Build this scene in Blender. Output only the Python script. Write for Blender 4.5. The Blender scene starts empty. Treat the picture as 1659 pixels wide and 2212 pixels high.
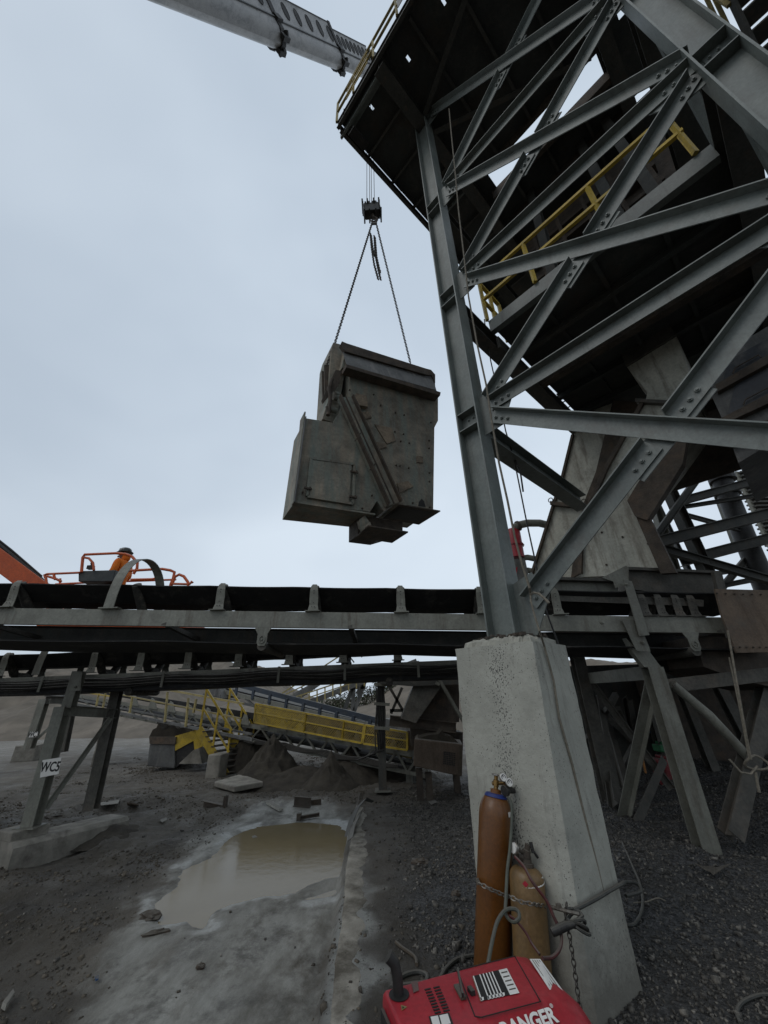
import bpy, math, random
import numpy as np
from mathutils import Vector, Matrix
random.seed(7); rng = np.random.default_rng(11)
sc = bpy.context.scene
col = sc.collection
# ------------------------------------------------------------------ camera
PW, PH, FP = 1659.0, 2212.0, 806.6
pit, rol, azi, EYE = math.radians(26.39), math.radians(1.646), math.radians(47.23), 1.7
cF = Vector((0, math.cos(pit), math.sin(pit)))
d0 = Vector((0, math.sin(pit), -math.cos(pit))); x0 = Vector((1, 0, 0))
cX = math.cos(rol) * x0 + math.sin(rol) * d0
cD = -math.sin(rol) * x0 + math.cos(rol) * d0
CAM = Vector((0, 0, EYE))
cam = bpy.data.cameras.new('camera'); camo = bpy.data.objects.new('camera', cam); col.objects.link(camo)
m = Matrix.Identity(4)
for i in range(3):
    m[i][0] = cX[i]; m[i][1] = -cD[i]; m[i][2] = -cF[i]; m[i][3] = CAM[i]
camo.matrix_world = m
cam.sensor_fit = 'VERTICAL'; cam.sensor_height = 24.0; cam.lens = FP / PH * 24.0
cam.clip_start = 0.05; cam.clip_end = 3000
sc.camera = camo
# ------------------------------------------------------------------ world, sun, exposure
SUN_EL, SUN_AZ = math.radians(48), math.radians(-125)
w = bpy.data.worlds.new('World'); sc.world = w; w.use_nodes = True
nt = w.node_tree; nt.nodes.clear()
def N(nt, t, **k):
    n = nt.nodes.new(t)
    for a, b in k.items():
        if a in ('inp',):
            for q, v in b.items(): n.inputs[q].default_value = v
        else: setattr(n, a, b)
    return n
out = N(nt, 'ShaderNodeOutputWorld'); bg = N(nt, 'ShaderNodeBackground'); nt.links.new(bg.outputs[0], out.inputs[0])
sky = N(nt, 'ShaderNodeTexSky', sky_type='NISHITA', sun_disc=False, sun_elevation=SUN_EL, sun_rotation=SUN_AZ, air_density=1.0, dust_density=3.0)
geo = N(nt, 'ShaderNodeTexCoord')
mp = N(nt, 'ShaderNodeMapping'); mp.inputs['Scale'].default_value = (1.0, 1.0, 1.7)
nt.links.new(geo.outputs['Generated'], mp.inputs['Vector'])
nz = N(nt, 'ShaderNodeTexNoise', inp={'Scale': 1.0, 'Detail': 4.0, 'Roughness': 0.48, 'Distortion': 0.2})
nt.links.new(mp.outputs[0], nz.inputs['Vector'])
rp = N(nt, 'ShaderNodeValToRGB')
rp.color_ramp.elements[0].position = 0.33; rp.color_ramp.elements[0].color = (5.1, 5.95, 6.95, 1)
rp.color_ramp.elements[1].position = 0.66; rp.color_ramp.elements[1].color = (6.9, 7.8, 8.75, 1)
nt.links.new(nz.outputs['Fac'], rp.inputs['Fac'])
# the cloud cover thins out to the front right and is greyer towards the horizon
dp = N(nt, 'ShaderNodeVectorMath', operation='DOT_PRODUCT'); nrm = N(nt, 'ShaderNodeVectorMath', operation='NORMALIZE')
nt.links.new(geo.outputs['Generated'], nrm.inputs[0]); nt.links.new(nrm.outputs[0], dp.inputs[0])
dp.inputs[1].default_value = (0.25, 0.72, 0.65)
mr = N(nt, 'ShaderNodeMapRange', inp={'From Min': 0.0, 'From Max': 1.0, 'To Min': 0.80, 'To Max': 1.10}); nt.links.new(dp.outputs['Value'], mr.inputs['Value'])
mul = N(nt, 'ShaderNodeVectorMath', operation='SCALE'); nt.links.new(rp.outputs[0], mul.inputs[0]); nt.links.new(mr.outputs[0], mul.inputs['Scale'])
mix = N(nt, 'ShaderNodeMix', data_type='RGBA'); mix.inputs['Factor'].default_value = 0.94
nt.links.new(sky.outputs[0], mix.inputs['A']); nt.links.new(mul.outputs[0], mix.inputs['B'])
nt.links.new(mix.outputs['Result'], bg.inputs['Color']); bg.inputs['Strength'].default_value = 0.1
sl = bpy.data.lights.new('sun', 'SUN'); sl.energy = 0.55; sl.angle = math.radians(35); sl.color = (1.0, 0.98, 0.95)
so = bpy.data.objects.new('sun', sl); col.objects.link(so)
so.rotation_euler = (math.pi / 2 - SUN_EL, 0, math.pi - SUN_AZ)
sc.view_settings.view_transform = 'Standard'; sc.view_settings.look = 'None'; sc.view_settings.exposure = 0.0; sc.view_settings.gamma = 1.0
sc.cycles.max_bounces = 5; sc.cycles.diffuse_bounces = 3; sc.cycles.glossy_bounces = 3

# ------------------------------------------------------------------ helpers
X_, Y_, Z_ = Vector((1, 0, 0)), Vector((0, 1, 0)), Vector((0, 0, 1))
U = Vector((math.cos(azi), -math.sin(azi), 0)); V = Vector((math.sin(azi), math.cos(azi), 0))
O = Vector((1.15, 3.75, 0))
def W(a, b, z): return O + U * a + V * b + Z_ * z
def ray(px, py): return cX * ((px - 829.5) / FP) + cD * ((py - 1106) / FP) + cF
def P(px, py, x=None, y=None, z=None, n=None, o=None, v=None, u=None):
    d = ray(px, py)
    if z is not None: t = (z - EYE) / d.z
    elif y is not None: t = y / d.y
    elif x is not None: t = x / d.x
    elif v is not None: t = (W(0, v, 0) - CAM).dot(V) / d.dot(V)
    elif u is not None: t = (W(u, 0, 0) - CAM).dot(U) / d.dot(U)
    else: t = (Vector(o) - CAM).dot(n) / d.dot(n)
    return CAM + d * t
def PX(q):
    q = Vector(q) - CAM; w_ = q.dot(cF)
    return (829.5 + FP * q.dot(cX) / w_, 1106 + FP * q.dot(cD) / w_)

ROOT = {}
def thing(name, label, cat, loc=(0, 0, 0), group=None):
    o = bpy.data.objects.new(name, None); col.objects.link(o); o.location = loc; o.empty_display_size = 0.1
    o['label'] = label; o['category'] = cat
    if group: o['group'] = group
    ROOT[o] = Vector(loc); return o
def tag(o, label=None, cat=None, group=None, kind=None):
    for k, v in (('label', label), ('category', cat), ('group', group), ('kind', kind)):
        if v: o[k] = v
    return o
def copy_tree(o, parent=None):
    c = o.copy(); col.objects.link(c)
    if parent: c.parent = parent
    ROOT[c] = ROOT.get(o, Vector())
    for ch in o.children: copy_tree(ch, c)
    return c

class MB:
    def __init__(s): s.v = []; s.f = []
    def add(s, vs, fs):
        b = len(s.v); s.v.extend([tuple(q) for q in vs]); s.f.extend([tuple(b + i for i in f) for f in fs]); return s
    def hexa(s, c):  # 8 corners: bottom 4 then top 4
        return s.add(c, [(3, 2, 1, 0), (4, 5, 6, 7), (0, 1, 5, 4), (1, 2, 6, 5), (2, 3, 7, 6), (3, 0, 4, 7)])
    def obox(s, c, ax, ay, az_):  # centre, half axis vectors
        c = Vector(c); r = []
        for dz in (-1, 1):
            for dx, dy in ((-1, -1), (1, -1), (1, 1), (-1, 1)): r.append(c + ax * dx + ay * dy + az_ * dz)
        return s.hexa(r)
    def box(s, x0, x1, y0, y1, z0, z1):
        return s.hexa([(x0, y0, z0), (x1, y0, z0), (x1, y1, z0), (x0, y1, z0), (x0, y0, z1), (x1, y0, z1), (x1, y1, z1), (x0, y1, z1)])
    def wbox(s, a0, a1, b0, b1, z0, z1):
        return s.hexa([W(a0, b0, z0), W(a1, b0, z0), W(a1, b1, z0), W(a0, b1, z0), W(a0, b0, z1), W(a1, b0, z1), W(a1, b1, z1), W(a0, b1, z1)])
    def beam(s, A, B, rects, up=Z_):
        A, B = Vector(A), Vector(B); d = (B - A).normalized(); up = Vector(up)
        sv = d.cross(up)
        if sv.length < 1e-4: sv = d.cross(X_)
        sv.normalize(); t = sv.cross(d).normalized()
        for (s0, s1, t0, t1) in rects:
            s.hexa([A + sv * s0 + t * t0, A + sv * s1 + t * t0, A + sv * s1 + t * t1, A + sv * s0 + t * t1,
                    B + sv * s0 + t * t0, B + sv * s1 + t * t0, B + sv * s1 + t * t1, B + sv * s0 + t * t1])
        return s
    def prism(s, pts, vec):
        n = len(pts); vec = Vector(vec); p2 = [Vector(p) + vec for p in pts]
        fs = [tuple(range(n)), tuple(range(2 * n - 1, n - 1, -1))]
        for i in range(n): fs.append((i, (i + 1) % n, n + (i + 1) % n, n + i)) if False else fs.append((i, n + i, n + (i + 1) % n, (i + 1) % n))
        return s.add(list(pts) + p2, fs)
    def tube(s, pts, r, n=8, cap=True, closed=False):
        pts = [Vector(p) for p in pts]; m_ = len(pts); b = len(s.v)
        rr = r if isinstance(r, (list, tuple)) else [r] * m_
        prev = None
        for i, p in enumerate(pts):
            if closed: d = pts[(i + 1) % m_] - pts[i - 1]
            else: d = pts[min(i + 1, m_ - 1)] - pts[max(i - 1, 0)]
            if d.length < 1e-9: d = Z_.copy()
            d.normalize()
            if prev is None:
                a = d.cross(Z_ if abs(d.z) < .9 else X_).normalized()
            else:
                a = (prev - d * prev.dot(d))
                a = a.normalized() if a.length > 1e-6 else d.cross(X_).normalized()
            prev = a; c = d.cross(a)
            for k in range(n):
                t = 2 * math.pi * k / n
                s.v.append(tuple(p + (a * math.cos(t) + c * math.sin(t)) * rr[i]))
        rings = m_ if closed else m_ - 1
        for i in range(rings):
            i2 = (i + 1) % m_
            for k in range(n):
                k2 = (k + 1) % n
                s.f.append((b + i * n + k, b + i * n + k2, b + i2 * n + k2, b + i2 * n + k))
        if cap and not closed:
            s.f.append(tuple(b + k for k in reversed(range(n)))); s.f.append(tuple(b + (m_ - 1) * n + k for k in range(n)))
        return s
    def cyl(s, A, B, r, n=12): return s.tube([A, B], r, n)
    def lathe(s, prof, A, d, n=24):  # prof: (radius, height) along d from A
        A, d = Vector(A), Vector(d).normalized()
        return s.tube([A + d * h for r, h in prof], [max(r, 1e-4) for r, h in prof], n) if False else s._lathe(prof, A, d, n)
    def _lathe(s, prof, A, d, n):
        a = d.cross(Z_ if abs(d.z) < .9 else X_).normalized(); c = d.cross(a); b = len(s.v)
        for r, h in prof:
            for k in range(n):
                t = 2 * math.pi * k / n; s.v.append(tuple(A + d * h + (a * math.cos(t) + c * math.sin(t)) * max(r, 1e-4)))
        for i in range(len(prof) - 1):
            for k in range(n):
                k2 = (k + 1) % n; s.f.append((b + i * n + k, b + i * n + k2, b + (i + 1) * n + k2, b + (i + 1) * n + k))
        s.f.append(tuple(b + k for k in reversed(range(n)))); s.f.append(tuple(b + (len(prof) - 1) * n + k for k in range(n)))
        return s
    def bolt(s, c, nrm_, r=.02, h=.018):
        nrm_ = Vector(nrm_).normalized(); c = Vector(c); s.cyl(c - nrm_ * .004, c + nrm_ * h, r, 6); return s.cyl(c + nrm_ * h * .9, c + nrm_ * (h * 1.8), r * .55, 6)
    def build(s, name, mat, parent=None, smooth=False, bevel=0.0):
        me = bpy.data.meshes.new(name)
        o0 = Vector((0, 0, 0)); q = parent
        while q is not None:
            if q.parent is None: o0 = ROOT.get(q, Vector()); break
            q = q.parent
        me.from_pydata([(a - o0.x, b - o0.y, c - o0.z) for a, b, c in s.v], [], s.f); me.update()
        import bmesh as _b
        bm = _b.new(); bm.from_mesh(me); _b.ops.recalc_face_normals(bm, faces=bm.faces); bm.to_mesh(me); bm.free()
        o = bpy.data.objects.new(name, me); col.objects.link(o)
        if parent: o.parent = parent
        me.materials.append(mat)
        if smooth:
            for p in me.polygons: p.use_smooth = True
            try: me.set_sharp_from_angle(angle=math.radians(40))
            except Exception: pass
        if bevel:
            b_ = o.modifiers.new('bevel', 'BEVEL'); b_.width = bevel; b_.segments = 2; b_.limit_method = 'ANGLE'; b_.angle_limit = math.radians(35)
        return o
def Irect(w_, h_, tf=.014, tw=.009): return [(-w_/2, w_/2, h_/2 - tf, h_/2), (-w_/2, w_/2, -h_/2, -h_/2 + tf), (-tw/2, tw/2, -h_/2 + tf, h_/2 - tf)]
def Crect(w_, h_, t=.01, sgn=1):
    a, b = (0, w_) if sgn > 0 else (-w_, 0); wa, wb = (0, t) if sgn > 0 else (-t, 0)
    return [(wa, wb, -h_/2, h_/2), (t if sgn > 0 else a, b if sgn > 0 else -t, h_/2 - t, h_/2), (t if sgn > 0 else a, b if sgn > 0 else -t, -h_/2, -h_/2 + t)]
def Rrect(w_, h_): return [(-w_/2, w_/2, -h_/2, h_/2)]
def text_obj(txt, size, origin, ex, ey, mat, parent, name='lettering', offset=0.0, extrude=.001, shear=0.0, sx=1.0):
    cu = bpy.data.curves.new(name, 'FONT'); cu.body = txt; cu.size = size; cu.extrude = extrude; cu.offset = offset; cu.shear = shear
    cu.align_x = 'CENTER'; cu.align_y = 'CENTER'; cu.resolution_u = 3
    to = bpy.data.objects.new('tmp', cu); col.objects.link(to)
    dg = bpy.context.evaluated_depsgraph_get(); me = bpy.data.meshes.new_from_object(to.evaluated_get(dg)); bpy.data.objects.remove(to)
    ex, ey = Vector(ex).normalized(), Vector(ey).normalized(); ez = ex.cross(ey)
    mb = MB(); origin = Vector(origin)
    mb.add([origin + ex * v.co.x * sx + ey * v.co.y + ez * v.co.z for v in me.vertices], [tuple(p.vertices) for p in me.polygons])
    return mb.build(name, mat, parent)

# ------------------------------------------------------------------ materials
def mat(name, c1, c2=None, rough=.6, metal=0.0, scale=6.0, bump=.15, c3=None, streak=0.0, spec=.4, fine=40.0, coat=0.0, c3pos=.62):
    wm = (.77, .72, .655); c2 = c2 or tuple(x * .75 for x in c1); c1, c2 = [tuple(a * b for a, b in zip(c, wm)) for c in (c1, c2)]; c3 = tuple(a * b for a, b in zip(c3, wm)) if c3 else None
    M = bpy.data.materials.new(name); M.use_nodes = True; t = M.node_tree; t.nodes.clear()
    o = N(t, 'ShaderNodeOutputMaterial'); b = N(t, 'ShaderNodeBsdfPrincipled'); t.links.new(b.outputs[0], o.inputs[0])
    tc = N(t, 'ShaderNodeTexCoord')
    n1 = N(t, 'ShaderNodeTexNoise', inp={'Scale': scale, 'Detail': 8.0, 'Roughness': .62}); t.links.new(tc.outputs['Object'], n1.inputs['Vector'])
    r1 = N(t, 'ShaderNodeValToRGB'); r1.color_ramp.elements[0].position = .36; r1.color_ramp.elements[1].position = .64
    r1.color_ramp.elements[0].color = (*c2, 1); r1.color_ramp.elements[1].color = (*c1, 1)
    t.links.new(n1.outputs['Fac'], r1.inputs[0]); cur = r1.outputs[0]
    if c3:
        mpn = N(t, 'ShaderNodeMapping'); t.links.new(tc.outputs['Object'], mpn.inputs[0])
        mpn.inputs['Scale'].default_value = (1, 1, .12 if streak else 1); mpn.inputs['Location'].default_value = (3.1, 1.7, 5.2)
        n2 = N(t, 'ShaderNodeTexNoise', inp={'Scale': scale * (2.4 if streak else .7), 'Detail': 9.0, 'Roughness': .7}); t.links.new(mpn.outputs[0], n2.inputs['Vector'])
        r2 = N(t, 'ShaderNodeValToRGB'); r2.color_ramp.elements[0].position = c3pos - .10; r2.color_ramp.elements[1].position = c3pos + .08
        r2.color_ramp.elements[0].color = (0, 0, 0, 1); r2.color_ramp.elements[1].color = (1, 1, 1, 1)
        t.links.new(n2.outputs['Fac'], r2.inputs[0])
        mx = N(t, 'ShaderNodeMix', data_type='RGBA'); t.links.new(r2.outputs[0], mx.inputs['Factor']); t.links.new(cur, mx.inputs['A']); mx.inputs['B'].default_value = (*c3, 1)
        cur = mx.outputs['Result']
    if name not in CLEAN:
        # grime: fine mottling, blotches of dried dust, and dust lying on everything that faces up
        g1 = N(t, 'ShaderNodeTexNoise', inp={'Scale': fine * .8, 'Detail': 7.0, 'Roughness': .7}); t.links.new(tc.outputs['Object'], g1.inputs['Vector'])
        gm = N(t, 'ShaderNodeMapRange', inp={'From Min': .3, 'From Max': .7, 'To Min': .80, 'To Max': 1.18}); t.links.new(g1.outputs['Fac'], gm.inputs['Value'])
        oi = N(t, 'ShaderNodeObjectInfo'); om = N(t, 'ShaderNodeMapRange', inp={'To Min': .84, 'To Max': 1.12}); t.links.new(oi.outputs['Random'], om.inputs['Value']); gx_ = N(t, 'ShaderNodeMath', operation='MULTIPLY'); t.links.new(gm.outputs[0], gx_.inputs[0]); t.links.new(om.outputs[0], gx_.inputs[1])
        vs = N(t, 'ShaderNodeVectorMath', operation='SCALE'); t.links.new(cur, vs.inputs[0]); t.links.new(gx_.outputs[0], vs.inputs['Scale'])
        g2 = N(t, 'ShaderNodeTexNoise', inp={'Scale': 2.7, 'Detail': 10.0, 'Roughness': .78}); t.links.new(tc.outputs['Object'], g2.inputs['Vector'])
        gr2 = N(t, 'ShaderNodeMapRange', inp={'From Min': .52, 'From Max': .68, 'To Min': 0.0, 'To Max': .55}); t.links.new(g2.outputs['Fac'], gr2.inputs['Value'])
        ge = N(t, 'ShaderNodeNewGeometry'); sz = N(t, 'ShaderNodeSeparateXYZ'); t.links.new(ge.outputs['True Normal'], sz.inputs[0])
        gu = N(t, 'ShaderNodeMapRange', inp={'From Min': .5, 'From Max': .9, 'To Min': 0.0, 'To Max': .75 if name not in ('red_paint', 'orange_brown_enamel', 'tan_enamel', 'helmet_shell') else .10}); t.links.new(sz.outputs['Z'], gu.inputs['Value'])
        mx_ = N(t, 'ShaderNodeMath', operation='MAXIMUM'); t.links.new(gr2.outputs[0], mx_.inputs[0]); t.links.new(gu.outputs[0], mx_.inputs[1])
        if name in ('red_paint', 'orange_brown_enamel', 'tan_enamel', 'orange_paint'): gr2.inputs['To Max'].default_value = .12
        dm = N(t, 'ShaderNodeMix', data_type='RGBA'); t.links.new(mx_.outputs[0], dm.inputs['Factor']); t.links.new(vs.outputs[0], dm.inputs['A']); dm.inputs['B'].default_value = (.115, .105, .088, 1)
        cur = dm.outputs['Result']
    t.links.new(cur, b.inputs['Base Color'])
    b.inputs['Roughness'].default_value = rough; b.inputs['Metallic'].default_value = metal; b.inputs['Specular IOR Level'].default_value = spec
    if coat: b.inputs['Coat Weight'].default_value = coat; b.inputs['Coat Roughness'].default_value = .15
    nf = N(t, 'ShaderNodeTexNoise', inp={'Scale': fine, 'Detail': 6.0, 'Roughness': .65}); t.links.new(tc.outputs['Object'], nf.inputs['Vector'])
    rr = N(t, 'ShaderNodeMapRange', inp={'To Min': max(rough - .12, .03), 'To Max': min(rough + .14, 1)}); t.links.new(nf.outputs['Fac'], rr.inputs['Value']); t.links.new(rr.outputs[0], b.inputs['Roughness'])
    if bump:
        bp = N(t, 'ShaderNodeBump', inp={'Strength': bump, 'Distance': .02}); t.links.new(nf.outputs['Fac'], bp.inputs['Height']); t.links.new(bp.outputs[0], b.inputs['Normal'])
    return M
M = {}
CLEAN = {'apron_edge_concrete', 'block_concrete', 'pitted_concrete', 'concrete', 'white_label', 'black_ink', 'blue_ring', 'red_label', 'skin', 'scrub_leaf', 'gravel_stone', 'earth_clod', 'quarry_slope_soil', 'crushed_sand', 'orange_fabric', 'chrome', 'bright_metal'}
M['steel'] = mat('painted_steel', (.215, .252, .25), (.155, .188, .19), .45, .0, 3.0, .06, (.12, .135, .13), 1, .5)
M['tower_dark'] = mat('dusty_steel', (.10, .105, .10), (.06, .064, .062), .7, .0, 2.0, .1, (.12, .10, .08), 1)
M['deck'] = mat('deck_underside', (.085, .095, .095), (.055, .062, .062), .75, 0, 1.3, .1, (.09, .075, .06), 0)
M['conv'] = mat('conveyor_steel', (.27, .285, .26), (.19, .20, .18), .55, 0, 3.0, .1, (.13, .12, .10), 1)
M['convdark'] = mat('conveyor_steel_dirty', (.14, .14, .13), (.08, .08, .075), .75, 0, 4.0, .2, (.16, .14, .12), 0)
M['belt'] = mat('belt_rubber', (.012, .012, .013), (.02, .02, .02), .7, 0, 5.0, .1)
M['roller'] = mat('roller_rubber', (.085, .082, .075), (.04, .04, .038), .85, 0, 14, .8, (.20, .185, .16), 0)
M['rusty'] = mat('dirty_chute_steel', (.42, .38, .315), (.19, .174, .15), .72, 0, 1.7, .8, (.24, .285, .265), 1, .35, 16, 0, .54)
M['patch'] = mat('patched_plate', (.40, .33, .25), (.24, .20, .155), .7, 0, 4.0, .8, (.13, .11, .09), 0, .35, 18, 0, .56)
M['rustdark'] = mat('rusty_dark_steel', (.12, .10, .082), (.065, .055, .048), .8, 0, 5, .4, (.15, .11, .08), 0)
M['chute'] = mat('chute_plate', (.62, .64, .59), (.46, .48, .44), .6, 0, 2.0, .1, (.19, .17, .14), 1, .4, 30, 0, .60)
M['concrete'] = mat('concrete', (.52, .54, .50), (.42, .43, .405), .85, 0, 4.5, .3, (.26, .265, .25), 1, .3, 30, 0, .66)
M['block'] = mat('block_concrete', (.36, .355, .33), (.20, .198, .18), .9, 0, 4, .5, (.14, .13, .12), 0)
M['yellow'] = mat('yellow_paint', (.68, .50, .05), (.5, .37, .05), .5, 0, 6, .1, (.17, .13, .06), 0, .4, 40, 0, .66)
M['oldyellow'] = mat('faded_yellow', (.50, .42, .16), (.36, .31, .15), .6, 0, 6, .1, (.2, .17, .1), 0)
M['orange'] = mat('orange_paint', (.80, .15, .035), (.66, .12, .03), .4, 0, 4, .03)
M['vest'] = mat('orange_fabric', (.98, .26, .02), (.85, .2, .02), .85, 0, 9, .3)
M['red'] = mat('red_paint', (.50, .022, .040), (.42, .016, .035), .38, 0, 5, .05, (.52, .10, .12), 0, .5, 60, 0, .70)
M['oldred'] = mat('dull_red_paint', (.30, .02, .03), (.2, .015, .02), .5, 0, 5, .1)
M['cyl1'] = mat('orange_brown_enamel', (.20, .078, .012), (.155, .058, .010), .33, 0, 6, .02, (.20, .10, .05), 0, .5, 60, 0, .70)
M['cyl2'] = mat('tan_enamel', (.31, .20, .085), (.24, .15, .065), .42, 0, 6, .05, (.45, .33, .22), 1, .5, 60, 0, .70)
M['brass'] = mat('brass', (.42, .27, .10), (.3, .19, .07), .35, .8, 9, .1)
M['chrome'] = mat('bright_metal', (.6, .6, .6), (.4, .4, .4), .3, .8, 9, .1)
M['blackiron'] = mat('black_iron', (.025, .025, .027), (.04, .04, .04), .55, .2, 10, .1)
M['chain'] = mat('chain_steel', (.06, .055, .055), (.1, .09, .08), .5, .5, 30, .1)
M['galchain'] = mat('galvanised_chain', (.30, .29, .27), (.16, .14, .12), .5, .5, 30, .1)
M['dustyellow'] = mat('dusty_yellow', (.50, .37, .08), (.30, .23, .08), .7, 0, 5, .1)
M['rubber'] = mat('hose_rubber', (.07, .075, .07), (.04, .042, .04), .6, 0, 12, .1)
M['redhose'] = mat('red_hose', (.16, .03, .03), (.09, .03, .03), .6, 0, 12, .1)
M['greenhose'] = mat('green_hose', (.12, .14, .115), (.08, .09, .08), .6, 0, 12, .1)
M['rope'] = mat('rope', (.30, .28, .24), (.2, .19, .16), .9, 0, 30, .3)
M['white'] = mat('white_label', (.95, .98, 1.0), (.85, .88, .9), .6, 0, 9, .02)
M['ink'] = mat('black_ink', (.02, .02, .02), (.03, .03, .03), .6, 0, 9, .0)
M['blue'] = mat('blue_ring', (.02, .05, .28), (.02, .04, .2), .5, 0, 9, .05)
M['redlabel'] = mat('red_label', (.5, .02, .05), (.4, .02, .04), .6, 0, 9, .0)
M['boom'] = mat('boom_paint', (.55, .57, .60), (.42, .44, .47), .4, 0, 1.2, .05, (.22, .24, .26), 1, .5, 40, 0, .60)
M['boomdark'] = mat('boom_underside', (.20, .22, .24), (.13, .14, .16), .45, 0, 1.5, .05)
M['sand'] = mat('crushed_sand', (.085, .078, .066), (.045, .041, .036), .95, 0, 3.5, 1.0, None, 0, .2, 30)
M['skin'] = mat('skin', (.22, .10, .065), (.19, .085, .055), .6, 0, 9, .05)
M['helmet'] = mat('helmet_shell', (.05, .058, .055), (.035, .04, .04), .3, 0, 9, .02)
M['paper'] = mat('pale_scrap', (.55, .56, .54), (.4, .41, .39), .8, 0, 20, .1)
M['wood'] = mat('weathered_wood', (.14, .115, .09), (.08, .065, .05), .9, 0, 12, .4)
M['tank'] = mat('worn_tank_plate', (.20, .215, .225), (.10, .105, .11), .6, 0, 1.6, .2, (.30, .30, .30), 1, .4, 30, 0, .62)
M['brownbox'] = mat('dusty_brown_box', (.20, .155, .12), (.14, .11, .088), .8, 0, 3, .2, (.11, .08, .06), 1)
M['bluesteel'] = mat('dark_blue_steel', (.06, .085, .13), (.04, .055, .08), .55, 0, 3, .1)
M['green'] = mat('green_plastic', (.03, .22, .09), (.02, .15, .06), .5, 0, 9, .1)
M['bluetarp'] = mat('blue_tarp', (.03, .10, .26), (.02, .07, .18), .6, 0, 9, .2)
M['leaf'] = mat('scrub_leaf', (.055, .07, .035), (.035, .045, .025), .8, 0, 2, 0)
M['bark'] = mat('scrub_bark', (.09, .075, .06), (.06, .05, .04), .9, 0, 8, .3)
M['darkpanel'] = mat('dark_inspection_panel', (.055, .065, .085), (.035, .04, .05), .5, 0, 1.5, .1, (.20, .20, .19), 0, .5, 30, 0, .60)

# ------------------------------------------------------------------ noise on arrays
def vnoise(x, y, seed=0):
    xi = np.floor(x).astype(np.int64); yi = np.floor(y).astype(np.int64); fx = x - xi; fy = y - yi
    fx = fx * fx * (3 - 2 * fx); fy = fy * fy * (3 - 2 * fy)
    def h(a, b):
        n = (a * 374761393 + b * 668265263 + seed * 1442695041) & 0xffffffff
        n = ((n ^ (n >> 13)) * 1274126177) & 0xffffffff
        return ((n ^ (n >> 16)) & 0xffff) / 65535.0
    return (h(xi, yi) * (1 - fx) + h(xi + 1, yi) * fx) * (1 - fy) + (h(xi, yi + 1) * (1 - fx) + h(xi + 1, yi + 1) * fx) * fy
def fbm(x, y, o=5, seed=0, g=.5):
    s = 0; a = 1; t = 0
    for i in range(o):
        s = s + a * vnoise(x * 2 ** i, y * 2 ** i, seed + i * 17); t += a; a *= g
    return s / t
def sstep(a, b, x): t = np.clip((x - a) / (b - a), 0, 1); return t * t * (3 - 2 * t)
def poly_sd(px, py, poly):  # signed distance, negative inside
    d = np.full(px.shape, 1e9); ins = np.zeros(px.shape, bool); n = len(poly)
    for i in range(n):
        x1, y1 = poly[i]; x2, y2 = poly[(i + 1) % n]; ex, ey = x2 - x1, y2 - y1
        t = np.clip(((px - x1) * ex + (py - y1) * ey) / (ex * ex + ey * ey + 1e-12), 0, 1)
        d = np.minimum(d, np.hypot(px - x1 - t * ex, py - y1 - t * ey))
        c = ((y1 > py) != (y2 > py)) & (px < (x2 - x1) * (py - y1) / (y2 - y1 + 1e-12) + x1); ins ^= c
    return np.where(ins, -d, d)
def gpoly(pts, z=-.05): return [(P(a, b, z=z).x, P(a, b, z=z).y) for a, b in pts]
PUD = gpoly([(555, 1778), (640, 1768), (735, 1772), (764, 1795), (764, 1880), (700, 1888), (640, 1918), (560, 1928), (500, 1945), (462, 1962), (438, 1992), (400, 1978), (345, 1985), (340, 1940), (372, 1900), (398, 1868), (440, 1848), (470, 1830), (505, 1795)])
PUD2 = gpoly([(640, 1930), (700, 1912), (752, 1894), (758, 1905), (720, 1925), (670, 1935)])
SILT = gpoly([(560, 1740), (700, 1735), (760, 1770), (764, 1920), (700, 1985), (655, 2090), (600, 2340), (255, 2340), (200, 2190), (270, 2060), (320, 1960), (360, 1890), (420, 1830), (490, 1785)])
_kp = [(P(a, b, z=0).y, P(a, b, z=0).x) for a, b in ((713, 2230), (726, 2080), (740, 1960), (750, 1880), (757, 1810), (768, 1745))]
KX = lambda y: np.interp(y, [k[0] for k in _kp], [k[1] for k in _kp]) + .010 * np.sin(y * 3.1)
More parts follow.
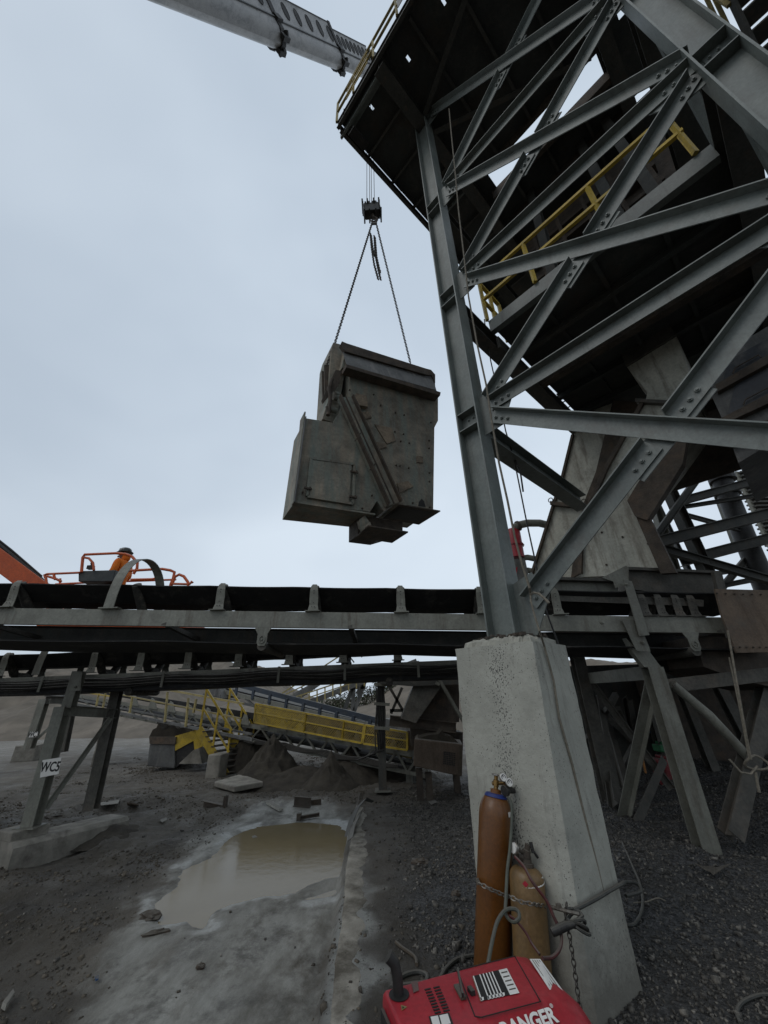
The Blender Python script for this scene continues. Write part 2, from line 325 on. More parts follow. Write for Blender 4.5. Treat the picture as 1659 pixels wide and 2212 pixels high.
def ground_h(x, y):
    n1 = fbm(x * .35, y * .35, 4, 3) - .5; n2 = fbm(x * 1.7, y * 1.7, 5, 9) - .5; n3 = fbm(x * 9, y * 9, 3, 21) - .5
    left = sstep(0.0, .10, KX(y) - x)                 # left of the apron edge
    far = sstep(7.2, 8.6, y)
    low = -.10 * left * (1 - far)
    wob = .07 * (fbm(x * 11, y * 11, 4, 15) - .5) * 2 + .16 * (fbm(x * 2.2, y * 2.2, 4, 5) - .5) * 2
    sd = poly_sd(x, y, PUD) + wob * .55
    sd2 = poly_sd(x, y, PUD2) + wob * .3
    silt = sstep(.5, -.25, poly_sd(x, y, SILT) + wob * 2.0) * left
    n4 = fbm(x * 24, y * 15, 3, 51) - .5
    h = low + n1 * .14 + n2 * (.095 - .08 * silt) + n3 * .034 * (1 - silt * .75) + n4 * .022 * (1 - silt * .8)
    # ruts running across the left mud
    h += .05 * np.sin((x * .35 + y * 1.5) * 2.2 + n2 * 5) * sstep(-1.5, -3.2, x) * sstep(12, 7, y) * (1 - silt)
    flat = sstep(1.2, .15, sd) * left
    h = h * (1 - flat) + flat * (-.075 + n2 * .012)
    basin = sstep(.10, -.14, np.minimum(sd, sd2 + .03)) * left
    h = h - basin * .045
    # apron on the right: low flat concrete edge, gravel further in
    right = 1 - left
    h = h * (1 - right * sstep(8.5, 7, y)) + right * sstep(8.5, 7, y) * (.0 + n1 * .03 + n2 * .02 + n3 * .012)
    h += .10 * sstep(1.9, 3.4, x) * sstep(3.9, 5.2, y) * (1 + n2 * 2.2) + .22 * sstep(3.8, 6, x) * sstep(2.6, 5, y) * (1 + n1 * 2)
    h += .05 * sstep(.2, 1.5, x) * (n2 * 2) * sstep(4.5, 6, y)
    h = np.where(y > 30, h * .6, h)
    return h, silt, left, basin, sd
def grid_axis(lo, hi, c0, c1, fine_, coarse):
    a = [c0]
    while a[-1] < c1: a.append(a[-1] + fine_)
    st = fine_
    while a[-1] < hi: st = min(st * 1.12, coarse); a.append(a[-1] + st)
    b = []; x = c0; st = fine_
    while x > lo: st = min(st * 1.12, coarse); x -= st; b.append(x)
    return np.array(b[::-1] + a)
gx = grid_axis(-600, 600, -4.2, 3.6, .034, 60); gy = grid_axis(-300, 1500, 1.0, 9.6, .034, 60)
GX, GY = np.meshgrid(gx, gy)
GH, silt, left, basin, sdp = ground_h(GX.ravel(), GY.ravel())
me = bpy.data.meshes.new('ground'); nx, ny = len(gx), len(gy)
co = np.stack([GX.ravel(), GY.ravel(), GH], 1).astype(np.float32)
ii = np.arange(nx * ny).reshape(ny, nx)
fc = np.stack([ii[:-1, :-1], ii[:-1, 1:], ii[1:, 1:], ii[1:, :-1]], -1).reshape(-1, 4).astype(np.int32)
me.vertices.add(len(co)); me.vertices.foreach_set('co', co.ravel())
me.loops.add(fc.size); me.loops.foreach_set('vertex_index', fc.ravel())
me.polygons.add(len(fc)); me.polygons.foreach_set('loop_start', np.arange(0, fc.size, 4, dtype=np.int32))
me.polygons.foreach_set('use_smooth', np.ones(len(fc), bool)); me.update(calc_edges=True)
xf, yf = GX.ravel(), GY.ravel()
gravel = np.maximum(sstep(-.1, .45, xf + .25 * (fbm(xf * 2, yf * 2, 4, 31) - .5) * 2) * sstep(7.5, 5, yf), sstep(1.2, 2, xf) * sstep(12, 8, yf))
conc = (1 - left) * sstep(.34, .20, xf - KX(yf) + .22 * (fbm(xf * 3, yf * 3, 4, 44) - .5) * 2) * sstep(6.4, 4.2, yf + (fbm(xf * 2, yf * 2, 3, 8) - .5) * 2)
dry = sstep(9, 20, yf)
rimn = fbm(xf * 5, yf * 5, 4, 61)
rim = left * sstep(.11, .03, np.abs(np.minimum(sdp, poly_sd(xf, yf, PUD2)) + .16 * (fbm(xf * 2.2, yf * 2.2, 4, 5) - .5) * 1.1 - .04)) * sstep(.44, .56, rimn)
cr = me.color_attributes.new('rim', 'FLOAT_COLOR', 'POINT'); cr.data.foreach_set('color', np.stack([rim, rim, rim, rim], 1).astype(np.float32).ravel())
ca = me.color_attributes.new('zones', 'FLOAT_COLOR', 'POINT')
ca.data.foreach_set('color', np.stack([silt, gravel, conc, dry], 1).astype(np.float32).ravel())
gr = bpy.data.objects.new('ground', me); col.objects.link(gr); gr['kind'] = 'structure'
G = bpy.data.materials.new('ground_mix'); G.use_nodes = True; t = G.node_tree; t.nodes.clear()
o_ = N(t, 'ShaderNodeOutputMaterial'); b_ = N(t, 'ShaderNodeBsdfPrincipled'); t.links.new(b_.outputs[0], o_.inputs[0])
tc = N(t, 'ShaderNodeTexCoord'); at = N(t, 'ShaderNodeVertexColor', layer_name='zones'); sp = N(t, 'ShaderNodeSeparateColor'); t.links.new(at.outputs['Color'], sp.inputs[0])
def noise(scale, det=8, rough_=.65, st=(1, 1, 1), rz=0):
    mpn = N(t, 'ShaderNodeMapping'); t.links.new(tc.outputs['Object'], mpn.inputs[0]); mpn.inputs['Scale'].default_value = st; mpn.inputs['Rotation'].default_value = (0, 0, rz)
    n = N(t, 'ShaderNodeTexNoise', inp={'Scale': scale, 'Detail': det, 'Roughness': rough_}); t.links.new(mpn.outputs[0], n.inputs['Vector']); return n.outputs['Fac']
def ramp(f, a, b, ca_, cb): 
    r = N(t, 'ShaderNodeValToRGB'); e = r.color_ramp.elements; e[0].position = a; e[1].position = b; e[0].color = (*ca_, 1); e[1].color = (*cb, 1); t.links.new(f, r.inputs[0]); return r.outputs[0]
def mixc(f, a, b):
    mx = N(t, 'ShaderNodeMix', data_type='RGBA'); t.links.new(a, mx.inputs['A']); t.links.new(b, mx.inputs['B'])
    if isinstance(f, float): mx.inputs['Factor'].default_value = f
    else: t.links.new(f, mx.inputs['Factor'])
    return mx.outputs['Result']
dirt = ramp(noise(.9, 10, .72, (1, .6, 1), .3), .34, .68, (.060, .052, .042), (.178, .157, .126))
dirt = mixc(ramp(noise(.7, 9, .75, (1, .35, 1), -.35), .55, .66, (0, 0, 0), (.7, .7, .7)), dirt, ramp(noise(14, 4), .3, .7, (.20, .185, .16), (.30, .28, .245)))
dryc = ramp(noise(.35, 8, .6), .3, .7, (.20, .18, .15), (.31, .285, .25))
N_ = N(t, 'ShaderNodeMath', operation='MULTIPLY'); t.links.new(at.outputs['Alpha'], N_.inputs[0]); N_.inputs[1].default_value = .8
dirt = mixc(N_.outputs[0], dirt, dryc)
siltc = ramp(noise(2.0, 10, .72, (1, .38, 1), -.45), .36, .62, (.125, .117, .099), (.33, .322, .288))
siltc = mixc(ramp(noise(3.1, 9, .75), .50, .64, (0, 0, 0), (.85, .85, .85)), siltc, ramp(noise(30, 3), .3, .7, (.075, .070, .060), (.12, .112, .098)))
vor = N(t, 'ShaderNodeTexVoronoi', inp={'Scale': 42.0}); t.links.new(tc.outputs['Object'], vor.inputs['Vector'])
gravc = ramp(vor.outputs['Color'], .1, .9, (.030, .030, .030), (.17, .165, .16))
gravc = mixc(ramp(noise(1.3, 6), .46, .62, (0, 0, 0), (.8, .8, .8)), gravc, ramp(noise(25, 3), .3, .7, (.060, .056, .050), (.12, .112, .10)))
concc = ramp(noise(5.5, 10, .8), .36, .50, (.12, .115, .10), (.44, .435, .40))
sa = N(t, 'ShaderNodeMath', operation='ADD'); t.links.new(sp.outputs[0], sa.inputs[0]); ns_ = N(t, 'ShaderNodeMapRange', inp={'From Min': .25, 'From Max': .75, 'To Min': -.85, 'To Max': .75}); t.links.new(noise(3.4, 10, .72, (1, .55, 1), .5), ns_.inputs['Value']); t.links.new(ns_.outputs[0], sa.inputs[1])
sf = N(t, 'ShaderNodeMapRange', inp={'From Min': .25, 'From Max': .85}); t.links.new(sa.outputs[0], sf.inputs['Value'])
c = mixc(sf.outputs[0], dirt, siltc); rv_ = N(t, 'ShaderNodeVertexColor', layer_name='rim'); c = mixc(rv_.outputs['Color'], c, ramp(noise(20, 4), .3, .7, (.28, .275, .25), (.46, .46, .44))); c = mixc(sp.outputs[1], c, gravc); c = mixc(sp.outputs[2], c, concc)
t.links.new(c, b_.inputs['Base Color'])
nr = noise(2.2, 6); r_ = N(t, 'ShaderNodeMapRange', inp={'From Min': .35, 'From Max': .65, 'To Min': .45, 'To Max': .95}); t.links.new(nr, r_.inputs['Value']); t.links.new(r_.outputs[0], b_.inputs['Roughness'])
b_.inputs['Specular IOR Level'].default_value = .3
ad = N(t, 'ShaderNodeMath', operation='ADD'); t.links.new(noise(38, 8, .75), ad.inputs[0])
ad2 = N(t, 'ShaderNodeMath', operation='MULTIPLY'); t.links.new(vor.outputs['Distance'], ad2.inputs[0]); t.links.new(sp.outputs[1], ad2.inputs[1]); t.links.new(ad2.outputs[0], ad.inputs[1])
bs = N(t, 'ShaderNodeMapRange', inp={'To Min': 1.0, 'To Max': .25}); t.links.new(sp.outputs[0], bs.inputs['Value'])
bp = N(t, 'ShaderNodeBump', inp={'Distance': .06}); t.links.new(bs.outputs[0], bp.inputs['Strength']); t.links.new(ad.outputs[0], bp.inputs['Height']); t.links.new(bp.outputs[0], b_.inputs['Normal'])
me.materials.append(G)
def gh(x, y): return float(ground_h(np.array([x], float), np.array([y], float))[0][0])

# broken concrete edge of the apron, a real step with a ragged inner border
me_v, me_f = [], []; ks = np.arange(2.4, 8.3, .04)
for i, yy in enumerate(ks):
    x0_ = float(KX(yy)); n_ = float(fbm(np.array([yy * 6.]), np.array([1.3]), 4, 3)[0] - .5); n2_ = float(fbm(np.array([yy * 1.7]), np.array([7.3]), 4, 8)[0] - .5)
    wd_ = (.17 if yy < 6 else .17 - .05 * (yy - 6)) * (1 + n2_ * 1.1) + n_ * .10; xe = x0_ + .015 * n_ * 2
    me_v += [(xe - .004, yy, -.16), (xe, yy, .004 + .012 * n_), (xe + .018, yy, .012 + .004 * n_), (xe + wd_ * .5, yy, .012 + .006 * n2_), (xe + wd_, yy, .004 + .02 * n_), (xe + wd_ + .12, yy, -.04)]
for i in range(len(ks) - 1):
    for j in range(5): me_f.append((i * 6 + j, i * 6 + j + 1, (i + 1) * 6 + j + 1, (i + 1) * 6 + j))
kb = MB(); kb.add(me_v, me_f); ko = kb.build('pavement', mat('apron_edge_concrete', (.50, .495, .46), (.32, .315, .29), .9, 0, 3, .5, (.13, .122, .105), 0, .2, 45, 0, .56), smooth=True); ko['kind'] = 'structure'
# puddle water
WT = bpy.data.materials.new('muddy_water'); WT.use_nodes = True; t = WT.node_tree
b_ = t.nodes['Principled BSDF']; tc = N(t, 'ShaderNodeTexCoord')
b_.inputs['Base Color'].default_value = (.155, .140, .088, 1); b_.inputs['Roughness'].default_value = .13; b_.inputs['IOR'].default_value = 1.33; b_.inputs['Specular IOR Level'].default_value = .34
n_ = N(t, 'ShaderNodeTexNoise', inp={'Scale': 1.4, 'Detail': 5.0}); t.links.new(tc.outputs['Object'], n_.inputs['Vector'])
rp_ = N(t, 'ShaderNodeValToRGB'); rp_.color_ramp.elements[0].color = (.140, .108, .056, 1); rp_.color_ramp.elements[1].color = (.205, .165, .10, 1); t.links.new(n_.outputs['Fac'], rp_.inputs[0]); t.links.new(rp_.outputs[0], b_.inputs['Base Color'])
n2_ = N(t, 'ShaderNodeTexNoise', inp={'Scale': 9.0, 'Detail': 3.0}); t.links.new(tc.outputs['Object'], n2_.inputs['Vector'])
bp = N(t, 'ShaderNodeBump', inp={'Strength': .12, 'Distance': .01}); t.links.new(n2_.outputs['Fac'], bp.inputs['Height']); t.links.new(bp.outputs[0], b_.inputs['Normal'])
mb = MB(); mb.add([(-3.2, 3.6, -.092), (-.56, 3.6, -.092), (-.56, 8.2, -.092), (-3.2, 8.2, -.092)], [(0, 1, 2, 3)])
# keep the sheet only inside the basin
mb = MB(); cell = .06; xs = np.arange(-3.4, -.44, cell); ys = np.arange(3.6, 8.2, cell); XX, YY = np.meshgrid(xs + cell / 2, ys + cell / 2)
_, _, _, bas, _ = ground_h(XX.ravel(), YY.ravel()); bas = bas.reshape(XX.shape)
for j in range(len(ys)):
    for i in range(len(xs)):
        if bas[max(j - 1, 0):j + 2, max(i - 1, 0):i + 2].max() > .02:
            mb.add([(xs[i], ys[j], -.098), (xs[i] + cell, ys[j], -.098), (xs[i] + cell, ys[j] + cell, -.098), (xs[i], ys[j] + cell, -.098)], [(0, 1, 2, 3)])
pw = mb.build('water', WT); pw['kind'] = 'structure'

# loose gravel: a mass of small stones on the right
base = np.array([(-1, -1, -1), (1, -1, -1), (1, 1, -1), (-1, 1, -1), (-1, -1, 1), (1, -1, 1), (1, 1, 1), (-1, 1, 1)], float) * .6
bf = np.array([(3, 2, 1, 0), (4, 5, 6, 7), (0, 1, 5, 4), (1, 2, 6, 5), (2, 3, 7, 6), (3, 0, 4, 7)])
NS = 60000
sx = rng.uniform(-.45, 6.5, NS); sy = 1.3 + 8.5 * rng.random(NS) ** 1.35
dens = sstep(-.25, .5, sx) * (.25 + .75 * sstep(.40, .58, fbm(sx * .9, sy * .9, 4, 77)) + .4 * sstep(1.5, 2.5, sx))
keep = rng.random(NS) < dens; sx, sy = sx[keep], sy[keep]
lx = rng.uniform(-6, -.6, 14000); ly = rng.uniform(2.2, 9, 14000)
k2 = (rng.random(14000) < .30 * sstep(.50, .66, fbm(lx * .8, ly * .8, 4, 12)) * sstep(-2.4, -3.0, lx) + .002) & (poly_sd(lx, ly, PUD) > .15); lx, ly = lx[k2], ly[k2]
sx = np.r_[sx, lx]; sy = np.r_[sy, ly]; n = len(sx); sz = ground_h(sx, sy)[0]
r = rng.uniform(.006, .0155, n) * np.where(rng.random(n) < .07, rng.uniform(1.5, 2.6, n), 1.0)
vv = base[None] * (1 + rng.uniform(-.45, .3, (n, 8, 3))) * (r[:, None, None] * rng.uniform(.6, 1.3, (n, 1, 3)))
an = rng.uniform(0, 6.28, n); ca_, sa_ = np.cos(an)[:, None], np.sin(an)[:, None]
vx = vv[..., 0] * ca_ - vv[..., 1] * sa_ + sx[:, None]; vy = vv[..., 0] * sa_ + vv[..., 1] * ca_ + sy[:, None]; vz = vv[..., 2] + sz[:, None] + r[:, None] * .25
co = np.stack([vx, vy, vz], -1).reshape(-1, 3).astype(np.float32); fc = (bf[None] + (np.arange(n) * 8)[:, None, None]).reshape(-1, 4).astype(np.int32)
me = bpy.data.meshes.new('gravel'); me.vertices.add(len(co)); me.vertices.foreach_set('co', co.ravel()); me.loops.add(fc.size); me.loops.foreach_set('vertex_index', fc.ravel())
me.polygons.add(len(fc)); me.polygons.foreach_set('loop_start', np.arange(0, fc.size, 4, dtype=np.int32)); me.update(calc_edges=True)
SM = mat('gravel_stone', (.17, .167, .158), (.032, .032, .033), .8, 0, 19, .2, (.42, .41, .385), 0, .3, 60, 0, .62)
me.materials.append(SM); go = bpy.data.objects.new('gravel', me); col.objects.link(go)
tag(go, 'loose dark crushed gravel strewn over the yard', 'gravel', kind='stuff')

# crumbly clods of earth over the muddy yard
def scatter(name, x, y, r, m_, label, cat, squash=.7):
    n = len(x); z = ground_h(x, y)[0]; vv = base[None] * (1 + rng.uniform(-.5, .35, (n, 8, 3))) * (r[:, None, None] * rng.uniform(.6, 1.3, (n, 1, 3))); vv[..., 2] *= squash
    an = rng.uniform(0, 6.28, n); ca_, sa_ = np.cos(an)[:, None], np.sin(an)[:, None]
    co = np.stack([vv[..., 0] * ca_ - vv[..., 1] * sa_ + x[:, None], vv[..., 0] * sa_ + vv[..., 1] * ca_ + y[:, None], vv[..., 2] + z[:, None] + r[:, None] * .1], -1).reshape(-1, 3).astype(np.float32)
    fc = (bf[None] + (np.arange(n) * 8)[:, None, None]).reshape(-1, 4).astype(np.int32); me = bpy.data.meshes.new(name)
    me.vertices.add(len(co)); me.vertices.foreach_set('co', co.ravel()); me.loops.add(fc.size); me.loops.foreach_set('vertex_index', fc.ravel()); me.polygons.add(len(fc)); me.polygons.foreach_set('loop_start', np.arange(0, fc.size, 4, dtype=np.int32)); me.update(calc_edges=True)
    me.materials.append(m_); o = bpy.data.objects.new(name, me); col.objects.link(o); tag(o, label, cat, kind='stuff'); return o
NC = 90000; ex_ = rng.uniform(-9, 1.2, NC); ey_ = 2.0 + 14 * rng.random(NC) ** 1.3
sd_ = poly_sd(ex_, ey_, SILT) + (fbm(ex_ * 2.2, ey_ * 2.2, 4, 5) - .5) * .4
dn = sstep(.38, .62, fbm(ex_ * 1.1 + 5, ey_ * 1.7, 5, 91)) * (.012 + .988 * sstep(-.05, .45, sd_)) * (poly_sd(ex_, ey_, PUD) > .12) * np.where(ex_ > -.45, .25, 1)
k3 = rng.random(NC) < dn; ex_, ey_ = ex_[k3], ey_[k3]
scatter('earth_clods', ex_, ey_, rng.gamma(1.8, .0048, len(ex_)).clip(.003, .04), mat('earth_clod', (.185, .168, .142), (.07, .065, .058), .95, 0, 9, .3, (.26, .24, .21), 0, .2, 40, 0, .66), 'crumbly dark earth clods strewn over the muddy yard', 'earth clods')
# ------------------------------------------------------------------ quarry slopes behind
HM = mat('quarry_slope_soil', (.26, .235, .205), (.15, .137, .12), .95, 0, .35, .8, (.15, .135, .12), 1, .2, 3.5, 0, .60)
def hill(name, x_0, x_1, y_0, y_1, crest, foot, nxs=170, nys=90, seed=1, gully=1.0):
    xs = np.linspace(x_0, x_1, nxs); ts = np.linspace(0, 1, nys); XX, TT = np.meshgrid(xs, ts)
    yfoot = np.interp(XX, *zip(*foot)) + 1.0 * (fbm(XX * .3, XX * 0, 3, seed) - .5); YY = yfoot + TT * (y_1 - yfoot)
    Hc = np.interp(XX, *zip(*crest)); prof = sstep(0, .62, TT) * .62 + .38 * TT / 1.0
    prof = np.clip(TT / .55, 0, 1) ** .85
    g = (fbm(XX * .9 + YY * .25, YY * .12, 5, seed + 5) - .5) * 1.6 * gully * np.clip(TT * 6, 0, 1) + (fbm(XX * .25, YY * .25, 4, seed + 9) - .5) * 1.4 * np.clip(TT * 4, 0, 1)
    ZZ = Hc * prof + g * np.clip(Hc / 5, .1, 1) - .15
    me = bpy.data.meshes.new(name); co = np.stack([XX.ravel(), YY.ravel(), ZZ.ravel()], 1).astype(np.float32); ii = np.arange(nxs * nys).reshape(nys, nxs)
    fc = np.stack([ii[:-1, :-1], ii[:-1, 1:], ii[1:, 1:], ii[1:, :-1]], -1).reshape(-1, 4).astype(np.int32)
    me.vertices.add(len(co)); me.vertices.foreach_set('co', co.ravel()); me.loops.add(fc.size); me.loops.foreach_set('vertex_index', fc.ravel())
    me.polygons.add(len(fc)); me.polygons.foreach_set('loop_start', np.arange(0, fc.size, 4, dtype=np.int32)); me.polygons.foreach_set('use_smooth', np.ones(len(fc), bool)); me.update(calc_edges=True)
    me.materials.append(HM); o = bpy.data.objects.new(name, me); col.objects.link(o); o['kind'] = 'structure'; return o
def crestpts(px, y):
    r = []
    for a, b in px:
        q = P(a, b, y=y); r.append((q.x, max(q.z, -.3)))
    return sorted(r)
hill('hill', -75, 2, 24, 62, crestpts([(-600, 1400), (-200, 1400), (0, 1425), (200, 1430), (350, 1424), (470, 1420), (500, 1436), (540, 1472), (600, 1500), (700, 1512), (830, 1520)], 43), [(-75, 30), (-22, 24.6), (-13, 23.8), (-6, 27), (2, 34)], seed=3)
hill('hill', -4, 60, 20, 46, crestpts([(640, 1530), (700, 1527), (760, 1520), (810, 1500), (840, 1476), (880, 1452), (930, 1436), (1000, 1432), (1300, 1420), (1700, 1440), (2500, 1440)], 33), [(-4, 26), (0, 23), (6, 20), (60, 20)], seed=8, gully=.6)
hill('hill', -60, 60, 70, 140, crestpts([(-300, 1480), (400, 1492), (600, 1500), (690, 1522), (750, 1512), (800, 1500), (900, 1490), (1500, 1490)], 105), [(-60, 70), (60, 70)], seed=12, gully=.5)
# scrub along the crest
for k in range(9):
    px = [694, 712, 728, 745, 765, 788, 806, 826, 846][k]; py = [1531, 1526, 1522, 1517, 1512, 1507, 1498, 1484, 1473][k]
    yy = 34.5 - .2 * (k % 3); q = P(px, py, y=yy); hh = [1.0, 1.3, 1.2, 1.5, 1.3, 1.4, 1.2, 1.2, .9][k]
    wh = ['at the far left end of', 'second from the left in', 'third from the left in', 'fourth from the left in', 'in the middle of', 'fourth from the right in', 'third from the right in', 'second from the right in', 'at the top right end of'][k]
    s_ = thing('shrub', 'small dark scrubby bush ' + wh + ' the row on the far mound', 'shrub', (q.x, q.y, q.z - .8), 'bushes along the crest of the far mound')
    mb = MB()
    for j in range(420):
        a = random.uniform(0, 6.28); rr_ = random.random() ** .5 * hh * .75; zz_ = q.z - .5 + random.random() ** 1.2 * hh * (1.15 - rr_ / hh * .6)
        c_ = Vector((q.x + rr_ * math.cos(a), q.y + rr_ * math.sin(a), zz_)); e1 = Vector((random.gauss(0, 1), random.gauss(0, 1), random.gauss(0, 1))).normalized(); e2 = e1.orthogonal().normalized(); s1 = random.uniform(.04, .10)
        mb.add([c_ + e1 * s1, c_ + e2 * s1 * .6, c_ - e1 * s1, c_ - e2 * s1 * .6], [(0, 1, 2, 3)])
    mb.build('foliage', M['leaf'], s_)
    mb = MB()
    for j in range(5):
        a = random.uniform(0, 6.28); mb.tube([(q.x, q.y, q.z - .9), (q.x + .2 * math.cos(a), q.y + .2 * math.sin(a), q.z - .2), (q.x + .5 * math.cos(a), q.y + .5 * math.sin(a), q.z + .4 * hh)], [.05, .035, .015], 5)
    mb.build('stem', M['bark'], s_)
# ------------------------------------------------------------------ concrete pier
pt = [P(984, 1402, z=2.10), P(1127, 1386, z=2.10), P(1150, 1384, z=2.10), P(1221, 1394, z=2.10)]
pL, pM1, pM2, pR = pt
pB = pL + (pR - (pM1 + pM2) / 2)
pb = [P(1061, 2085, z=-.06), P(1262, 2262, z=-.06), P(1302, 2268, z=-.06), P(1394, 2172, z=-.06)]
pb[0] = Vector((pL.x - .03, pL.y - .02, -.06)); 
pbB = pb[0] + (pb[3] - (pb[1] + pb[2]) / 2)
pier = thing('concrete_pier', 'tall weathered concrete pier carrying the steel tower column in the foreground', 'pier', (1.15, 3.7, 0))
ring0 = [pb[0], pb[1], pb[2], pb[3], Vector((pbB.x, pbB.y, -.06))]; ring1 = [pL, pM1, pM2, pR, pB]
mb = MB(); nz_ = 60; rings = []
per = []
def subdiv(r):
    out_ = []
    for i in range(5):
        a, b = r[i], r[(i + 1) % 5]; k = 4 if i == 1 else 24
        for j in range(k): out_.append(a.lerp(b, j / k))
    return out_
s0, s1 = subdiv(ring0), subdiv(ring1); ctr0 = sum(ring0, Vector()) / 5; ctr1 = sum(ring1, Vector()) / 5
for k in range(nz_ + 1):
    tt = k / nz_; c_ = ctr0.lerp(ctr1, tt); rg = []
    for i, (a, b) in enumerate(zip(s0, s1)):
        p = a.lerp(b, tt); d = (p - c_).normalized()
        am = .0025 + (.008 if tt > .96 else 0)
        corner = min(abs((i % 100) - q_) for q_ in (0, 24, 28, 52, 76, 100)) < 2
        if corner: am += .006
        nn = float(fbm(np.array([p.x * 7 + p.y * 5.]), np.array([p.z * 7.]), 4, 5)[0]) - .5
        rg.append(p + d * nn * am * 2)
    rings.append(rg)
nn_ = len(s0); mb.v = [tuple(p) for r_ in rings for p in r_]
for k in range(nz_):
    for i in range(nn_): mb.f.append((k * nn_ + i, k * nn_ + (i + 1) % nn_, (k + 1) * nn_ + (i + 1) % nn_, (k + 1) * nn_ + i))
mb.f.append(tuple(nz_ * nn_ + i for i in range(nn_)))
# concrete with air-hole pitting and a band of stains
C = mat('pitted_concrete', (.52, .545, .515), (.40, .42, .395), .85, 0, 3.2, .35, (.25, .255, .24), 1, .3, 26, 0, .66)
t = C.node_tree; bs_ = [n for n in t.nodes if n.type == 'BSDF_PRINCIPLED'][0]; prev = bs_.inputs['Base Color'].links[0].from_socket
tc = N(t, 'ShaderNodeTexCoord'); mpn = N(t, 'ShaderNodeMapping'); mpn.inputs['Scale'].default_value = (1, 1, .75); t.links.new(tc.outputs['Object'], mpn.inputs[0])
na = N(t, 'ShaderNodeTexNoise', inp={'Scale': 95.0, 'Detail': 2.0}); t.links.new(mpn.outputs[0], na.inputs['Vector'])
nb = N(t, 'ShaderNodeTexNoise', inp={'Scale': 2.6, 'Detail': 3.0}); t.links.new(tc.outputs['Object'], nb.inputs['Vector'])
# pits are dense in one ragged vertical band of the near face, rare elsewhere
sepx = N(t, 'ShaderNodeVectorMath', operation='DOT_PRODUCT'); t.links.new(tc.outputs['Object'], sepx.inputs[0]); sepx.inputs[1].default_value = tuple(U)
ctrU = (W(0, 0, 0) + (pL.lerp(pM1, .62) - W(0, 0, 0)) - Vector((1.15, 3.7, 0))).dot(U)
sb = N(t, 'ShaderNodeMath', operation='SUBTRACT'); t.links.new(sepx.outputs['Value'], sb.inputs[0]); sb.inputs[1].default_value = ctrU
ab = N(t, 'ShaderNodeMath', operation='ABSOLUTE'); t.links.new(sb.outputs[0], ab.inputs[0])
band = N(t, 'ShaderNodeMapRange', inp={'From Min': .03, 'From Max': .13, 'To Min': .105, 'To Max': 0.0}); t.links.new(ab.outputs[0], band.inputs['Value'])
nm = N(t, 'ShaderNodeMath', operation='MULTIPLY'); t.links.new(nb.outputs['Fac'], nm.inputs[0]); nm.inputs[1].default_value = .30
a1 = N(t, 'ShaderNodeMath', operation='ADD'); t.links.new(na.outputs['Fac'], a1.inputs[0]); t.links.new(band.outputs[0], a1.inputs[1])
a2 = N(t, 'ShaderNodeMath', operation='ADD'); t.links.new(a1.outputs[0], a2.inputs[0]); t.links.new(nm.outputs[0], a2.inputs[1])
pr_ = N(t, 'ShaderNodeValToRGB'); pr_.color_ramp.elements[0].position = .835; pr_.color_ramp.elements[1].position = .86; pr_.color_ramp.elements[0].color = (0, 0, 0, 1); pr_.color_ramp.elements[1].color = (1, 1, 1, 1); t.links.new(a2.outputs[0], pr_.inputs[0])
mx = N(t, 'ShaderNodeMix', data_type='RGBA'); t.links.new(pr_.outputs[0], mx.inputs['Factor']); t.links.new(prev, mx.inputs['A']); mx.inputs['B'].default_value = (.085, .082, .075, 1); 
# splash dirt dried on the foot of the pier
sz_ = N(t, 'ShaderNodeSeparateXYZ'); t.links.new(tc.outputs['Object'], sz_.inputs[0]); nd_ = N(t, 'ShaderNodeTexNoise', inp={'Scale': 7.0, 'Detail': 9.0, 'Roughness': .75}); t.links.new(tc.outputs['Object'], nd_.inputs['Vector'])
ml_ = N(t, 'ShaderNodeMath', operation='MULTIPLY_ADD'); t.links.new(nd_.outputs['Fac'], ml_.inputs[0]); ml_.inputs[1].default_value = -.9; t.links.new(sz_.outputs['Z'], ml_.inputs[2])
mr_ = N(t, 'ShaderNodeMapRange', inp={'From Min': -.42, 'From Max': .05, 'To Min': .85, 'To Max': 0.0}); t.links.new(ml_.outputs[0], mr_.inputs['Value'])
mx2_ = N(t, 'ShaderNodeMix', data_type='RGBA'); t.links.new(mr_.outputs[0], mx2_.inputs['Factor']); t.links.new(mx.outputs['Result'], mx2_.inputs['A']); mx2_.inputs['B'].default_value = (.13, .12, .10, 1); t.links.new(mx2_.outputs['Result'], bs_.inputs['Base Color'])
mb.build('pier_body', C, pier, smooth=True)
ctr = sum(ring1, Vector()) / 5
mb = MB(); capr = []
for k, z_, sc_ in ((0, 2.09, .86), (1, 2.14, .82), (2, 2.165, .70)):
    capr.append([Vector((ctr.x + (p.x - ctr.x) * sc_ * (1 + .05 * random.uniform(-1, 1)), ctr.y + (p.y - ctr.y) * sc_ * (1 + .05 * random.uniform(-1, 1)), z_ + random.uniform(-.008, .012))) for p in s1])
mb.v = [tuple(p) for r_ in capr for p in r_]
for k in range(2):
    for i in range(nn_): mb.f.append((k * nn_ + i, k * nn_ + (i + 1) % nn_, (k + 1) * nn_ + (i + 1) % nn_, (k + 1) * nn_ + i))
mb.f.append(tuple(2 * nn_ + i for i in range(nn_)))
mb.build('grout_cap', M['concrete'], pier)
mb = MB()
for k in range(90):
    a = random.uniform(0, 6.28); rr_ = random.uniform(.12, .34); c_ = Vector((1.16 + rr_ * math.cos(a), 3.74 + rr_ * math.sin(a), 2.175)); e = random.uniform(.008, .022)
    mb.obox(c_, Vector((e, e * .3, 0)), Vector((-e * .3, e, 0)), Vector((0, 0, e * .6)))
mb.build('grout_rubble', M['rustdark'], pier)

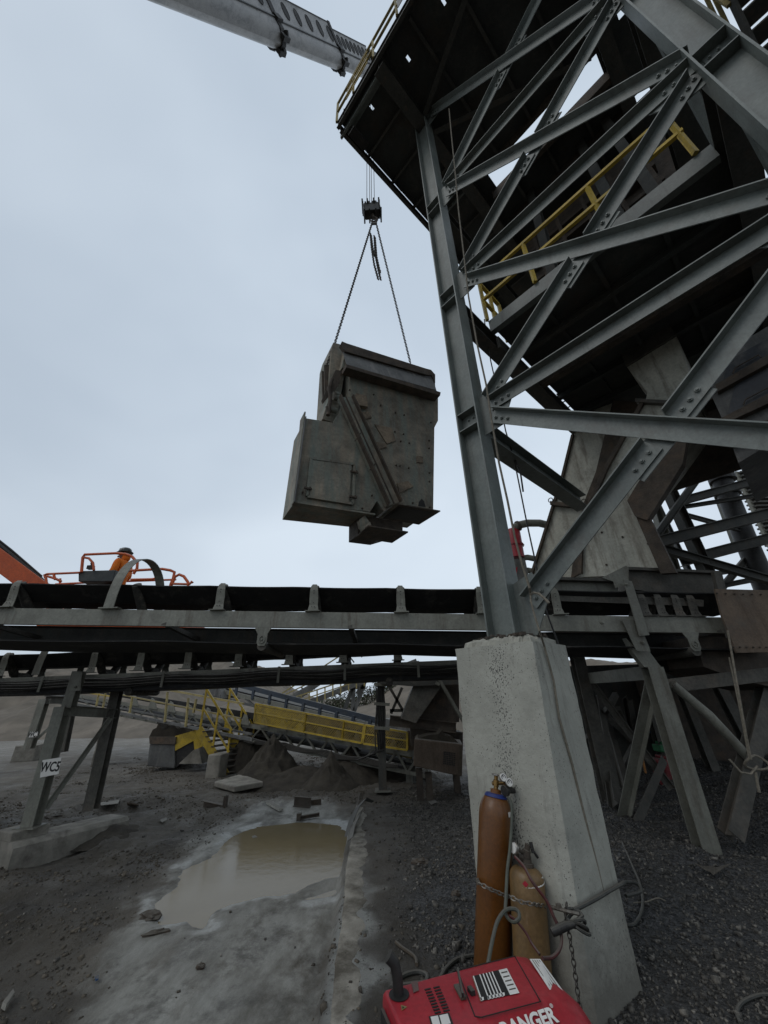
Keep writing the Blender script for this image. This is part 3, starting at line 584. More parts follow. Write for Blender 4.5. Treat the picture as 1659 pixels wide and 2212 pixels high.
# ------------------------------------------------------------------ the steel tower
tw = thing('steel_tower', 'tall grey cross-braced steel tower with dark platforms standing on the concrete pier', 'tower', (1.15, 3.75, 2.1))
CH = 13.6
def column(a, b, z0, z1, m_, wz=(.30, .24)):
    mb = MB(); hd, bf_ = wz[0] / 2, wz[1] / 2
    mb.wbox(a - hd, a - hd + .018, b - bf_, b + bf_, z0, z1); mb.wbox(a + hd - .018, a + hd, b - bf_, b + bf_, z0, z1); mb.wbox(a - hd + .018, a + hd - .018, b - .007, b + .007, z0, z1)
    return mb.build('column', m_, tw)
column(0, 0, 2.16, CH, M['steel']); column(3.28, 0, 0, 19.0, M['steel'], (.30, .25))
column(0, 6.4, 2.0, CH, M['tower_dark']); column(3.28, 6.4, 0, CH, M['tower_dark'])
def stiff(a, z, dn=.26, hd=.13, b=.118):
    mb = MB()
    mb.wbox(a - hd, a + hd, -b, -.008, z, z + .014); mb.wbox(a - .07, a + .07, -.016, -.0075, z - dn + .02, z)
    for i in range(2):
        for j in range(2): mb.bolt(W(a - .03 + .07 * i, -.010, z - .08 - .09 * j), -V, .016, .016)
    for i in range(2): mb.bolt(W(a - .05 + .1 * i, -.07, z + .016), Z_, .014, .014)
    mb.build('stiffener', M['steel'], tw); mb = MB(); mb.wbox(a - hd, a + hd, -b, -.008, z - dn, z - dn + .014); mb.build('stiffener', M['steel'], tw)
LA, LB, LC, LD, LE = 13.45, 10.05, 7.42, 4.86, 2.36
for z_ in (LB - .1, LC - .1, LD + .05): stiff(0, z_)
for z_ in (9.85, 7.35, 4.9): stiff(3.28, z_, .30, .13, .122)
def brace(A, B, front, wd=.17, fl=.095, extra=''):
    # angle: the leaf lies in the frame's plane, the other leaf sticks out along its upper edge
    b0 = -.030 if front else -.012
    d = Vector(B) - Vector(A)
    mb = MB(); mb.beam(A, B, [(-wd / 2, wd / 2, -b0, -b0 + .012), (-wd / 2, -wd / 2 + .012, -b0 + .012, -b0 + fl)], up=-V)
    d.normalize(); s_ = d.cross(-V).normalized()
    for e, sgn in ((A, 1), (B, -1)):
        for k in range(3): mb.bolt(Vector(e) + d * sgn * (.07 + .085 * k) + s_ * .02 - V * (-b0 + .012), -V, .021, .017)
    return mb.build('brace', M['steel'], tw)
def braceX(a0, z0, a1, z1, cross_a, mirror_plate=True):
    A, B = W(a0, 0, z0), W(a1, 0, z1); f_ = (cross_a - a0) / (a1 - a0); g_ = .13 / (B - A).length
    brace(A, A.lerp(B, f_ - g_), False); brace(A.lerp(B, f_ + g_), B, False)
    d = (B - A).normalized(); c_ = A.lerp(B, f_); s_ = d.cross(-V).normalized()
    mb = MB(); mb.obox(c_ + s_ * .02 + V * .002, d * .42, s_ * .105, V * .006); mb.build('splice_plate', M['steel'], tw)
uL, uR = .30, 3.13
levels = [(LE, 2.36), (LD, 4.86), (LC, 7.35), (LB, 9.95), (LA, 12.9)]
for i in (1, 2, 3): brace(W(uL, 0, levels[i][0]), W(uR, 0, levels[i][1]), False)           # struts
for i in range(4):
    lo, hi = levels[i], levels[i + 1]
    zt0 = hi[0] - .18; zt1 = lo[1] + .16                    # falling brace, continuous
    brace(W(uL, 0, zt0), W(uR, 0, zt1), True)
    zu0 = lo[0] + .10; zu1 = hi[1] - .14                    # rising brace, cut at the crossing
    fx = (zt0 - zu0) / ((zu1 - zu0) - (zt1 - zt0))
    braceX(uL, zu0, uR, zu1, uL + fx * (uR - uL))
def gusset(pts, nm_='gusset_plate'):
    mb = MB(); mb.prism([W(a, -.0, z) for a, z in pts], V * .012); return mb.build(nm_, M['steel'], tw)
gusset([(.13, 2.66), (.36, 2.74), (.50, 2.52), (.30, 2.17), (.13, 2.17)])
for (l, r_) in levels[1:]:
    gusset([(.13, l + .22), (.42, l + .24), (.60, l + .02), (.40, l - .34), (.13, l - .36)])
    if r_ > 3: gusset([(3.15, r_ + .30), (3.15, r_ - .34), (2.95, r_ - .34), (2.72, r_ - .05), (2.95, r_ + .30)])
# beams running back from the two front columns, one part each
def vbeam(a, b0, b1, z, h_=.30, w_=.2, m_='tower_dark', nm_='floor_beam'):
    mb = MB(); mb.beam(W(a, b0, z), W(a, b1, z), Irect(w_, h_)); return mb.build(nm_, M[m_], tw)
def ubeam(a0, a1, b, z, h_=.30, w_=.15, m_='tower_dark', nm_='floor_beam'):
    mb = MB(); mb.beam(W(a0, b, z), W(a1, b, z), Irect(w_, h_)); return mb.build(nm_, M[m_], tw)
vbeam(0, .14, 3.25, 4.72, .26, .22, 'steel'); vbeam(0, .14, 6.3, 7.02, .34); vbeam(3.28, .14, 6.3, 7.12, .40, .26); vbeam(3.28, .14, 6.3, 9.8, .34, .2); vbeam(0, .14, 6.3, 9.8, .3)
vbeam(3.28, .14, 4.5, 4.75, .36, .2)
for a_, z0_, z1_ in ((3.30, 9.7, 7.35), (3.30, 7.2, 4.9)):
    mb = MB(); mb.beam(W(3.26, .16, z0_), W(3.26, 1.6, z1_), [(-.06, .06, -.006, .006), (.05, .06, .006, .1)], up=U); mb.build('brace', M['steel'], tw)
# upper platform
UZ = 13.65
def deck_grid(name, a0, a1, b0, b1, z, holes, cell=.085, m_='deck'):
    mb = MB(); na_, nb_ = int((a1 - a0) / cell), int((b1 - b0) / cell); hs = set()
    for (ha, hb) in holes: hs.add((int((ha - a0) / cell), int((hb - b0) / cell)))
    idx = lambda i, j: j * (na_ + 1) + i
    vs = [W(a0 + (a1 - a0) * i / na_, b0 + (b1 - b0) * j / nb_, z) for j in range(nb_ + 1) for i in range(na_ + 1)]
    fs = [(idx(i, j), idx(i + 1, j), idx(i + 1, j + 1), idx(i, j + 1)) for j in range(nb_) for i in range(na_) if (i, j) not in hs]
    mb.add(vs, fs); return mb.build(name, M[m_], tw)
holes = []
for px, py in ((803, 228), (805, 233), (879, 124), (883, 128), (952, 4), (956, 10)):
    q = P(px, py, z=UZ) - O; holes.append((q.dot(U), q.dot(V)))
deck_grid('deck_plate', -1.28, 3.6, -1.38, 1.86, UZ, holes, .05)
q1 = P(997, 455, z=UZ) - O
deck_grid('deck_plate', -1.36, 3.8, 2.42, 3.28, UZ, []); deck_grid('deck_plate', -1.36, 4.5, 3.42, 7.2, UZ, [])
for a_, b_ in ((-1.36, .45), (3.12, 3.8)): mb = MB(); mb.wbox(a_, b_, 1.86, 2.42, UZ, UZ + .01); mb.build('deck_plate', M['deck'], tw)
mb = MB(); mb.wbox(-1.36, .5, 3.28, 3.42, UZ, UZ + .01); mb.build('deck_plate', M['deck'], tw)
vbeam(0, -1.36, 7.2, UZ - .19, .34, .26, 'tower_dark', 'girder'); vbeam(3.28, -1.36, 7.2, UZ - .19, .34, .26, 'tower_dark', 'girder'); vbeam(-1.33, -1.36, 7.2, UZ - .12, .2, .08, 'tower_dark', 'edge_beam')
ubeam(-1.36, 3.6, -1.42, UZ - .02, .30, .07, 'tower_dark', 'edge_beam')
mb = MB(); mb.wbox(-1.42, 0.0, -1.30, -1.25, UZ - .26, UZ - .02); mb.wbox(-1.42, 0, -1.25, -1.12, UZ - .04, UZ - .02); mb.build('edge_angle', M['steel'], tw)
for b_2 in (-.55, .25, 1.05, 1.80, 2.5, 3.2, 4.1, 5.0, 5.9, 6.8): ubeam(-1.29, -.13, b_2, UZ - .06, .11, .05, 'tower_dark' if b_2 != 1.8 else 'steel', 'joist')
for a_ in (.85, 1.7, 2.55):
    vbeam(a_, -1.3, 1.84, UZ - .07, .13, .06, 'tower_dark', 'joist')
for a_ in (.85, 1.7, 2.55): vbeam(a_, 2.45, 7.0, UZ - .07, .13, .06, 'tower_dark', 'joist')
mb = MB(); mb.beam(W(0.1, -.1, UZ - .3), W(3.3, -1.3, UZ - .3), [(-.05, .05, 0, .01), (-.05, -.04, .01, .08)]); mb.beam(W(.1, .2, UZ - .45), W(3.0, 1.75, UZ - .45), [(-.05, .05, 0, .01)]); mb.build('deck_brace', M['tower_dark'], tw)
# vibrating screen body and frames between the platforms, one dark ribbed mass
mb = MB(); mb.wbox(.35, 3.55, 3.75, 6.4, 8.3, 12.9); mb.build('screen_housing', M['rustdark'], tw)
mb = MB()
for k in range(7): mb.wbox(.30, 3.15, 3.55 - .03 * (k % 2), 3.74, 8.8 + k * .55, 8.9 + k * .55)
for k in range(5): mb.wbox(.6 + k * .6, .68 + k * .6, 3.48, 3.56, 8.6, 12.5)
mb.build('housing_rib', M['rustdark'], tw)
mb = MB()
for a_, zl in ((.9, 8.6), (2.2, 8.6), (2.75, 8.3)): mb.beam(W(a_, 2.3, zl - 1.0), W(a_ + .1, 3.2, UZ), Irect(.18, .18))
mb.build('hanger_post', M['tower_dark'], tw)
mb = MB(); mb.wbox(.3, 3.2, 2.38, 2.50, UZ - .34, UZ - .005); mb.wbox(.3, 3.2, 1.80, 1.88, UZ - .2, UZ - .003); mb.wbox(.3, 3.2, 3.26, 3.30, UZ - .3, UZ - .004); mb.build('girder', M['rustdark'], tw)
# lower platform
LZ = 7.24
deck_grid('deck_plate', .14, 3.2, .98, 4.9, LZ, [], .5); 
mb = MB(); mb.beam(W(.10, .90, LZ + .02), W(3.14, .90, LZ + .02), [(0, .012, -.13, .13), (-.09, 0, .118, .13), (-.09, 0, -.13, -.118)]); mb.build('edge_channel', M['steel'], tw)
for b_2 in (1.7, 2.5, 3.3, 4.1): ubeam(.12, 3.28, b_2, LZ - .09, .15, .08, 'deck', 'joist')
for a_ in (.9, 1.7, 2.5): vbeam(a_, 1.0, 4.8, LZ - .03, .05, .06, 'deck', 'joist')
mb = MB(); mb.wbox(.1, 3.3, 2.32, 2.46, LZ - .42, LZ - .01); mb.build('floor_beam', M['rustdark'], tw)
mb = MB(); mb.wbox(.12, .17, .98, 6.2, LZ - .45, LZ - .2); mb.build('floor_beam', M['tower_dark'], tw)
mb = MB(); mb.wbox(.9, 3.2, 4.95, 5.0, 5.1, 6.45); mb.build('dark_recess_sheet', M['rustdark'], tw)  # dark sheet added to fill the shaded recess behind the chutes
mb = MB(); mb.wbox(.5, 6.2, 4.6, 6.6, 6.4, 6.5); mb.wbox(.5, 6.4, 3.0, 3.1, 4.9, 6.4) if False else None; mb.build('deck_plate', M['rustdark'], tw)
# railings ------------------------------------------------
def railing(p0, p1, h_, posts, m_, r_=.022, square=True, mid=.5, toe=False, parent=tw, nm_='railing'):
    mbr = MB(); sq = [(-r_, r_, -r_, r_)]
    mbr.beam(p0 + Z_ * h_, p1 + Z_ * h_, sq); mbr.beam(p0 + Z_ * h_ * mid, p1 + Z_ * h_ * mid, sq)
    rl = mbr.build(nm_, m_, parent)
    for f_ in posts:
        q = p0.lerp(p1, f_); mp_ = MB(); mp_.beam(q, q + Z_ * (h_ - r_), sq, up=X_); mp_.build('post', m_, rl)
    if toe: mt = MB(); mt.beam(p0 + Z_ * .06, p1 + Z_ * .06, [(-.004, .004, -.05, .05)]); mt.build('toe_board', m_, rl)
    return rl
railing(W(-1.36, -1.46, UZ + .12), W(3.5, -1.46, UZ + .12), 1.05, [0, .13, .27, .42, .57, .72, .86, 1], M['oldyellow'], .024)
railing(W(-1.36, 7.0, UZ + .12), W(-1.36, 2.0, UZ + .12), 1.0, [0, .3, .6, .9], M['oldyellow'], .024)
for k in range(4): mb = MB(); mb.wbox(-.95, -.2, -1.50, -1.485, UZ + .25 + .22 * k, UZ + .28 + .22 * k); mb.build('infill_slat', M['yellow'], tw)
mb = MB(); 
for k in range(3): mb.beam(W(.75 + k * .9, -1.50, UZ + .2), W(1.5 + k * .9, -1.50, UZ + .2), [(-.005, .005, 0, .7)])
mb.build('infill_panel', M['tank'], tw)
r1 = railing(W(.12, .86, LZ + .15), W(3.05, .86, LZ + .15), 1.02, [.29, .645, .985], M['yellow'], .026, mid=.52)
railing(W(.10, .86, LZ + .15), W(.10, 1.5, LZ + .15), 1.02, [0.0, .5, 1], M['yellow'], .026, mid=.52)
mb = MB(); mb.beam(W(3.0, .86, LZ + .2), W(3.0, .86, LZ + .95), [(-.028, .028, -.01, .01)], up=V); mb.build('gate_panel', M['yellow'], tw)
# small lamp bracket and cable loops under the upper platform edge
q = P(775, 300, z=UZ - .5)
mb = MB(); mb.obox(q, U * .10, V * .22, Z_ * .02); mb.obox(q + Z_ * .14, U * .03, V * .18, Z_ * .12); mb.build('edge_bracket', M['blackiron'], tw)
def hang(pxs, z, r_=.012, **k): return [P(a, b, z=z) for a, b in pxs]
mb = MB(); mb.tube([P(a, b, z=UZ - .1) for a, b in ((743, 235), (742, 258), (750, 276), (768, 288), (780, 286))], .012, 5)
mb.tube([P(a, b, z=UZ - .1) for a, b in ((830, 352), (836, 362), (842, 368))] + [P(a, b, z=UZ - .1) for a, b in ((845, 372), (850, 392), (866, 412), (884, 424), (898, 430))], .012, 5); mb.build('hanging_cable', M['blackiron'], tw)
# side stair at the top right of the tower
st = MB(); st.beam(P(1594, -40, v=1.2), P(1700, 226, v=1.2), [(-.02, .02, -.12, .12)]);
US = 4.3
sA, sB = P(1571, -20, u=US), P(1648, 142, u=US)
ds = (sA - sB)
stt = thing('access_staircase', 'dark open tread staircase with faded yellow handrail high at the upper right of the tower', 'staircase', tuple(sB))
sA2, sB2 = sB + ds * 1.7, sB - ds * 1.3
st = MB(); st.beam(sA2, sB2, [(-.015, .015, -.12, .12)], up=Z_); st.build('stringer', M['tower_dark'], stt)
st = MB(); st.beam(sA2 + U * .95, sB2 + U * .95, [(-.015, .015, -.12, .12)], up=Z_); st.build('stringer', M['tower_dark'], stt)
Ls = (sA2 - sB2).length; nst = int(abs(sA2.z - sB2.z) / .21) if abs(sA2.z - sB2.z) > 1 else int(Ls / .3)
for k in range(nst):
    q = sB2.lerp(sA2, (k + .5) / nst); mb = MB(); mb.obox(q + U * .475, U * .455, V * .13, Z_ * .018); mb.build('tread', M['tower_dark'], stt)
r_ = MB(); r_.beam(sA2 + Z_ * 1.0 - U * .04, sB2 + Z_ * 1.0 - U * .04, [(-.022, .022, -.022, .022)]); r_.beam(sA2 + Z_ * .55 - U * .04, sB2 + Z_ * .55 - U * .04, [(-.022, .022, -.022, .022)]); rl = r_.build('handrail', M['oldyellow'], stt)
for k in range(6):
    q = sB2.lerp(sA2, (k + .3) / 6) - U * .04; mb = MB(); mb.beam(q, q + Z_ * 1.0, [(-.022, .022, -.022, .022)], up=U); mb.build('post', M['oldyellow'], rl)
# dark inspection-door machine on the right, hanging inside the tower
mc = thing('screening_machine', 'big grey machine with dark rectangular inspection doors at the right edge, inside the tower', 'machine', tuple(W(3.2, 3.2, 4)))
vb = 3.05
def pv(pts, v): return [P(a, b, v=v) for a, b in pts]
mb = MB(); mb.prism(pv([(1510, 795), (1700, 680), (1760, 900), (1595, 1000), (1560, 905)], vb), V * 1.8); mb.build('machine_body', M['tank'], mc)
for pts in ([(1548, 838), (1700, 752), (1700, 772), (1552, 853)], [(1556, 912), (1700, 838), (1710, 856), (1560, 925)], [(1575, 955), (1700, 895), (1712, 915), (1580, 968)]):
    mb = MB(); mb.prism(pv(pts, vb - .005), -V * .10); mb.build('flange', M['rustdark'], mc)
for pts, hd in (([(1560, 832), (1700, 755), (1690, 715), (1575, 780)], [(1585, 812), (1590, 800), (1640, 772), (1645, 778)]), ([(1570, 905), (1700, 838), (1690, 775), (1590, 825)], [(1608, 880), (1612, 868), (1670, 838), (1675, 845)])):
    mb = MB(); mb.prism(pv(pts, vb - .004), -V * .02); dn = mb.build('inspection_door', M['darkpanel'], mc)
    mb = MB(); mb.tube([p - V * .07 for p in pv(hd, vb)], .010, 5); mb.build('handle', M['rustdark'], dn)

# ------------------------------------------------------------------ chutes inside the tower
def slab(mb, px, v, depth, **k): mb.prism(pv(px, v), V * depth); return mb
ca = thing('transfer_chute', 'bent pale grey chute dropping behind the crossed braces on to the conveyor', 'chute', tuple(W(.8, 3.3, 3)))
VA = 3.2
mb = MB(); slab(mb, [(1332, 745), (1430, 672), (1460, 722), (1352, 790)], VA, .9); mb.build('chute_section', M['convdark'], ca)
mb = MB(); slab(mb, [(1352, 790), (1460, 722), (1500, 836), (1492, 866), (1396, 862), (1398, 845)], VA + .06, .9); mb.build('chute_section', M['chute'], ca)
mb = MB(); slab(mb, [(1385, 872), (1515, 878), (1440, 985), (1362, 1088), (1374, 1118), (1430, 1240), (1258, 1246), (1252, 1190), (1256, 1135), (1310, 1010)], VA + .06, 1.0); mb.build('chute_section', M['chute'], ca)
mb = MB(); mb.prism(pv([(1372, 860), (1510, 870), (1510, 876), (1372, 867)], VA - .05), V * 1.2); mb.build('flange', M['convdark'], ca)
# the darker side cheek on the right of the bend
mb = MB(); A_ = pv([(1424, 985), (1500, 900), (1480, 1010), (1405, 1130), (1378, 1120), (1362, 1088)], VA - .02); mb.prism(A_, -V * .16); mb.build('dark_cheek', M['rustdark'], ca)
mb = MB(); mb.prism(pv([(1380, 1122), (1406, 1118), (1466, 1240), (1432, 1242)], VA - .02), -V * .12); mb.build('dark_cheek', M['rustdark'], ca)
mb = MB()
for a, b in ((1300, 1150), (1345, 1160), (1310, 1220), (1400, 1175), (1290, 1110), (1330, 905), (1450, 900), (1400, 905)): mb.bolt(P(a, b, v=VA + .05), -V, .016, .014)
mb.build('bolt', M['rustdark'], ca)
cb = thing('feed_chute', 'narrow pale grey chute leaning down behind the tower to the left of the bent chute', 'chute', tuple(W(.2, 4.6, 3)))
VB = 4.3
mb = MB(); slab(mb, [(1256, 895), (1330, 868), (1318, 930), (1298, 1000), (1264, 1092), (1198, 1088), (1216, 1030), (1236, 950)], VB, .4); mb.build('chute_section', M['chute'], cb)
mb = MB(); slab(mb, [(1198, 1092), (1262, 1098), (1255, 1190), (1232, 1300), (1140, 1300), (1150, 1240)], VB + .02, .4); mb.build('chute_section', M['chute'], cb)
mb = MB(); mb.prism(pv([(1188, 1082), (1268, 1091), (1268, 1098), (1188, 1090)], VB - .12), V * .7); mb.build('flange', M['rustdark'], cb)
q_ = pv([(1388, 872), (1312, 1010), (1258, 1135), (1254, 1240)], VA + .03)
for i_ in range(3): mb = MB(); mb.beam(q_[i_], q_[i_ + 1], [(-.03, .03, -.012, .05)], up=-V); mb.build('edge_angle', M['rustdark'], ca)
q_ = pv([(1238, 940), (1216, 1030), (1198, 1086), (1150, 1240), (1140, 1296)], VB - .02)
for i_ in range(4): mb = MB(); mb.beam(q_[i_], q_[i_ + 1], [(-.025, .025, -.012, .05)], up=-V); mb.build('edge_angle', M['rustdark'], cb)
mb = MB(); mb.prism(pv([(1326, 868), (1400, 872), (1340, 1000), (1266, 1135), (1256, 1240), (1236, 1250), (1244, 1180), (1262, 1092), (1290, 1020)], VB - .01), -V * .06); mb.build('dark_cheek', M['rustdark'], cb)  # dark side sheet, also colours in the shaded gap between the two chutes
mb = MB()
for a, b in ((1190, 1083), (1262, 1086)):
    c_ = P(a, b, v=VB - .1) + Z_ * .03; mb.tube([c_ + U * .05 * math.cos(q_) + Z_ * .05 * math.sin(q_) for q_ in np.linspace(0, 6.28, 11)[:-1]], .01, 5, closed=True)
mb.build('lifting_eye', M['rustdark'], cb)
# small walkway ladder hanging at the edge of the lower deck
ld = thing('hanging_ladder', 'short dark ladder frame hanging at the far edge of the lower platform', 'ladder', tuple(P(1215, 880, v=4.6)))
mb = MB(); A_, B_ = P(1205, 858, v=4.6), P(1236, 912, v=4.6); mb.beam(A_, B_, [(-.02, .02, -.02, .02)]); A2, B2 = P(1220, 850, v=5.0), P(1252, 902, v=5.0); mb.beam(A2, B2, [(-.02, .02, -.02, .02)]); mb.build('side_rail', M['blackiron'], ld)
for k in range(5):
    mb = MB(); mb.beam(A_.lerp(B_, k / 4), A2.lerp(B2, k / 4), [(-.03, .03, -.012, .012)]); mb.build('rung', M['blackiron'], ld)
# ------------------------------------------------------------------ crane boom, hook block, slings
LY = 7.5
tip = P(800, 152, y=LY)
S_ = P(395, -24, y=3.3)
bm_ = thing('crane_boom', 'light grey telescopic crane boom with oval holes reaching in from the top left', 'crane boom', tuple(tip))
dB = (tip - S_); LB_ = dB.length; dB.normalize(); sB_ = dB.cross(Z_).normalized(); uB = sB_.cross(dB).normalized()
def bprof(w_, h_):
    pts = [(-w_/2, h_/2), (w_/2, h_/2), (w_*.27, -h_*.12)]
    for k in range(7):
        a = math.radians(0 - 180 * k / 6); pts.append((w_*.26 * math.cos(a), -h_*.16 + h_*.34 * math.sin(a)))
    pts.append((-w_*.27, -h_*.12)); return pts
def tpos(px, py):  # distance along the boom axis nearest to a picture point
    best = min(np.linspace(-.6, 1.2, 800), key=lambda t_: (PX(S_ + dB * LB_ * t_)[0] - px) ** 2); return best * LB_
def bsec(t0, t1, w_, h_, holes_n, off=0):
    A, B = S_ + dB * t0, S_ + dB * t1; pr = bprof(w_, h_)
    mb = MB(); n = len(pr); vs = [A + sB_ * x + uB * y for x, y in pr] + [B + sB_ * x + uB * y for x, y in pr]
    fs = [tuple(range(n)), tuple(range(2*n - 1, n - 1, -1))] + [(i, (i + 1) % n, n + (i + 1) % n, n + i) for i in range(n)]
    mb.add(vs, fs); s_ = mb.build('boom_section', M['boom'], bm_, smooth=True)
    mb = MB()
    for sg in (-1, 1): mb.obox((A + B) / 2 + sB_ * sg * (w_*.27 + .015) - uB * h_ * .13, dB * (t1 - t0) / 2, sB_ * .02, uB * .03)
    mb.obox((A + B) / 2 + uB * (h_/2 + .015), dB * (t1 - t0) / 2, sB_ * (w_/2 + .03), uB * .015); mb.build('edge_strip', M['boomdark'], s_)
    for k in range(holes_n):
        tt = t0 + (t1 - t0) * (off + (k + .5) * (1 - off) / holes_n)
        for sg in (-1, 1):
            sd_v = (sB_ * sg * w_ * .23 + uB * h_ * .62).normalized(); c_ = S_ + dB * tt + sB_ * sg * (w_ * .395 + .004) + uB * h_ * .20 - uB * .003; mb = MB()
            ring = [c_ + dB * .10 * math.cos(a) * h_ + sd_v * .20 * math.sin(a) * h_ for a in np.linspace(0, 2 * math.pi, 17)[:-1]]
            mb.tube(ring, .012, 5, closed=True); mb.prism(ring, -sB_ * sg * .003); mb.build('dark_hole_disc', M['blackiron'], s_)  # rim with a flat dark disc in place of the shaded hollow
    return s_
def collar(t0, w_, h_, ln=.28):
    mb = MB(); A = S_ + dB * (t0 - ln / 2); 
    pr = bprof(w_ + .10, h_ + .12); n = len(pr); B = A + dB * ln * .45
    vs = [A + sB_ * x + uB * y for x, y in pr] + [B + sB_ * x + uB * y for x, y in pr]
    mb.add(vs, [tuple(range(n)), tuple(range(2*n - 1, n - 1, -1))] + [(i, (i + 1) % n, n + (i + 1) % n, n + i) for i in range(n)])
    for sg in (-1, 1):
        mb.obox(A + dB * .2 + sB_ * sg * (w_ * .29) - uB * h_ * .14, dB * .16, sB_ * .06, uB * .14)
        mb.obox(A + dB * .1 + sB_ * sg * w_ * .15 - uB * (h_ * .50), dB * .18, sB_ * .08, uB * .12); mb.cyl(A + dB * .22 + sB_ * sg * w_ * .25 - uB * (h_ * .42), A + dB * .22 + sB_ * sg * w_ * .08 - uB * (h_ * .54), .09, 10)
    mb.build('collar', M['blackiron'], bm_)
tC1, tC2 = tpos(585, 70), tpos(722, 110)
bsec(-14.0, tC1, 1.50, 1.72, 12, .1); bsec(tC1, tC2, 1.26, 1.46, 5, .12); bsec(tC2, LB_ - .2, 1.06, 1.22, 8, .06)
collar(tC1, 1.50, 1.72, .5); collar(tC2, 1.26, 1.46, .4)
mb = MB(); mb.obox(tip + dB * .5 + uB * .1, dB * .5, sB_ * .5, uB * .55)
for k in (-.3, -.1, .1, .3): mb.cyl(tip + dB * .5 + sB_ * (k - .03) - uB * .4, tip + dB * .5 + sB_ * (k + .03) - uB * .4, .32, 18)
mb.build('boom_head', M['blackiron'], bm_)

hb = P(803, 455, y=LY)
hk = thing('hook_block', 'black crane hook block hanging on four wire ropes', 'hook block', tuple(hb))
R_ = Matrix.Rotation(math.radians(-6), 3, 'Y'); hx, hz, hy = R_ @ X_, R_ @ Z_, Y_.copy()
bw, bh = .30, .42
for sg in (-1, 1): mb = MB(); mb.obox(hb + hx * sg * bw, hx * .015, hy * .20, hz * bh); mb.build('side_plate', M['blackiron'], hk, bevel=.02)
mb = MB(); mb.obox(hb + hz * -.02, hx * (bw - .03), hy * .16, hz * .26); mb.build('counterweight', M['blackiron'], hk, bevel=.01)
for k in (-.2, -.07, .06, .19): mb = MB(); mb.cyl(hb + hx * (k - .025) + hz * .24, hb + hx * (k + .025) + hz * .24, .19, 20); mb.build('sheave', M['blackiron'], hk)
mb = MB()
for sx_ in (-.31, -.12, .12, .31):
    for sz_ in (.36, .2, -.34): mb.cyl(hb + hx * sx_ + hz * sz_ - hy * .24, hb + hx * sx_ + hz * sz_ + hy * .24, .028, 8)
mb.build('tie_bolt', M['blackiron'], hk)
mb = MB(); hc = hb - hz * .56
mb.tube([hb - hz * .22, hb - hz * .38, hc + hz * .08 + hx * .02] + [hc + (hx * math.sin(a) + hz * math.cos(a)) * .13 - hz * .06 for a in np.linspace(.3, 4.9, 12)], [.06, .055, .05] + [.05 - .003 * k for k in range(12)], 10); mb.build('hook', M['rustdark'], hk, smooth=True)
for k, (xo, px) in enumerate(((-.14, 798), (-.03, 802.5), (.04, 805), (.15, 809.5))):
    b = hb + hx * xo + hz * .40; mb = MB(); mb.tube([b, Vector((b.x + (tip.x - hb.x) * .95, b.y, tip.z))], .013, 6)
    lb = ['first (leftmost)', 'second from left', 'third from left', 'fourth (rightmost)'][k]
    o = mb.build('hoist_rope', M['blackiron']); tag(o, lb + ' of the four thin wire ropes carrying the hook block', 'wire rope', 'wire ropes of the crane')
def chain_pts(mb, pts, ll=.09, wr=.011):
    pts = [Vector(p) for p in pts]; seg = []; acc = 0
    L = [0]
    for a, b in zip(pts, pts[1:]): L.append(L[-1] + (b - a).length)
    n = max(2, int(L[-1] / (ll * .72)))
    def at_(d):
        for i in range(len(pts) - 1):
            if d <= L[i + 1] or i == len(pts) - 2: return pts[i].lerp(pts[i + 1], min(1, (d - L[i]) / max(1e-6, L[i + 1] - L[i]))), (pts[i + 1] - pts[i]).normalized()
    for k in range(n):
        c_, d = at_(L[-1] * (k + .5) / n); a = d.cross(Z_ if abs(d.z) < .85 else Y_).normalized(); b = d.cross(a)
        s_ = a * math.cos(.78) + b * math.sin(.78) if k % 2 else a * math.cos(.78) - b * math.sin(.78)
        ring = [c_ + d * math.cos(q) * ll * .5 * (1 if abs(math.cos(q)) > .5 else .8) + s_ * math.sin(q) * ll * .33 for q in np.linspace(0, 2 * math.pi, 9)[:-1]]
        mb.tube(ring, wr, 4, closed=True)
    return mb
# ------------------------------------------------------------------ the hanging chute
hh_ = Vector((.87, .49, 0)).normalized(); nn2 = Vector((-hh_.y, hh_.x, 0))     # nn2 points away from the camera
LO = P(790, 930, y=LY)
def z4(px, py): return (564 + .26 * px, 696.8 + .26 * py)
def pl(pts, off=0): return [P(*z4(a, b), n=nn2, o=LO + nn2 * off) for a, b in pts]
ld_ = thing('hanging_chute', 'dirty grey-brown steel transfer chute hanging from the crane by two chains', 'chute', tuple(LO))
DP = 1.25
mb = MB(); mb.prism(pl([(700, 225), (1440, 432), (1447, 530), (1470, 605), (1470, 815), (1440, 872), (1430, 1555), (1120, 1505), (745, 640), (735, 392), (672, 372)]), nn2 * DP)
mb.build('chute_body', M['rusty'], ld_)
mb = MB(); mb.prism(pl([(372, 795), (600, 832), (648, 742), (700, 640), (1120, 1505), (1020, 1565), (962, 1482), (905, 1572), (280, 1490)], .03), nn2 * .95); mb.build('side_hopper', M['rusty'], ld_)
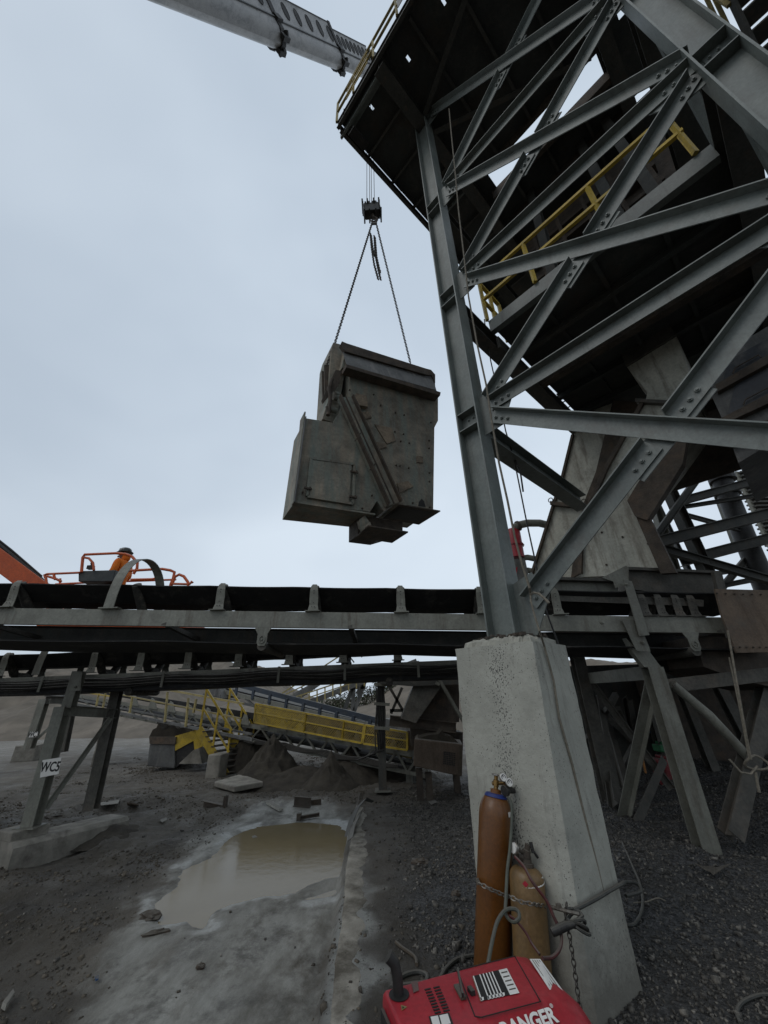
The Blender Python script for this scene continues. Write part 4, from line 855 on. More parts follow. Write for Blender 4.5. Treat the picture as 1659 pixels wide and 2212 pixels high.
# head frame: channel, sloping plate, lower ledge
mb = MB(); mb.prism(pl([(672, 155), (712, 172), (1372, 382), (1372, 432), (700, 238), (660, 180)], -.10), nn2 * .12); mb.build('top_channel', M['rustdark'], ld_)
mb = MB(); A_ = pl([(680, 240), (1420, 452)], -.02) + pl([(1452, 560), (712, 352)], -.22); mb.prism(A_, nn2 * .015 + Z_ * -.01); mb.build('sloping_plate', M['tank'], ld_)
mb = MB(); A_ = pl([(705, 345), (1492, 578)], -.30); B_ = pl([(1488, 606), (708, 372)], -.30); mb.prism(A_ + B_, nn2 * .28); mb.build('ledge_angle', M['rustdark'], ld_)
mb = MB(); mb.prism(pl([(1372, 382), (1412, 392), (1447, 432), (1447, 500), (1420, 440), (1372, 432)], -.1), nn2 * .05); mb.build('end_plate', M['rustdark'], ld_)
# left end of the head frame with lugs and shutters
mb = MB(); mb.prism(pl([(600, 165), (655, 180), (690, 240), (700, 380), (640, 740), (600, 830), (510, 800), (560, 640), (580, 240)], .25), nn2 * .9); mb.build('end_housing', M['rusty'], ld_)
for pts, off in (([(505, 400), (525, 405), (530, 620), (512, 660)], .5), ([(525, 350), (575, 352), (585, 470), (545, 620), (528, 600)], .35), ([(572, 232), (600, 240), (600, 400), (575, 420)], .3)):
    mb = MB(); mb.prism(pl(pts, off), nn2 * .04); mb.build('lug_plate', M['rustdark'], ld_)
mb = MB(); mb.prism(pl([(620, 392), (672, 402), (640, 520), (515, 668), (505, 640)], .05), nn2 * .05); mb.build('shutter_plate', M['rustdark'], ld_)
mb = MB(); c_ = pl([(565, 540), (590, 470), (575, 640), (555, 770), (545, 700)], -.02); mb.tube([c_[1], c_[0], c_[2], c_[3]], .05, 8); mb.tube([c_[4], c_[3]], .035, 8); mb.build('screw_jack', M['rustdark'], ld_)
for pts in (((600, 620), (645, 630)), ((570, 720), (625, 735)), ((605, 590), (640, 600))):
    q = pl(pts, .1); mb = MB(); mb.cyl(q[0], q[1], .075, 12); mb.build('pipe_stub', M['rusty'], ld_, smooth=True)
# flanged left side plate (runs away from the camera)
fa = pl([(372, 742), (278, 1492)], -.04); fb = pl([(372, 742), (278, 1492)], 1.0)
mb = MB(); mb.prism([fa[0], fa[1], fb[1], fb[0] - Z_ * .25, fa[0] - Z_ * 0 + nn2 * .35], -hh_ * .03); mb.build('side_plate', M['rusty'], ld_)
fa = pl([(368, 790), (275, 1495)], -.05); mb = MB(); mb.beam(fa[0], fa[1], [(-.012, .012, -.05, .02)], up=nn2); mb.build('edge_flange', M['tank'], ld_)
# closed underside of the left hopper and its lower lip
fa = pl([(270, 1486), (948, 1592)], -.05); mb = MB(); mb.beam(fa[0], fa[1], [(-.02, .02, 0, .14)], up=nn2); mb.build('lower_lip', M['rusty'], ld_)
# diagonal box girder across the face
dd = pl([(690, 640), (1085, 1520)], -.0)
mb = MB(); mb.beam(dd[0], dd[1], [(-.20, .20, -.01, .10)], up=-nn2); mb.build('diagonal_channel', M['rusty'], ld_)
mb = MB(); mb.beam(dd[0], dd[1], [(.17, .21, .10, .22), (-.21, -.17, .10, .20), (-.02, .01, .10, .12)], up=-nn2); mb.build('channel_flange', M['rustdark'], ld_)
mb = MB()
for (a, b), (c, d) in (((780, 985), (828, 915)), ((905, 1225), (955, 1165))): q = pl([(a, b), (c, d)], -.115); mb.beam(q[0], q[1], [(-.012, .012, 0, .012)], up=nn2)
mb.build('weld_seam', M['rustdark'], ld_)
# patched plates and bolts
for pts in ([(775, 610), (862, 632), (870, 722), (790, 708)], [(805, 755), (885, 745), (915, 795), (835, 815)], [(940, 850), (1080, 880), (1115, 985), (1040, 1012)], [(925, 990), (1035, 1015), (1040, 1040), (955, 1062)], [(1125, 1340), (1215, 1320), (1260, 1365), (1145, 1420)], [(1290, 1112), (1340, 1120), (1340, 1170), (1290, 1165)]):
    mb = MB(); mb.prism(pl(pts, -.004), -nn2 * (.035 if pts[0][1] != 610 else .12)); mb.build('patch_plate', M['patch'], ld_)
mb = MB()
for a, b in ((735, 562), (935, 600), (992, 688), (1115, 750), (1187, 770), (1110, 908), (1182, 928), (1158, 988), (1230, 1003), (1122, 1187), (1152, 1192), (1225, 1210), (1410, 832), (1395, 982), (1395, 1045), (1398, 1250), (1398, 1322), (920, 1438), (840, 1545), (345, 1412), (875, 685), (1400, 1535), (1260, 1500)):
    mb.bolt(pl([(a, b)], -.003)[0], -nn2, .024, .02)
mb.build('bolt', M['rustdark'], ld_)
# access door
mb = MB(); mb.prism(pl([(415, 1150), (745, 1190), (720, 1500), (395, 1445)], .018), -nn2 * .05); dr = mb.build('access_door', M['rusty'], ld_)
mb = MB()
for e in (((410, 1135), (770, 1185)), ((770, 1185), (755, 1512)), ((755, 1512), (378, 1450)), ((378, 1450), (410, 1135))): q = pl(e, .02); mb.beam(q[0], q[1], [(-.03, .03, 0, .06)], up=-nn2)
mb.build('door_frame', M['rusty'], dr)
for c in ((775, 1243), (765, 1450), (390, 1380)):
    q = pl([(c[0] - 35, c[1] - 5), (c[0] + 28, c[1] + 8), (c[0] + 15, c[1])], -.05); mb = MB(); mb.beam(q[0], q[1], [(-.02, .02, 0, .04)], up=-nn2); mb.cyl(q[2] - nn2 * .02 + Z_ * .03, q[2] - nn2 * .02 - Z_ * .04, .02, 8); mb.build('hinge', M['rustdark'], dr)
# bottom outlets with flange plates
def flange_at(pts, z, nm, th=.03):
    q = [P(*z4(a, b), z=z) for a, b in pts]; mb = MB(); mb.prism(q, Z_ * th); return mb.build(nm, M['rustdark'], ld_)
zf = pl([(1300, 1545)], 0)[0].z
flange_at([(975, 1622), (1128, 1510), (1490, 1570), (1312, 1680)], zf, 'outlet_flange')
q_ = [P(*z4(a, b), z=zf - .004) for a, b in [(1040, 1618), (1150, 1535), (1420, 1575), (1295, 1655)]]; mb = MB(); mb.prism(q_, Z_ * .002); mb.build('outlet_opening', M['ink'], ld_)
cN = [P(*z4(a, b), z=zf - .28) for a, b in [(800, 1785), (892, 1695), (1175, 1738), (1080, 1825)]]
zN = pl([(900, 1600)], .6)[0].z
neck = [P(*z4(a, b), n=nn2, o=LO + nn2 * .45) for a, b in [(802, 1600), (1176, 1655), (1176, 1735), (985, 1790), (802, 1765)]]
mb = MB(); mb.prism(neck, nn2 * .5); mb.build('lower_neck', M['rustdark'], ld_)
zf2 = neck[3].z - .06
flange_at([(788, 1785), (890, 1692), (1222, 1745), (1088, 1832)], zf2, 'outlet_flange')
mb = MB(); q = pl([(860, 1600), (900, 1655), (830, 1700), (815, 1640)], .05); mb.prism(q, nn2 * .12); q = pl([(905, 1655), (915, 1680), (845, 1725), (830, 1700)], .0); mb.prism(q, nn2 * .1); mb.build('latch_plate', M['rusty'], ld_)
# torn hole at the lower right of the face
mb = MB(); mb.prism(pl([(1305, 1525), (1310, 1490), (1335, 1462), (1355, 1485), (1368, 1535)], -.003), nn2 * .001); mb.build('torn_hole', M['ink'], ld_)
# slings: each chain is its own thing
ringp = hc - hz * .2
e1 = P(*z4(615, 165), y=pl([(615, 165)], .3)[0].y); e2 = P(*z4(1240, 335), n=nn2, o=LO + nn2 * .3); e0 = P(*z4(545, 358), n=nn2, o=LO + nn2 * .35)
mb = MB(); chain_pts(mb, [ringp - X_ * .06, e1, e0], .10, .013); o = mb.build('chain_sling', M['chain']); tag(o, 'long chain sloping down left from the hook to the hanging chute', 'chain', 'chain slings under the hook')
mb = MB(); chain_pts(mb, [ringp + X_ * .06, e2], .10, .013); o = mb.build('chain_sling', M['chain']); tag(o, 'long chain sloping down right from the hook to the hanging chute', 'chain', 'chain slings under the hook')
def hkp(zx, zy): return P(763.1 + .105 * zx, 398.2 + .105 * zy, y=LY - .03)
for k, (pts, lab) in enumerate((([(350, 1000), (375, 1300), (430, 1650), (515, 1960)], 'longest spare chain dangling under the hook, on the left of the bunch'), ([(365, 1020), (400, 1300), (430, 1460)], 'short doubled chain dangling in the middle of the bunch under the hook'), ([(430, 1020), (450, 1400), (505, 1680), (565, 1930)], 'spare chain dangling under the hook, on the right of the bunch'), ([(445, 1030), (480, 1450), (545, 1740)], 'spare chain with a hook on its end dangling under the hook'))):
    mb = MB(); chain_pts(mb, [hkp(*p) + Y_ * .03 * k for p in pts], .10, .016)
    if k == 3: c_ = hkp(545, 1740) + Y_ * .09; mb.obox(c_, X_ * .04, Y_ * .02, Z_ * .06)
    o = mb.build('spare_chain', M['chain']); tag(o, lab, 'chain', 'spare chains hanging from the hook')
mb = MB(); mb.tube([ringp + Vector((.10 * math.cos(a), 0, .13 * math.sin(a) + .02)) for a in np.linspace(0, 2 * math.pi, 14)[:-1]], .022, 6, closed=True)
mb.obox(ringp - Z_ * .12, X_ * .08, Y_ * .03, Z_ * .05); o = mb.build('master_link', M['chain']); tag(o, 'heavy oval steel link hooked over the crane hook', 'lifting ring')
# ------------------------------------------------------------------ foreground belt conveyor
def c1y(x): return 5.2 + .025 * x
def c1z(x): return 2.735 - .036 * x
def C1(x, dy=0, dz=0): return Vector((x, c1y(x) + dy, c1z(x) + dz))
cv = thing('belt_conveyor', 'long grey belt conveyor with black belt crossing the whole picture behind the concrete pier', 'conveyor', (0, 5.7, 2.5))
XL, XR = -9.5, 4.62
SH = .21
for dy, sg in ((0, 1), (1.02, -1)):
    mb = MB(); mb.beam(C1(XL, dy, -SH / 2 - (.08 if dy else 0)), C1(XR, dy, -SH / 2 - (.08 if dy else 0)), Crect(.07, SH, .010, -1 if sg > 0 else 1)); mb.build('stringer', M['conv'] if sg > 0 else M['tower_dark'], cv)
BP = [(.02, .355), (.30, .165), (.72, .165), (1.0, .355)]
def beltmesh(x0, x1, prof, f, n=24, th=.014, sag=0.0, pitch=1.25):
    mb = MB(); k = len(prof)
    for i in range(n + 1):
        x = x0 + (x1 - x0) * i / n
        for dz2 in (0, -th):
            for dy, dz in prof: mb.v.append(tuple(f(x, dy, dz + dz2 - sag * abs(math.sin(math.pi * x / pitch)))))
    for i in range(n):
        b, c_ = i * 2 * k, (i + 1) * 2 * k
        for j in range(k - 1): mb.f.append((b + j, b + j + 1, c_ + j + 1, c_ + j)); mb.f.append((b + k + j, b + k + j + 1, c_ + k + j + 1, c_ + k + j))
        mb.f.append((b, b + k, c_ + k, c_)); mb.f.append((b + k - 1, b + 2 * k - 1, c_ + 2 * k - 1, c_ + k - 1))
    return mb
beltmesh(XL, XR + .5, BP, C1, 100, sag=.010).build('belt', M['belt'], cv, smooth=False)
beltmesh(XL, XR + .5, [(.06, -.385), (.98, -.43)], C1, 120, sag=.02, pitch=3.0).build('return_belt', M['belt'], cv)
for k in range(6): x = -8 + 2.5 * k; mb = MB(); mb.beam(C1(x, 0, -SH + .04), C1(x, 1.02, -SH - .04), [(-.03, .03, -.03, .03)]); mb.build('cross_member', M['convdark'], cv)
def idler(x, f, parent, hm=1.0, back=True, m_='conv'):
    for dy, s_ in ((0.0, 1), (1.02, -1)):
        if dy and not back: continue
        mb = MB(); prof = []
        for (t_, wdt, z_) in ((0, .075, .012), (.04, .058, .10), (.03, .06, .20), (.0, .055, .30), (.02, .045, .36), (.07, .030, .395)):
            prof.append((t_, wdt, z_))
        for i in range(len(prof) - 1):
            a, b = prof[i], prof[i + 1]
            A0 = f(x - a[1], dy - s_ * .0 + s_ * a[0] * .5, a[2] * hm); A1 = f(x + a[1], dy + s_ * a[0] * .5, a[2] * hm); B0 = f(x - b[1], dy + s_ * b[0] * .5, b[2] * hm); B1 = f(x + b[1], dy + s_ * b[0] * .5, b[2] * hm)
            tk = Y_ * s_ * .010; mb.hexa([A0, A1, A1 + tk, A0 + tk, B0, B1, B1 + tk, B0 + tk])
        mb.obox(f(x, dy - s_ * .02, .008), X_ * .10, Y_ * .045, Z_ * .006); br = mb.build('idler_bracket', M[m_], parent)
        mb = MB()
        for bx, bz in ((-.018, .07), (.018, .07), (.0, .13), (.0, .26), (.0, .30)): mb.cyl(f(x + bx, dy - s_ * .004, bz * hm), f(x + bx, dy - s_ * .0005, bz * hm) + Y_ * .001, .007, 6)
        mb.build('bolt_hole', M['ink'], br)
    mb = MB(); A_ = f(x, .06, .36 * hm); B_ = f(x, .34, .045 * hm); mb.cyl(A_, B_, .062, 14); mb.build('roller', M['roller'], parent, smooth=True)
    mb = MB(); mb.cyl(f(x, .36, .02 * hm), f(x, .66, .02 * hm), .062, 12); mb.build('roller', M['roller'], parent, smooth=True)
    if back: mb = MB(); mb.cyl(f(x, .68, .045 * hm), f(x, .96, .36 * hm), .062, 12); mb.build('roller', M['roller'], parent, smooth=True)
def xat(px, py, y=5.2): return P(px, py, y=y).x
for px in (-210, 18, 473, 677, 866, 1040, 1203): idler(xat(px, 1300, c1y(xat(px, 1300))), C1, cv)
xi = xat(262, 1300, 5.1); 
mb = MB(); mb.cyl(C1(xi + .1, .06, .36), C1(xi + .1, .34, .045), .062, 14); mb.build('roller', M['roller'], cv, smooth=True)
for px in (1392, 1428, 1466, 1500): idler(xat(px, 1300, 5.3), lambda x, dy, dz: C1(x, dy + .03, dz), cv, .86, False, 'convdark')
# hoop guard over the belt
hx_ = xat(238, 1311, 5.08); pts = []
for k in range(25):
    a = math.pi * k / 24; pts.append((.51 - .56 * math.cos(a), .86 * math.sin(a) ** .75))
mb = MB()
for i in range(24):
    (ya, za), (yb, zb) = pts[i], pts[i + 1]; 
    dy_, dz_ = yb - ya, zb - za; l_ = math.hypot(dy_, dz_); n_ = Vector((0, -dz_ / l_, dy_ / l_)) * .012
    A_, B_ = C1(hx_, ya, za), C1(hx_, yb, zb); mb.hexa([A_ - X_ * .07, A_ + X_ * .07, A_ + X_ * .07 + n_, A_ - X_ * .07 + n_, B_ - X_ * .07, B_ + X_ * .07, B_ + X_ * .07 + n_, B_ - X_ * .07 + n_])
mb.obox(C1(hx_, -.02, .01), X_ * .13, Y_ * .05, Z_ * .008); mb.build('hoop_guard', M['conv'], cv, smooth=True)
# return roller on its bracket, under the stringer
for px, ln in ((569, 1.05), (1508, 1.0)):
    xr = xat(px, 1385); q = C1(xr, -.03, -SH)
    mb = MB(); mb.prism([q + Vector(a) for a in ((-.11, 0, 0), (.11, 0, 0), (.10, 0, -.03), (.065, 0, -.09), (.065, 0, -.20), (.04, 0, -.24), (-.04, 0, -.24), (-.065, 0, -.20), (-.065, 0, -.09), (-.10, 0, -.03))], Y_ * .012); b_r = mb.build('roller_bracket', M['conv'], cv)
    mb = MB(); c_ = q + Z_ * -.16; mb.tube([c_ - Y_ * .006 + Vector((.035 * math.cos(a), 0, .045 * math.sin(a))) for a in np.linspace(0, 6.28, 13)[:-1]], .009, 5, closed=True); mb.bolt(c_, -Y_, .014, .01); mb.build('bearing', M['conv'], b_r)
    mb = MB(); mb.cyl(q + Vector((0, .02, -.235)), q + Vector((.0, ln, -.235)), .062, 16); mb.build('return_roller', M['convdark'], cv, smooth=True)
# loading skirts, posts and hood at the right end
def c1p(pts, dy): return [P(a, b, n=Vector((-.025, 1, 0)), o=C1(0, dy)) for a, b in pts]
mb = MB(); mb.prism(c1p([(1140, 1252), (1335, 1256), (1335, 1290), (1140, 1282)], .12), Y_ * .012); mb.build('skirt_board', M['conv'], cv)
mb = MB(); mb.prism(c1p([(1140, 1244), (1340, 1250), (1340, 1256), (1140, 1250)], .02), Y_ * .12); mb.build('skirt_flange', M['convdark'], cv)
mb = MB(); mb.prism(c1p([(1150, 1280), (1230, 1277), (1290, 1284), (1320, 1284), (1480, 1292), (1520, 1296), (1520, 1310), (1150, 1296)], .09), Y_ * .012); mb.build('rubber_skirt', M['convdark'], cv)
mb = MB(); mb.prism(c1p([(1300, 1248), (1352, 1222), (1358, 1226), (1358, 1262), (1330, 1270), (1325, 1256)], .0), Y_ * .012); mb.build('hood_bracket', M['conv'], cv)
mb = MB(); mb.prism(c1p([(1358, 1230), (1548, 1238), (1548, 1290), (1500, 1290), (1358, 1272)], .10), Y_ * .8); mb.build('skirt_box', M['convdark'], cv)
mb = MB(); mb.prism(c1p([(1356, 1224), (1556, 1233), (1556, 1238), (1356, 1230)], .03), Y_ * .9); mb.build('skirt_flange', M['convdark'], cv)
mb = MB(); mb.prism(c1p([(1345, 1252), (1364, 1256), (1402, 1372), (1380, 1374)], -.08), -Y_ * .012); mb.build('post_plate', M['conv'], cv)
mb = MB(); mb.prism(c1p([(1535, 1236), (1552, 1238), (1585, 1375), (1568, 1378)], -.10), -Y_ * .06); mb.build('post_plate', M['convdark'], cv)
mb = MB(); q = c1p([(1353, 1263), (1300, 1345)], -.09); mb.bolt(q[0], -Y_, .02, .02); mb.bolt(q[1], -Y_, .03, .02); mb.build('bolt', M['conv'], cv)
mb = MB(); mb.prism(c1p([(1545, 1272), (1700, 1276), (1700, 1408), (1592, 1410), (1560, 1330)], -.22), Y_ * .03); mb.build('perforated_guard', M['brownbox'], cv)
mb = MB(); q = c1p([(1548, 1282), (1585, 1402), (1700, 1402), (1700, 1286)], -.24)
for k in range(9): mb.bolt(q[1].lerp(q[2], k / 8) + Z_ * .02, -Y_, .012, .01); mb.bolt(q[0].lerp(q[3], k / 8), -Y_, .012, .01)
mb.build('rivet', M['rustdark'], cv)
mb = MB(); mb.prism(c1p([(1500, 1374), (1575, 1376), (1700, 1410), (1700, 1490), (1600, 1470), (1520, 1440)], .2), Y_ * .9); mb.build('head_housing', M['rustdark'], cv)
mb = MB(); mb.prism(c1p([(1380, 1372), (1575, 1376), (1575, 1452), (1430, 1452)], .9), Y_ * .02); mb.build('back_guard', M['belt'], cv)
# hanging material splatter on the stringer
# support trestle of this conveyor, front leg, rear leg, caps and braces
lx0 = 3.43
mb = MB(); mb.prism(c1p([(1342, 1338), (1378, 1340), (1402, 1400), (1404, 1408), (1374, 1406)], -.03), -Y_ * .012); mb.bolt(c1p([(1388, 1388)], -.045)[0], -Y_, .026, .02); mb.build('leg_bracket', M['conv'], cv)
f0, f1 = P(1521, 1800, y=5.38), P(1412, 1441, y=5.38)
mb = MB(); mb.prism([P(a, b, y=5.36) for a, b in ((1352, 1378), (1376, 1404), (1402, 1406), (1428, 1441), (1392, 1441), (1368, 1410))], Y_ * .09); mb.build('leg', M['conv'], cv)
mb = MB(); mb.beam(Vector((f0.x, 5.42, .0)), Vector((f1.x - .0, 5.42, f1.z)), Irect(.20, .17, .012, .012), up=Y_); mb.build('leg', M['conv'], cv)
rx = P(1292, 1610, y=7.3).x
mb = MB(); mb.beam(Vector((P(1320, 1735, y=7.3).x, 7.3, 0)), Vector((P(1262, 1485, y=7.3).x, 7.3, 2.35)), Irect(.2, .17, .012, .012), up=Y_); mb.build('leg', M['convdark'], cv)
zc = f1.z
capA = Vector((f1.x, 5.38, zc - .06)); capB = Vector((P(1268, 1470, y=7.3).x, 7.3, zc - .06))
mb = MB(); mb.beam(capA, capB, Crect(.07, .17, .01, 1)); mb.build('cap_beam', M['conv'], cv)
mb = MB(); mb.tube([capA + Vector((0, .1, -.08)), P(1345, 1775, y=6.5)], .06, 10) if False else mb.beam(capA + Vector((-.02, .12, -.1)), P(1343, 1772, z=.1), [(-.065, .065, -.01, .0), (-.065, -.055, 0, .08)], up=-Y_); mb.build('leg_brace', M['conv'], cv)
mb = MB(); mb.beam(capB + Vector((.05, -.05, -.1)), P(1450, 1705, z=.3), [(-.05, .05, -.005, .005), (-.05, -.04, .005, .06)], up=-Y_); mb.build('leg_brace', M['convdark'], cv)
mb = MB(); mb.beam(P(1375, 1780, z=.12), P(1435, 1640, y=7.2), [(-.06, .06, -.005, .005)], up=-Y_); mb.build('leg_brace', M['convdark'], cv)
# second trestle at the right border
mb = MB(); mb.beam(P(1440, 1482, y=5.5), P(1700, 1452, y=5.5), Crect(.07, .16, .01, -1)); mb.build('cap_beam', M['convdark'], cv)
mb = MB(); mb.tube([P(1452, 1478, y=5.42), P(1532, 1545, y=5.46), P(1622, 1642, y=5.5)], .058, 10); mb.build('pipe_brace', M['conv'], cv, smooth=True)
mb = MB(); mb.bolt(P(1455, 1480, y=5.34), -Y_, .022, .02); mb.build('bolt', M['convdark'], cv)
mb = MB(); mb.beam(P(1660, 1470, y=5.75), P(1578, 1805, z=.25), Irect(.17, .15, .01, .01), up=Y_); mb.build('leg', M['convdark'], cv)
mb = MB(); mb.beam(P(1700, 1560, y=5.6), P(1612, 1640, y=5.5), Irect(.12, .12, .01, .01), up=Y_); mb.build('leg_brace', M['convdark'], cv)
mb = MB(); mb.beam(P(1398, 1500, y=8.0), P(1445, 1672, z=.3), Irect(.17, .15, .01, .01), up=Y_); mb.build('leg', M['convdark'], cv)
mb = MB(); mb.beam(P(1550, 1478, y=7.6), P(1614, 1600, y=7.6), Irect(.17, .15, .01, .01), up=Y_); mb.build('leg', M['convdark'], cv)
mb = MB(); mb.beam(P(1464, 1470, y=8.2), P(1543, 1668, z=.35), Irect(.15, .15, .01, .01), up=Y_); mb.build('leg', M['convdark'], cv)
mb = MB(); mb.beam(P(1335, 1530, y=8.2), P(1390, 1650, z=.3), [(-.04, .04, -.04, .04)]); mb.beam(P(1320, 1520, y=8.0), P(1250, 1620, z=.4), [(-.04, .04, -.04, .04)]); mb.build('leg_brace', M['convdark'], cv)

# ------------------------------------------------------------------ second conveyor (WC5) behind and below
def c2y(x): return 6.50 - .03 * x
def c2z(x): return 2.225 + .008 * x
def C2(x, dy=0, dz=0): return Vector((x, c2y(x) + dy, c2z(x) + dz))
c2 = thing('belt_conveyor', 'lower grey conveyor with a bundle of black cables strapped along its side', 'conveyor', (-2, 6.9, 2))
X0, X1 = -11.0, 1.55
for dy, sg in ((0, 1), (.85, -1)):
    mb = MB(); mb.beam(C2(X0, dy, -.11), C2(X1, dy, -.11), Crect(.06, .17, .009, -1 if sg > 0 else 1)); mb.build('stringer', M['conv'], c2)
sb = .84
beltmesh(X0, X1, [(a * .84, b * .97) for a, b in BP], C2, 70, sag=.01, pitch=1.05).build('belt', M['belt'], c2)
beltmesh(X0, X1, [(.03, -.26), (.83, -.26)], C2, 70, sag=.015, pitch=2.4).build('return_belt', M['belt'], c2)
mb = MB(); mb.beam(C2(X0, .06, -.2), C2(X1, .06, -.2), [(-.006, .006, -.09, .0)]); mb.build('skirt_strip', M['belt'], c2)
for px in (-120, -15, 187, 292, 398, 510, 622, 740, 860): idler(xat(px, 1425, 6.5), lambda x, dy, dz: C2(x, dy * .84, dz), c2, .96)
hx_ = xat(72, 1460, 6.6); mb = MB()
for i in range(24):
    (ya, za), (yb, zb) = [(a_ * .84, b_ * .95) for a_, b_ in (pts[i], pts[i + 1])]; dy_, dz_ = yb - ya, zb - za; l_ = math.hypot(dy_, dz_); n_ = Vector((0, -dz_ / l_, dy_ / l_)) * .012
    A_, B_ = C2(hx_, ya, za), C2(hx_, yb, zb); mb.hexa([A_ - X_ * .06, A_ + X_ * .06, A_ + X_ * .06 + n_, A_ - X_ * .06 + n_, B_ - X_ * .06, B_ + X_ * .06, B_ + X_ * .06 + n_, B_ - X_ * .06 + n_])
mb.build('hoop_guard', M['conv'], c2, smooth=True)
for px in (265, 842):
    xr = xat(px, 1490, 6.5); mb = MB(); mb.cyl(C2(xr, .02, -.30), C2(xr, .85, -.30), .06, 12); mb.build('return_roller', M['roller'], c2, smooth=True)
cbn = thing('cable_bundle', 'bundle of black cables drooping along the side of the lower conveyor', 'cables', (-2, 6.4, 2.0))
for k in range(7):
    mb = MB(); pp = []; ph = random.uniform(0, 6)
    for i in range(70):
        x = X0 + (X1 - X0) * i / 69; pp.append(C2(x, -.045 - .008 * (k % 2), -.075 - .021 * k - .028 * abs(math.sin(x * 1.9 + .3)) ** 2 + .008 * math.sin(x * 3.1 + ph)))
    mb.tube(pp, .0095, 5); mb.build('cable', M['blackiron'], cbn)
for px in (75, 345, 600, 745, 905):
    xr = xat(px, 1480, 6.5); mb = MB(); mb.beam(C2(xr, -.065, -.02), C2(xr, -.065, -.26), [(-.02, .02, -.006, .006)], up=Y_); mb.build('cable_strap', M['conv'], cbn)
# WC5 trestle
def trestle(px_f, px_ft, px_r, px_rt, foot_z, col_m, sign, pxs, yf, yr, topf, topr, label, cat, sc_=1.0, sgn_size=(.30, .20), sgn_px=None):
    pass
t5 = thing('conveyor_trestle', 'grey steel trestle with the WC5 plate standing on a long concrete footing', 'trestle', (-4.9, 6.6, .25))
yf, yr = 6.42, 7.22
F0, F1 = P(66, 1786, y=yf), P(140, 1528, y=yf); R0_, R1_ = P(196, 1750, y=yr), P(245, 1537, y=yr)
F1.x = F0.x + (F1.x - F0.x) * .6; R1_.x = R0_.x + (R1_.x - R0_.x) * .6
F1 = P(137, 1526, y=yf); R1_ = P(244, 1535, y=yr)
mb = MB(); mb.beam(F0, F1, Irect(.165, .16, .011, .010), up=Y_); mb.build('leg', M['conv'], t5)
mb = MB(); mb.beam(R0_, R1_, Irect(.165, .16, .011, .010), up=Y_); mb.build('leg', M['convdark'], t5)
zt = min(F1.z, R1_.z)
mb = MB(); mb.beam(Vector((F1.x, yf - .04, F1.z - .05)), Vector((R1_.x, yr + .08, R1_.z - .05)), Crect(.06, .14, .009, 1)); mb.build('cap_beam', M['conv'], t5)
Ft, Rt = P(158, 1470, y=yf + .0), P(262, 1475, y=yr)
mb = MB(); mb.beam(F1 + Vector((.07, .02, -.02)), P(172, 1450, y=yf + .0), Irect(.15, .12, .010, .009), up=Y_); mb.build('upper_post', M['conv'], t5)
mb = MB(); mb.beam(R1_ + Vector((0, 0, -.0)), P(258, 1470, y=yr), Irect(.15, .12, .010, .009), up=Y_); mb.build('upper_post', M['convdark'], t5)
mb = MB(); mb.prism([P(a, b, y=yf - .075) for a, b in ((157, 1452), (178, 1452), (174, 1492), (150, 1492))], -Y_ * .01); mb.bolt(P(163, 1484, y=yf - .085), -Y_, .024, .02); mb.build('clip_plate', M['conv'], t5)
mb = MB(); mb.beam(P(100, 1748, y=yf + .1), P(240, 1552, y=yr - .1), [(-.028, .028, -.005, .005), (-.028, -.02, .005, .05)], up=-Y_); mb.build('brace', M['conv'], t5)
mb = MB(); mb.obox(F0 + Z_ * .004, X_ * .14, Y_ * .13, Z_ * .008); mb.build('base_plate', M['conv'], t5)
sg = [P(a, b, y=yf - .095) for a, b in ((92, 1642), (132, 1636), (126, 1672), (86, 1680))]
mb = MB(); mb.prism(sg, Y_ * .006); sp5 = mb.build('sign_plate', M['white'], t5)
c_ = sum(sg, Vector()) / 4; ex_ = (sg[1] - sg[0]); ey_ = (sg[0] - sg[3]); 
text_obj('WC5', .165, c_ - Y_ * .0025, X_ + Z_ * .02, Z_, M['ink'], sp5, 'lettering', offset=.0035, extrude=.0015, sx=.74)
ft = thing('concrete_footing', 'long low concrete footing half buried in mud under the WC5 trestle', 'footing', (-5, 6.8, 0))
a0_, a1_ = Vector((-5.06, 6.18, 0)), Vector((-4.45, 7.6, 0)); dd_ = (a1_ - a0_); dl = dd_.normalized(); pr2 = Vector((dl.y, -dl.x, 0))
mb = MB(); 
NSG = 26; rg = []
for i in range(NSG + 1):
    p = a0_.lerp(a1_, i / NSG); zt_ = .15 - .06 * (i / NSG) + random.uniform(-.003, .003); hw = .25
    rg.append([p - pr2 * hw * 1.15 - Z_ * .2, p + pr2 * hw * 1.15 - Z_ * .2, p + pr2 * (hw + random.uniform(-.012, .008)) + Z_ * (zt_ - .05), p + pr2 * (hw - .06) + Z_ * zt_, p - pr2 * (hw - .03) + Z_ * zt_, p - pr2 * hw + Z_ * (zt_ - .03)])
mb.v = [tuple(q) for r__ in rg for q in r__]
for i in range(NSG):
    for j in range(6): mb.f.append((i * 6 + j, i * 6 + (j + 1) % 6, (i + 1) * 6 + (j + 1) % 6, (i + 1) * 6 + j))
mb.f += [(5, 4, 3, 2, 1, 0), tuple(NSG * 6 + j for j in range(6))]; mb.build('footing_block', M['block'], ft)
mb = MB(); c_ = F0.copy(); mb.obox(Vector((c_.x - .1, c_.y + .02, .18)), dl * .22, pr2 * .19, Z_ * .06); mb.build('footing_pad', M['block'], ft, bevel=.012)
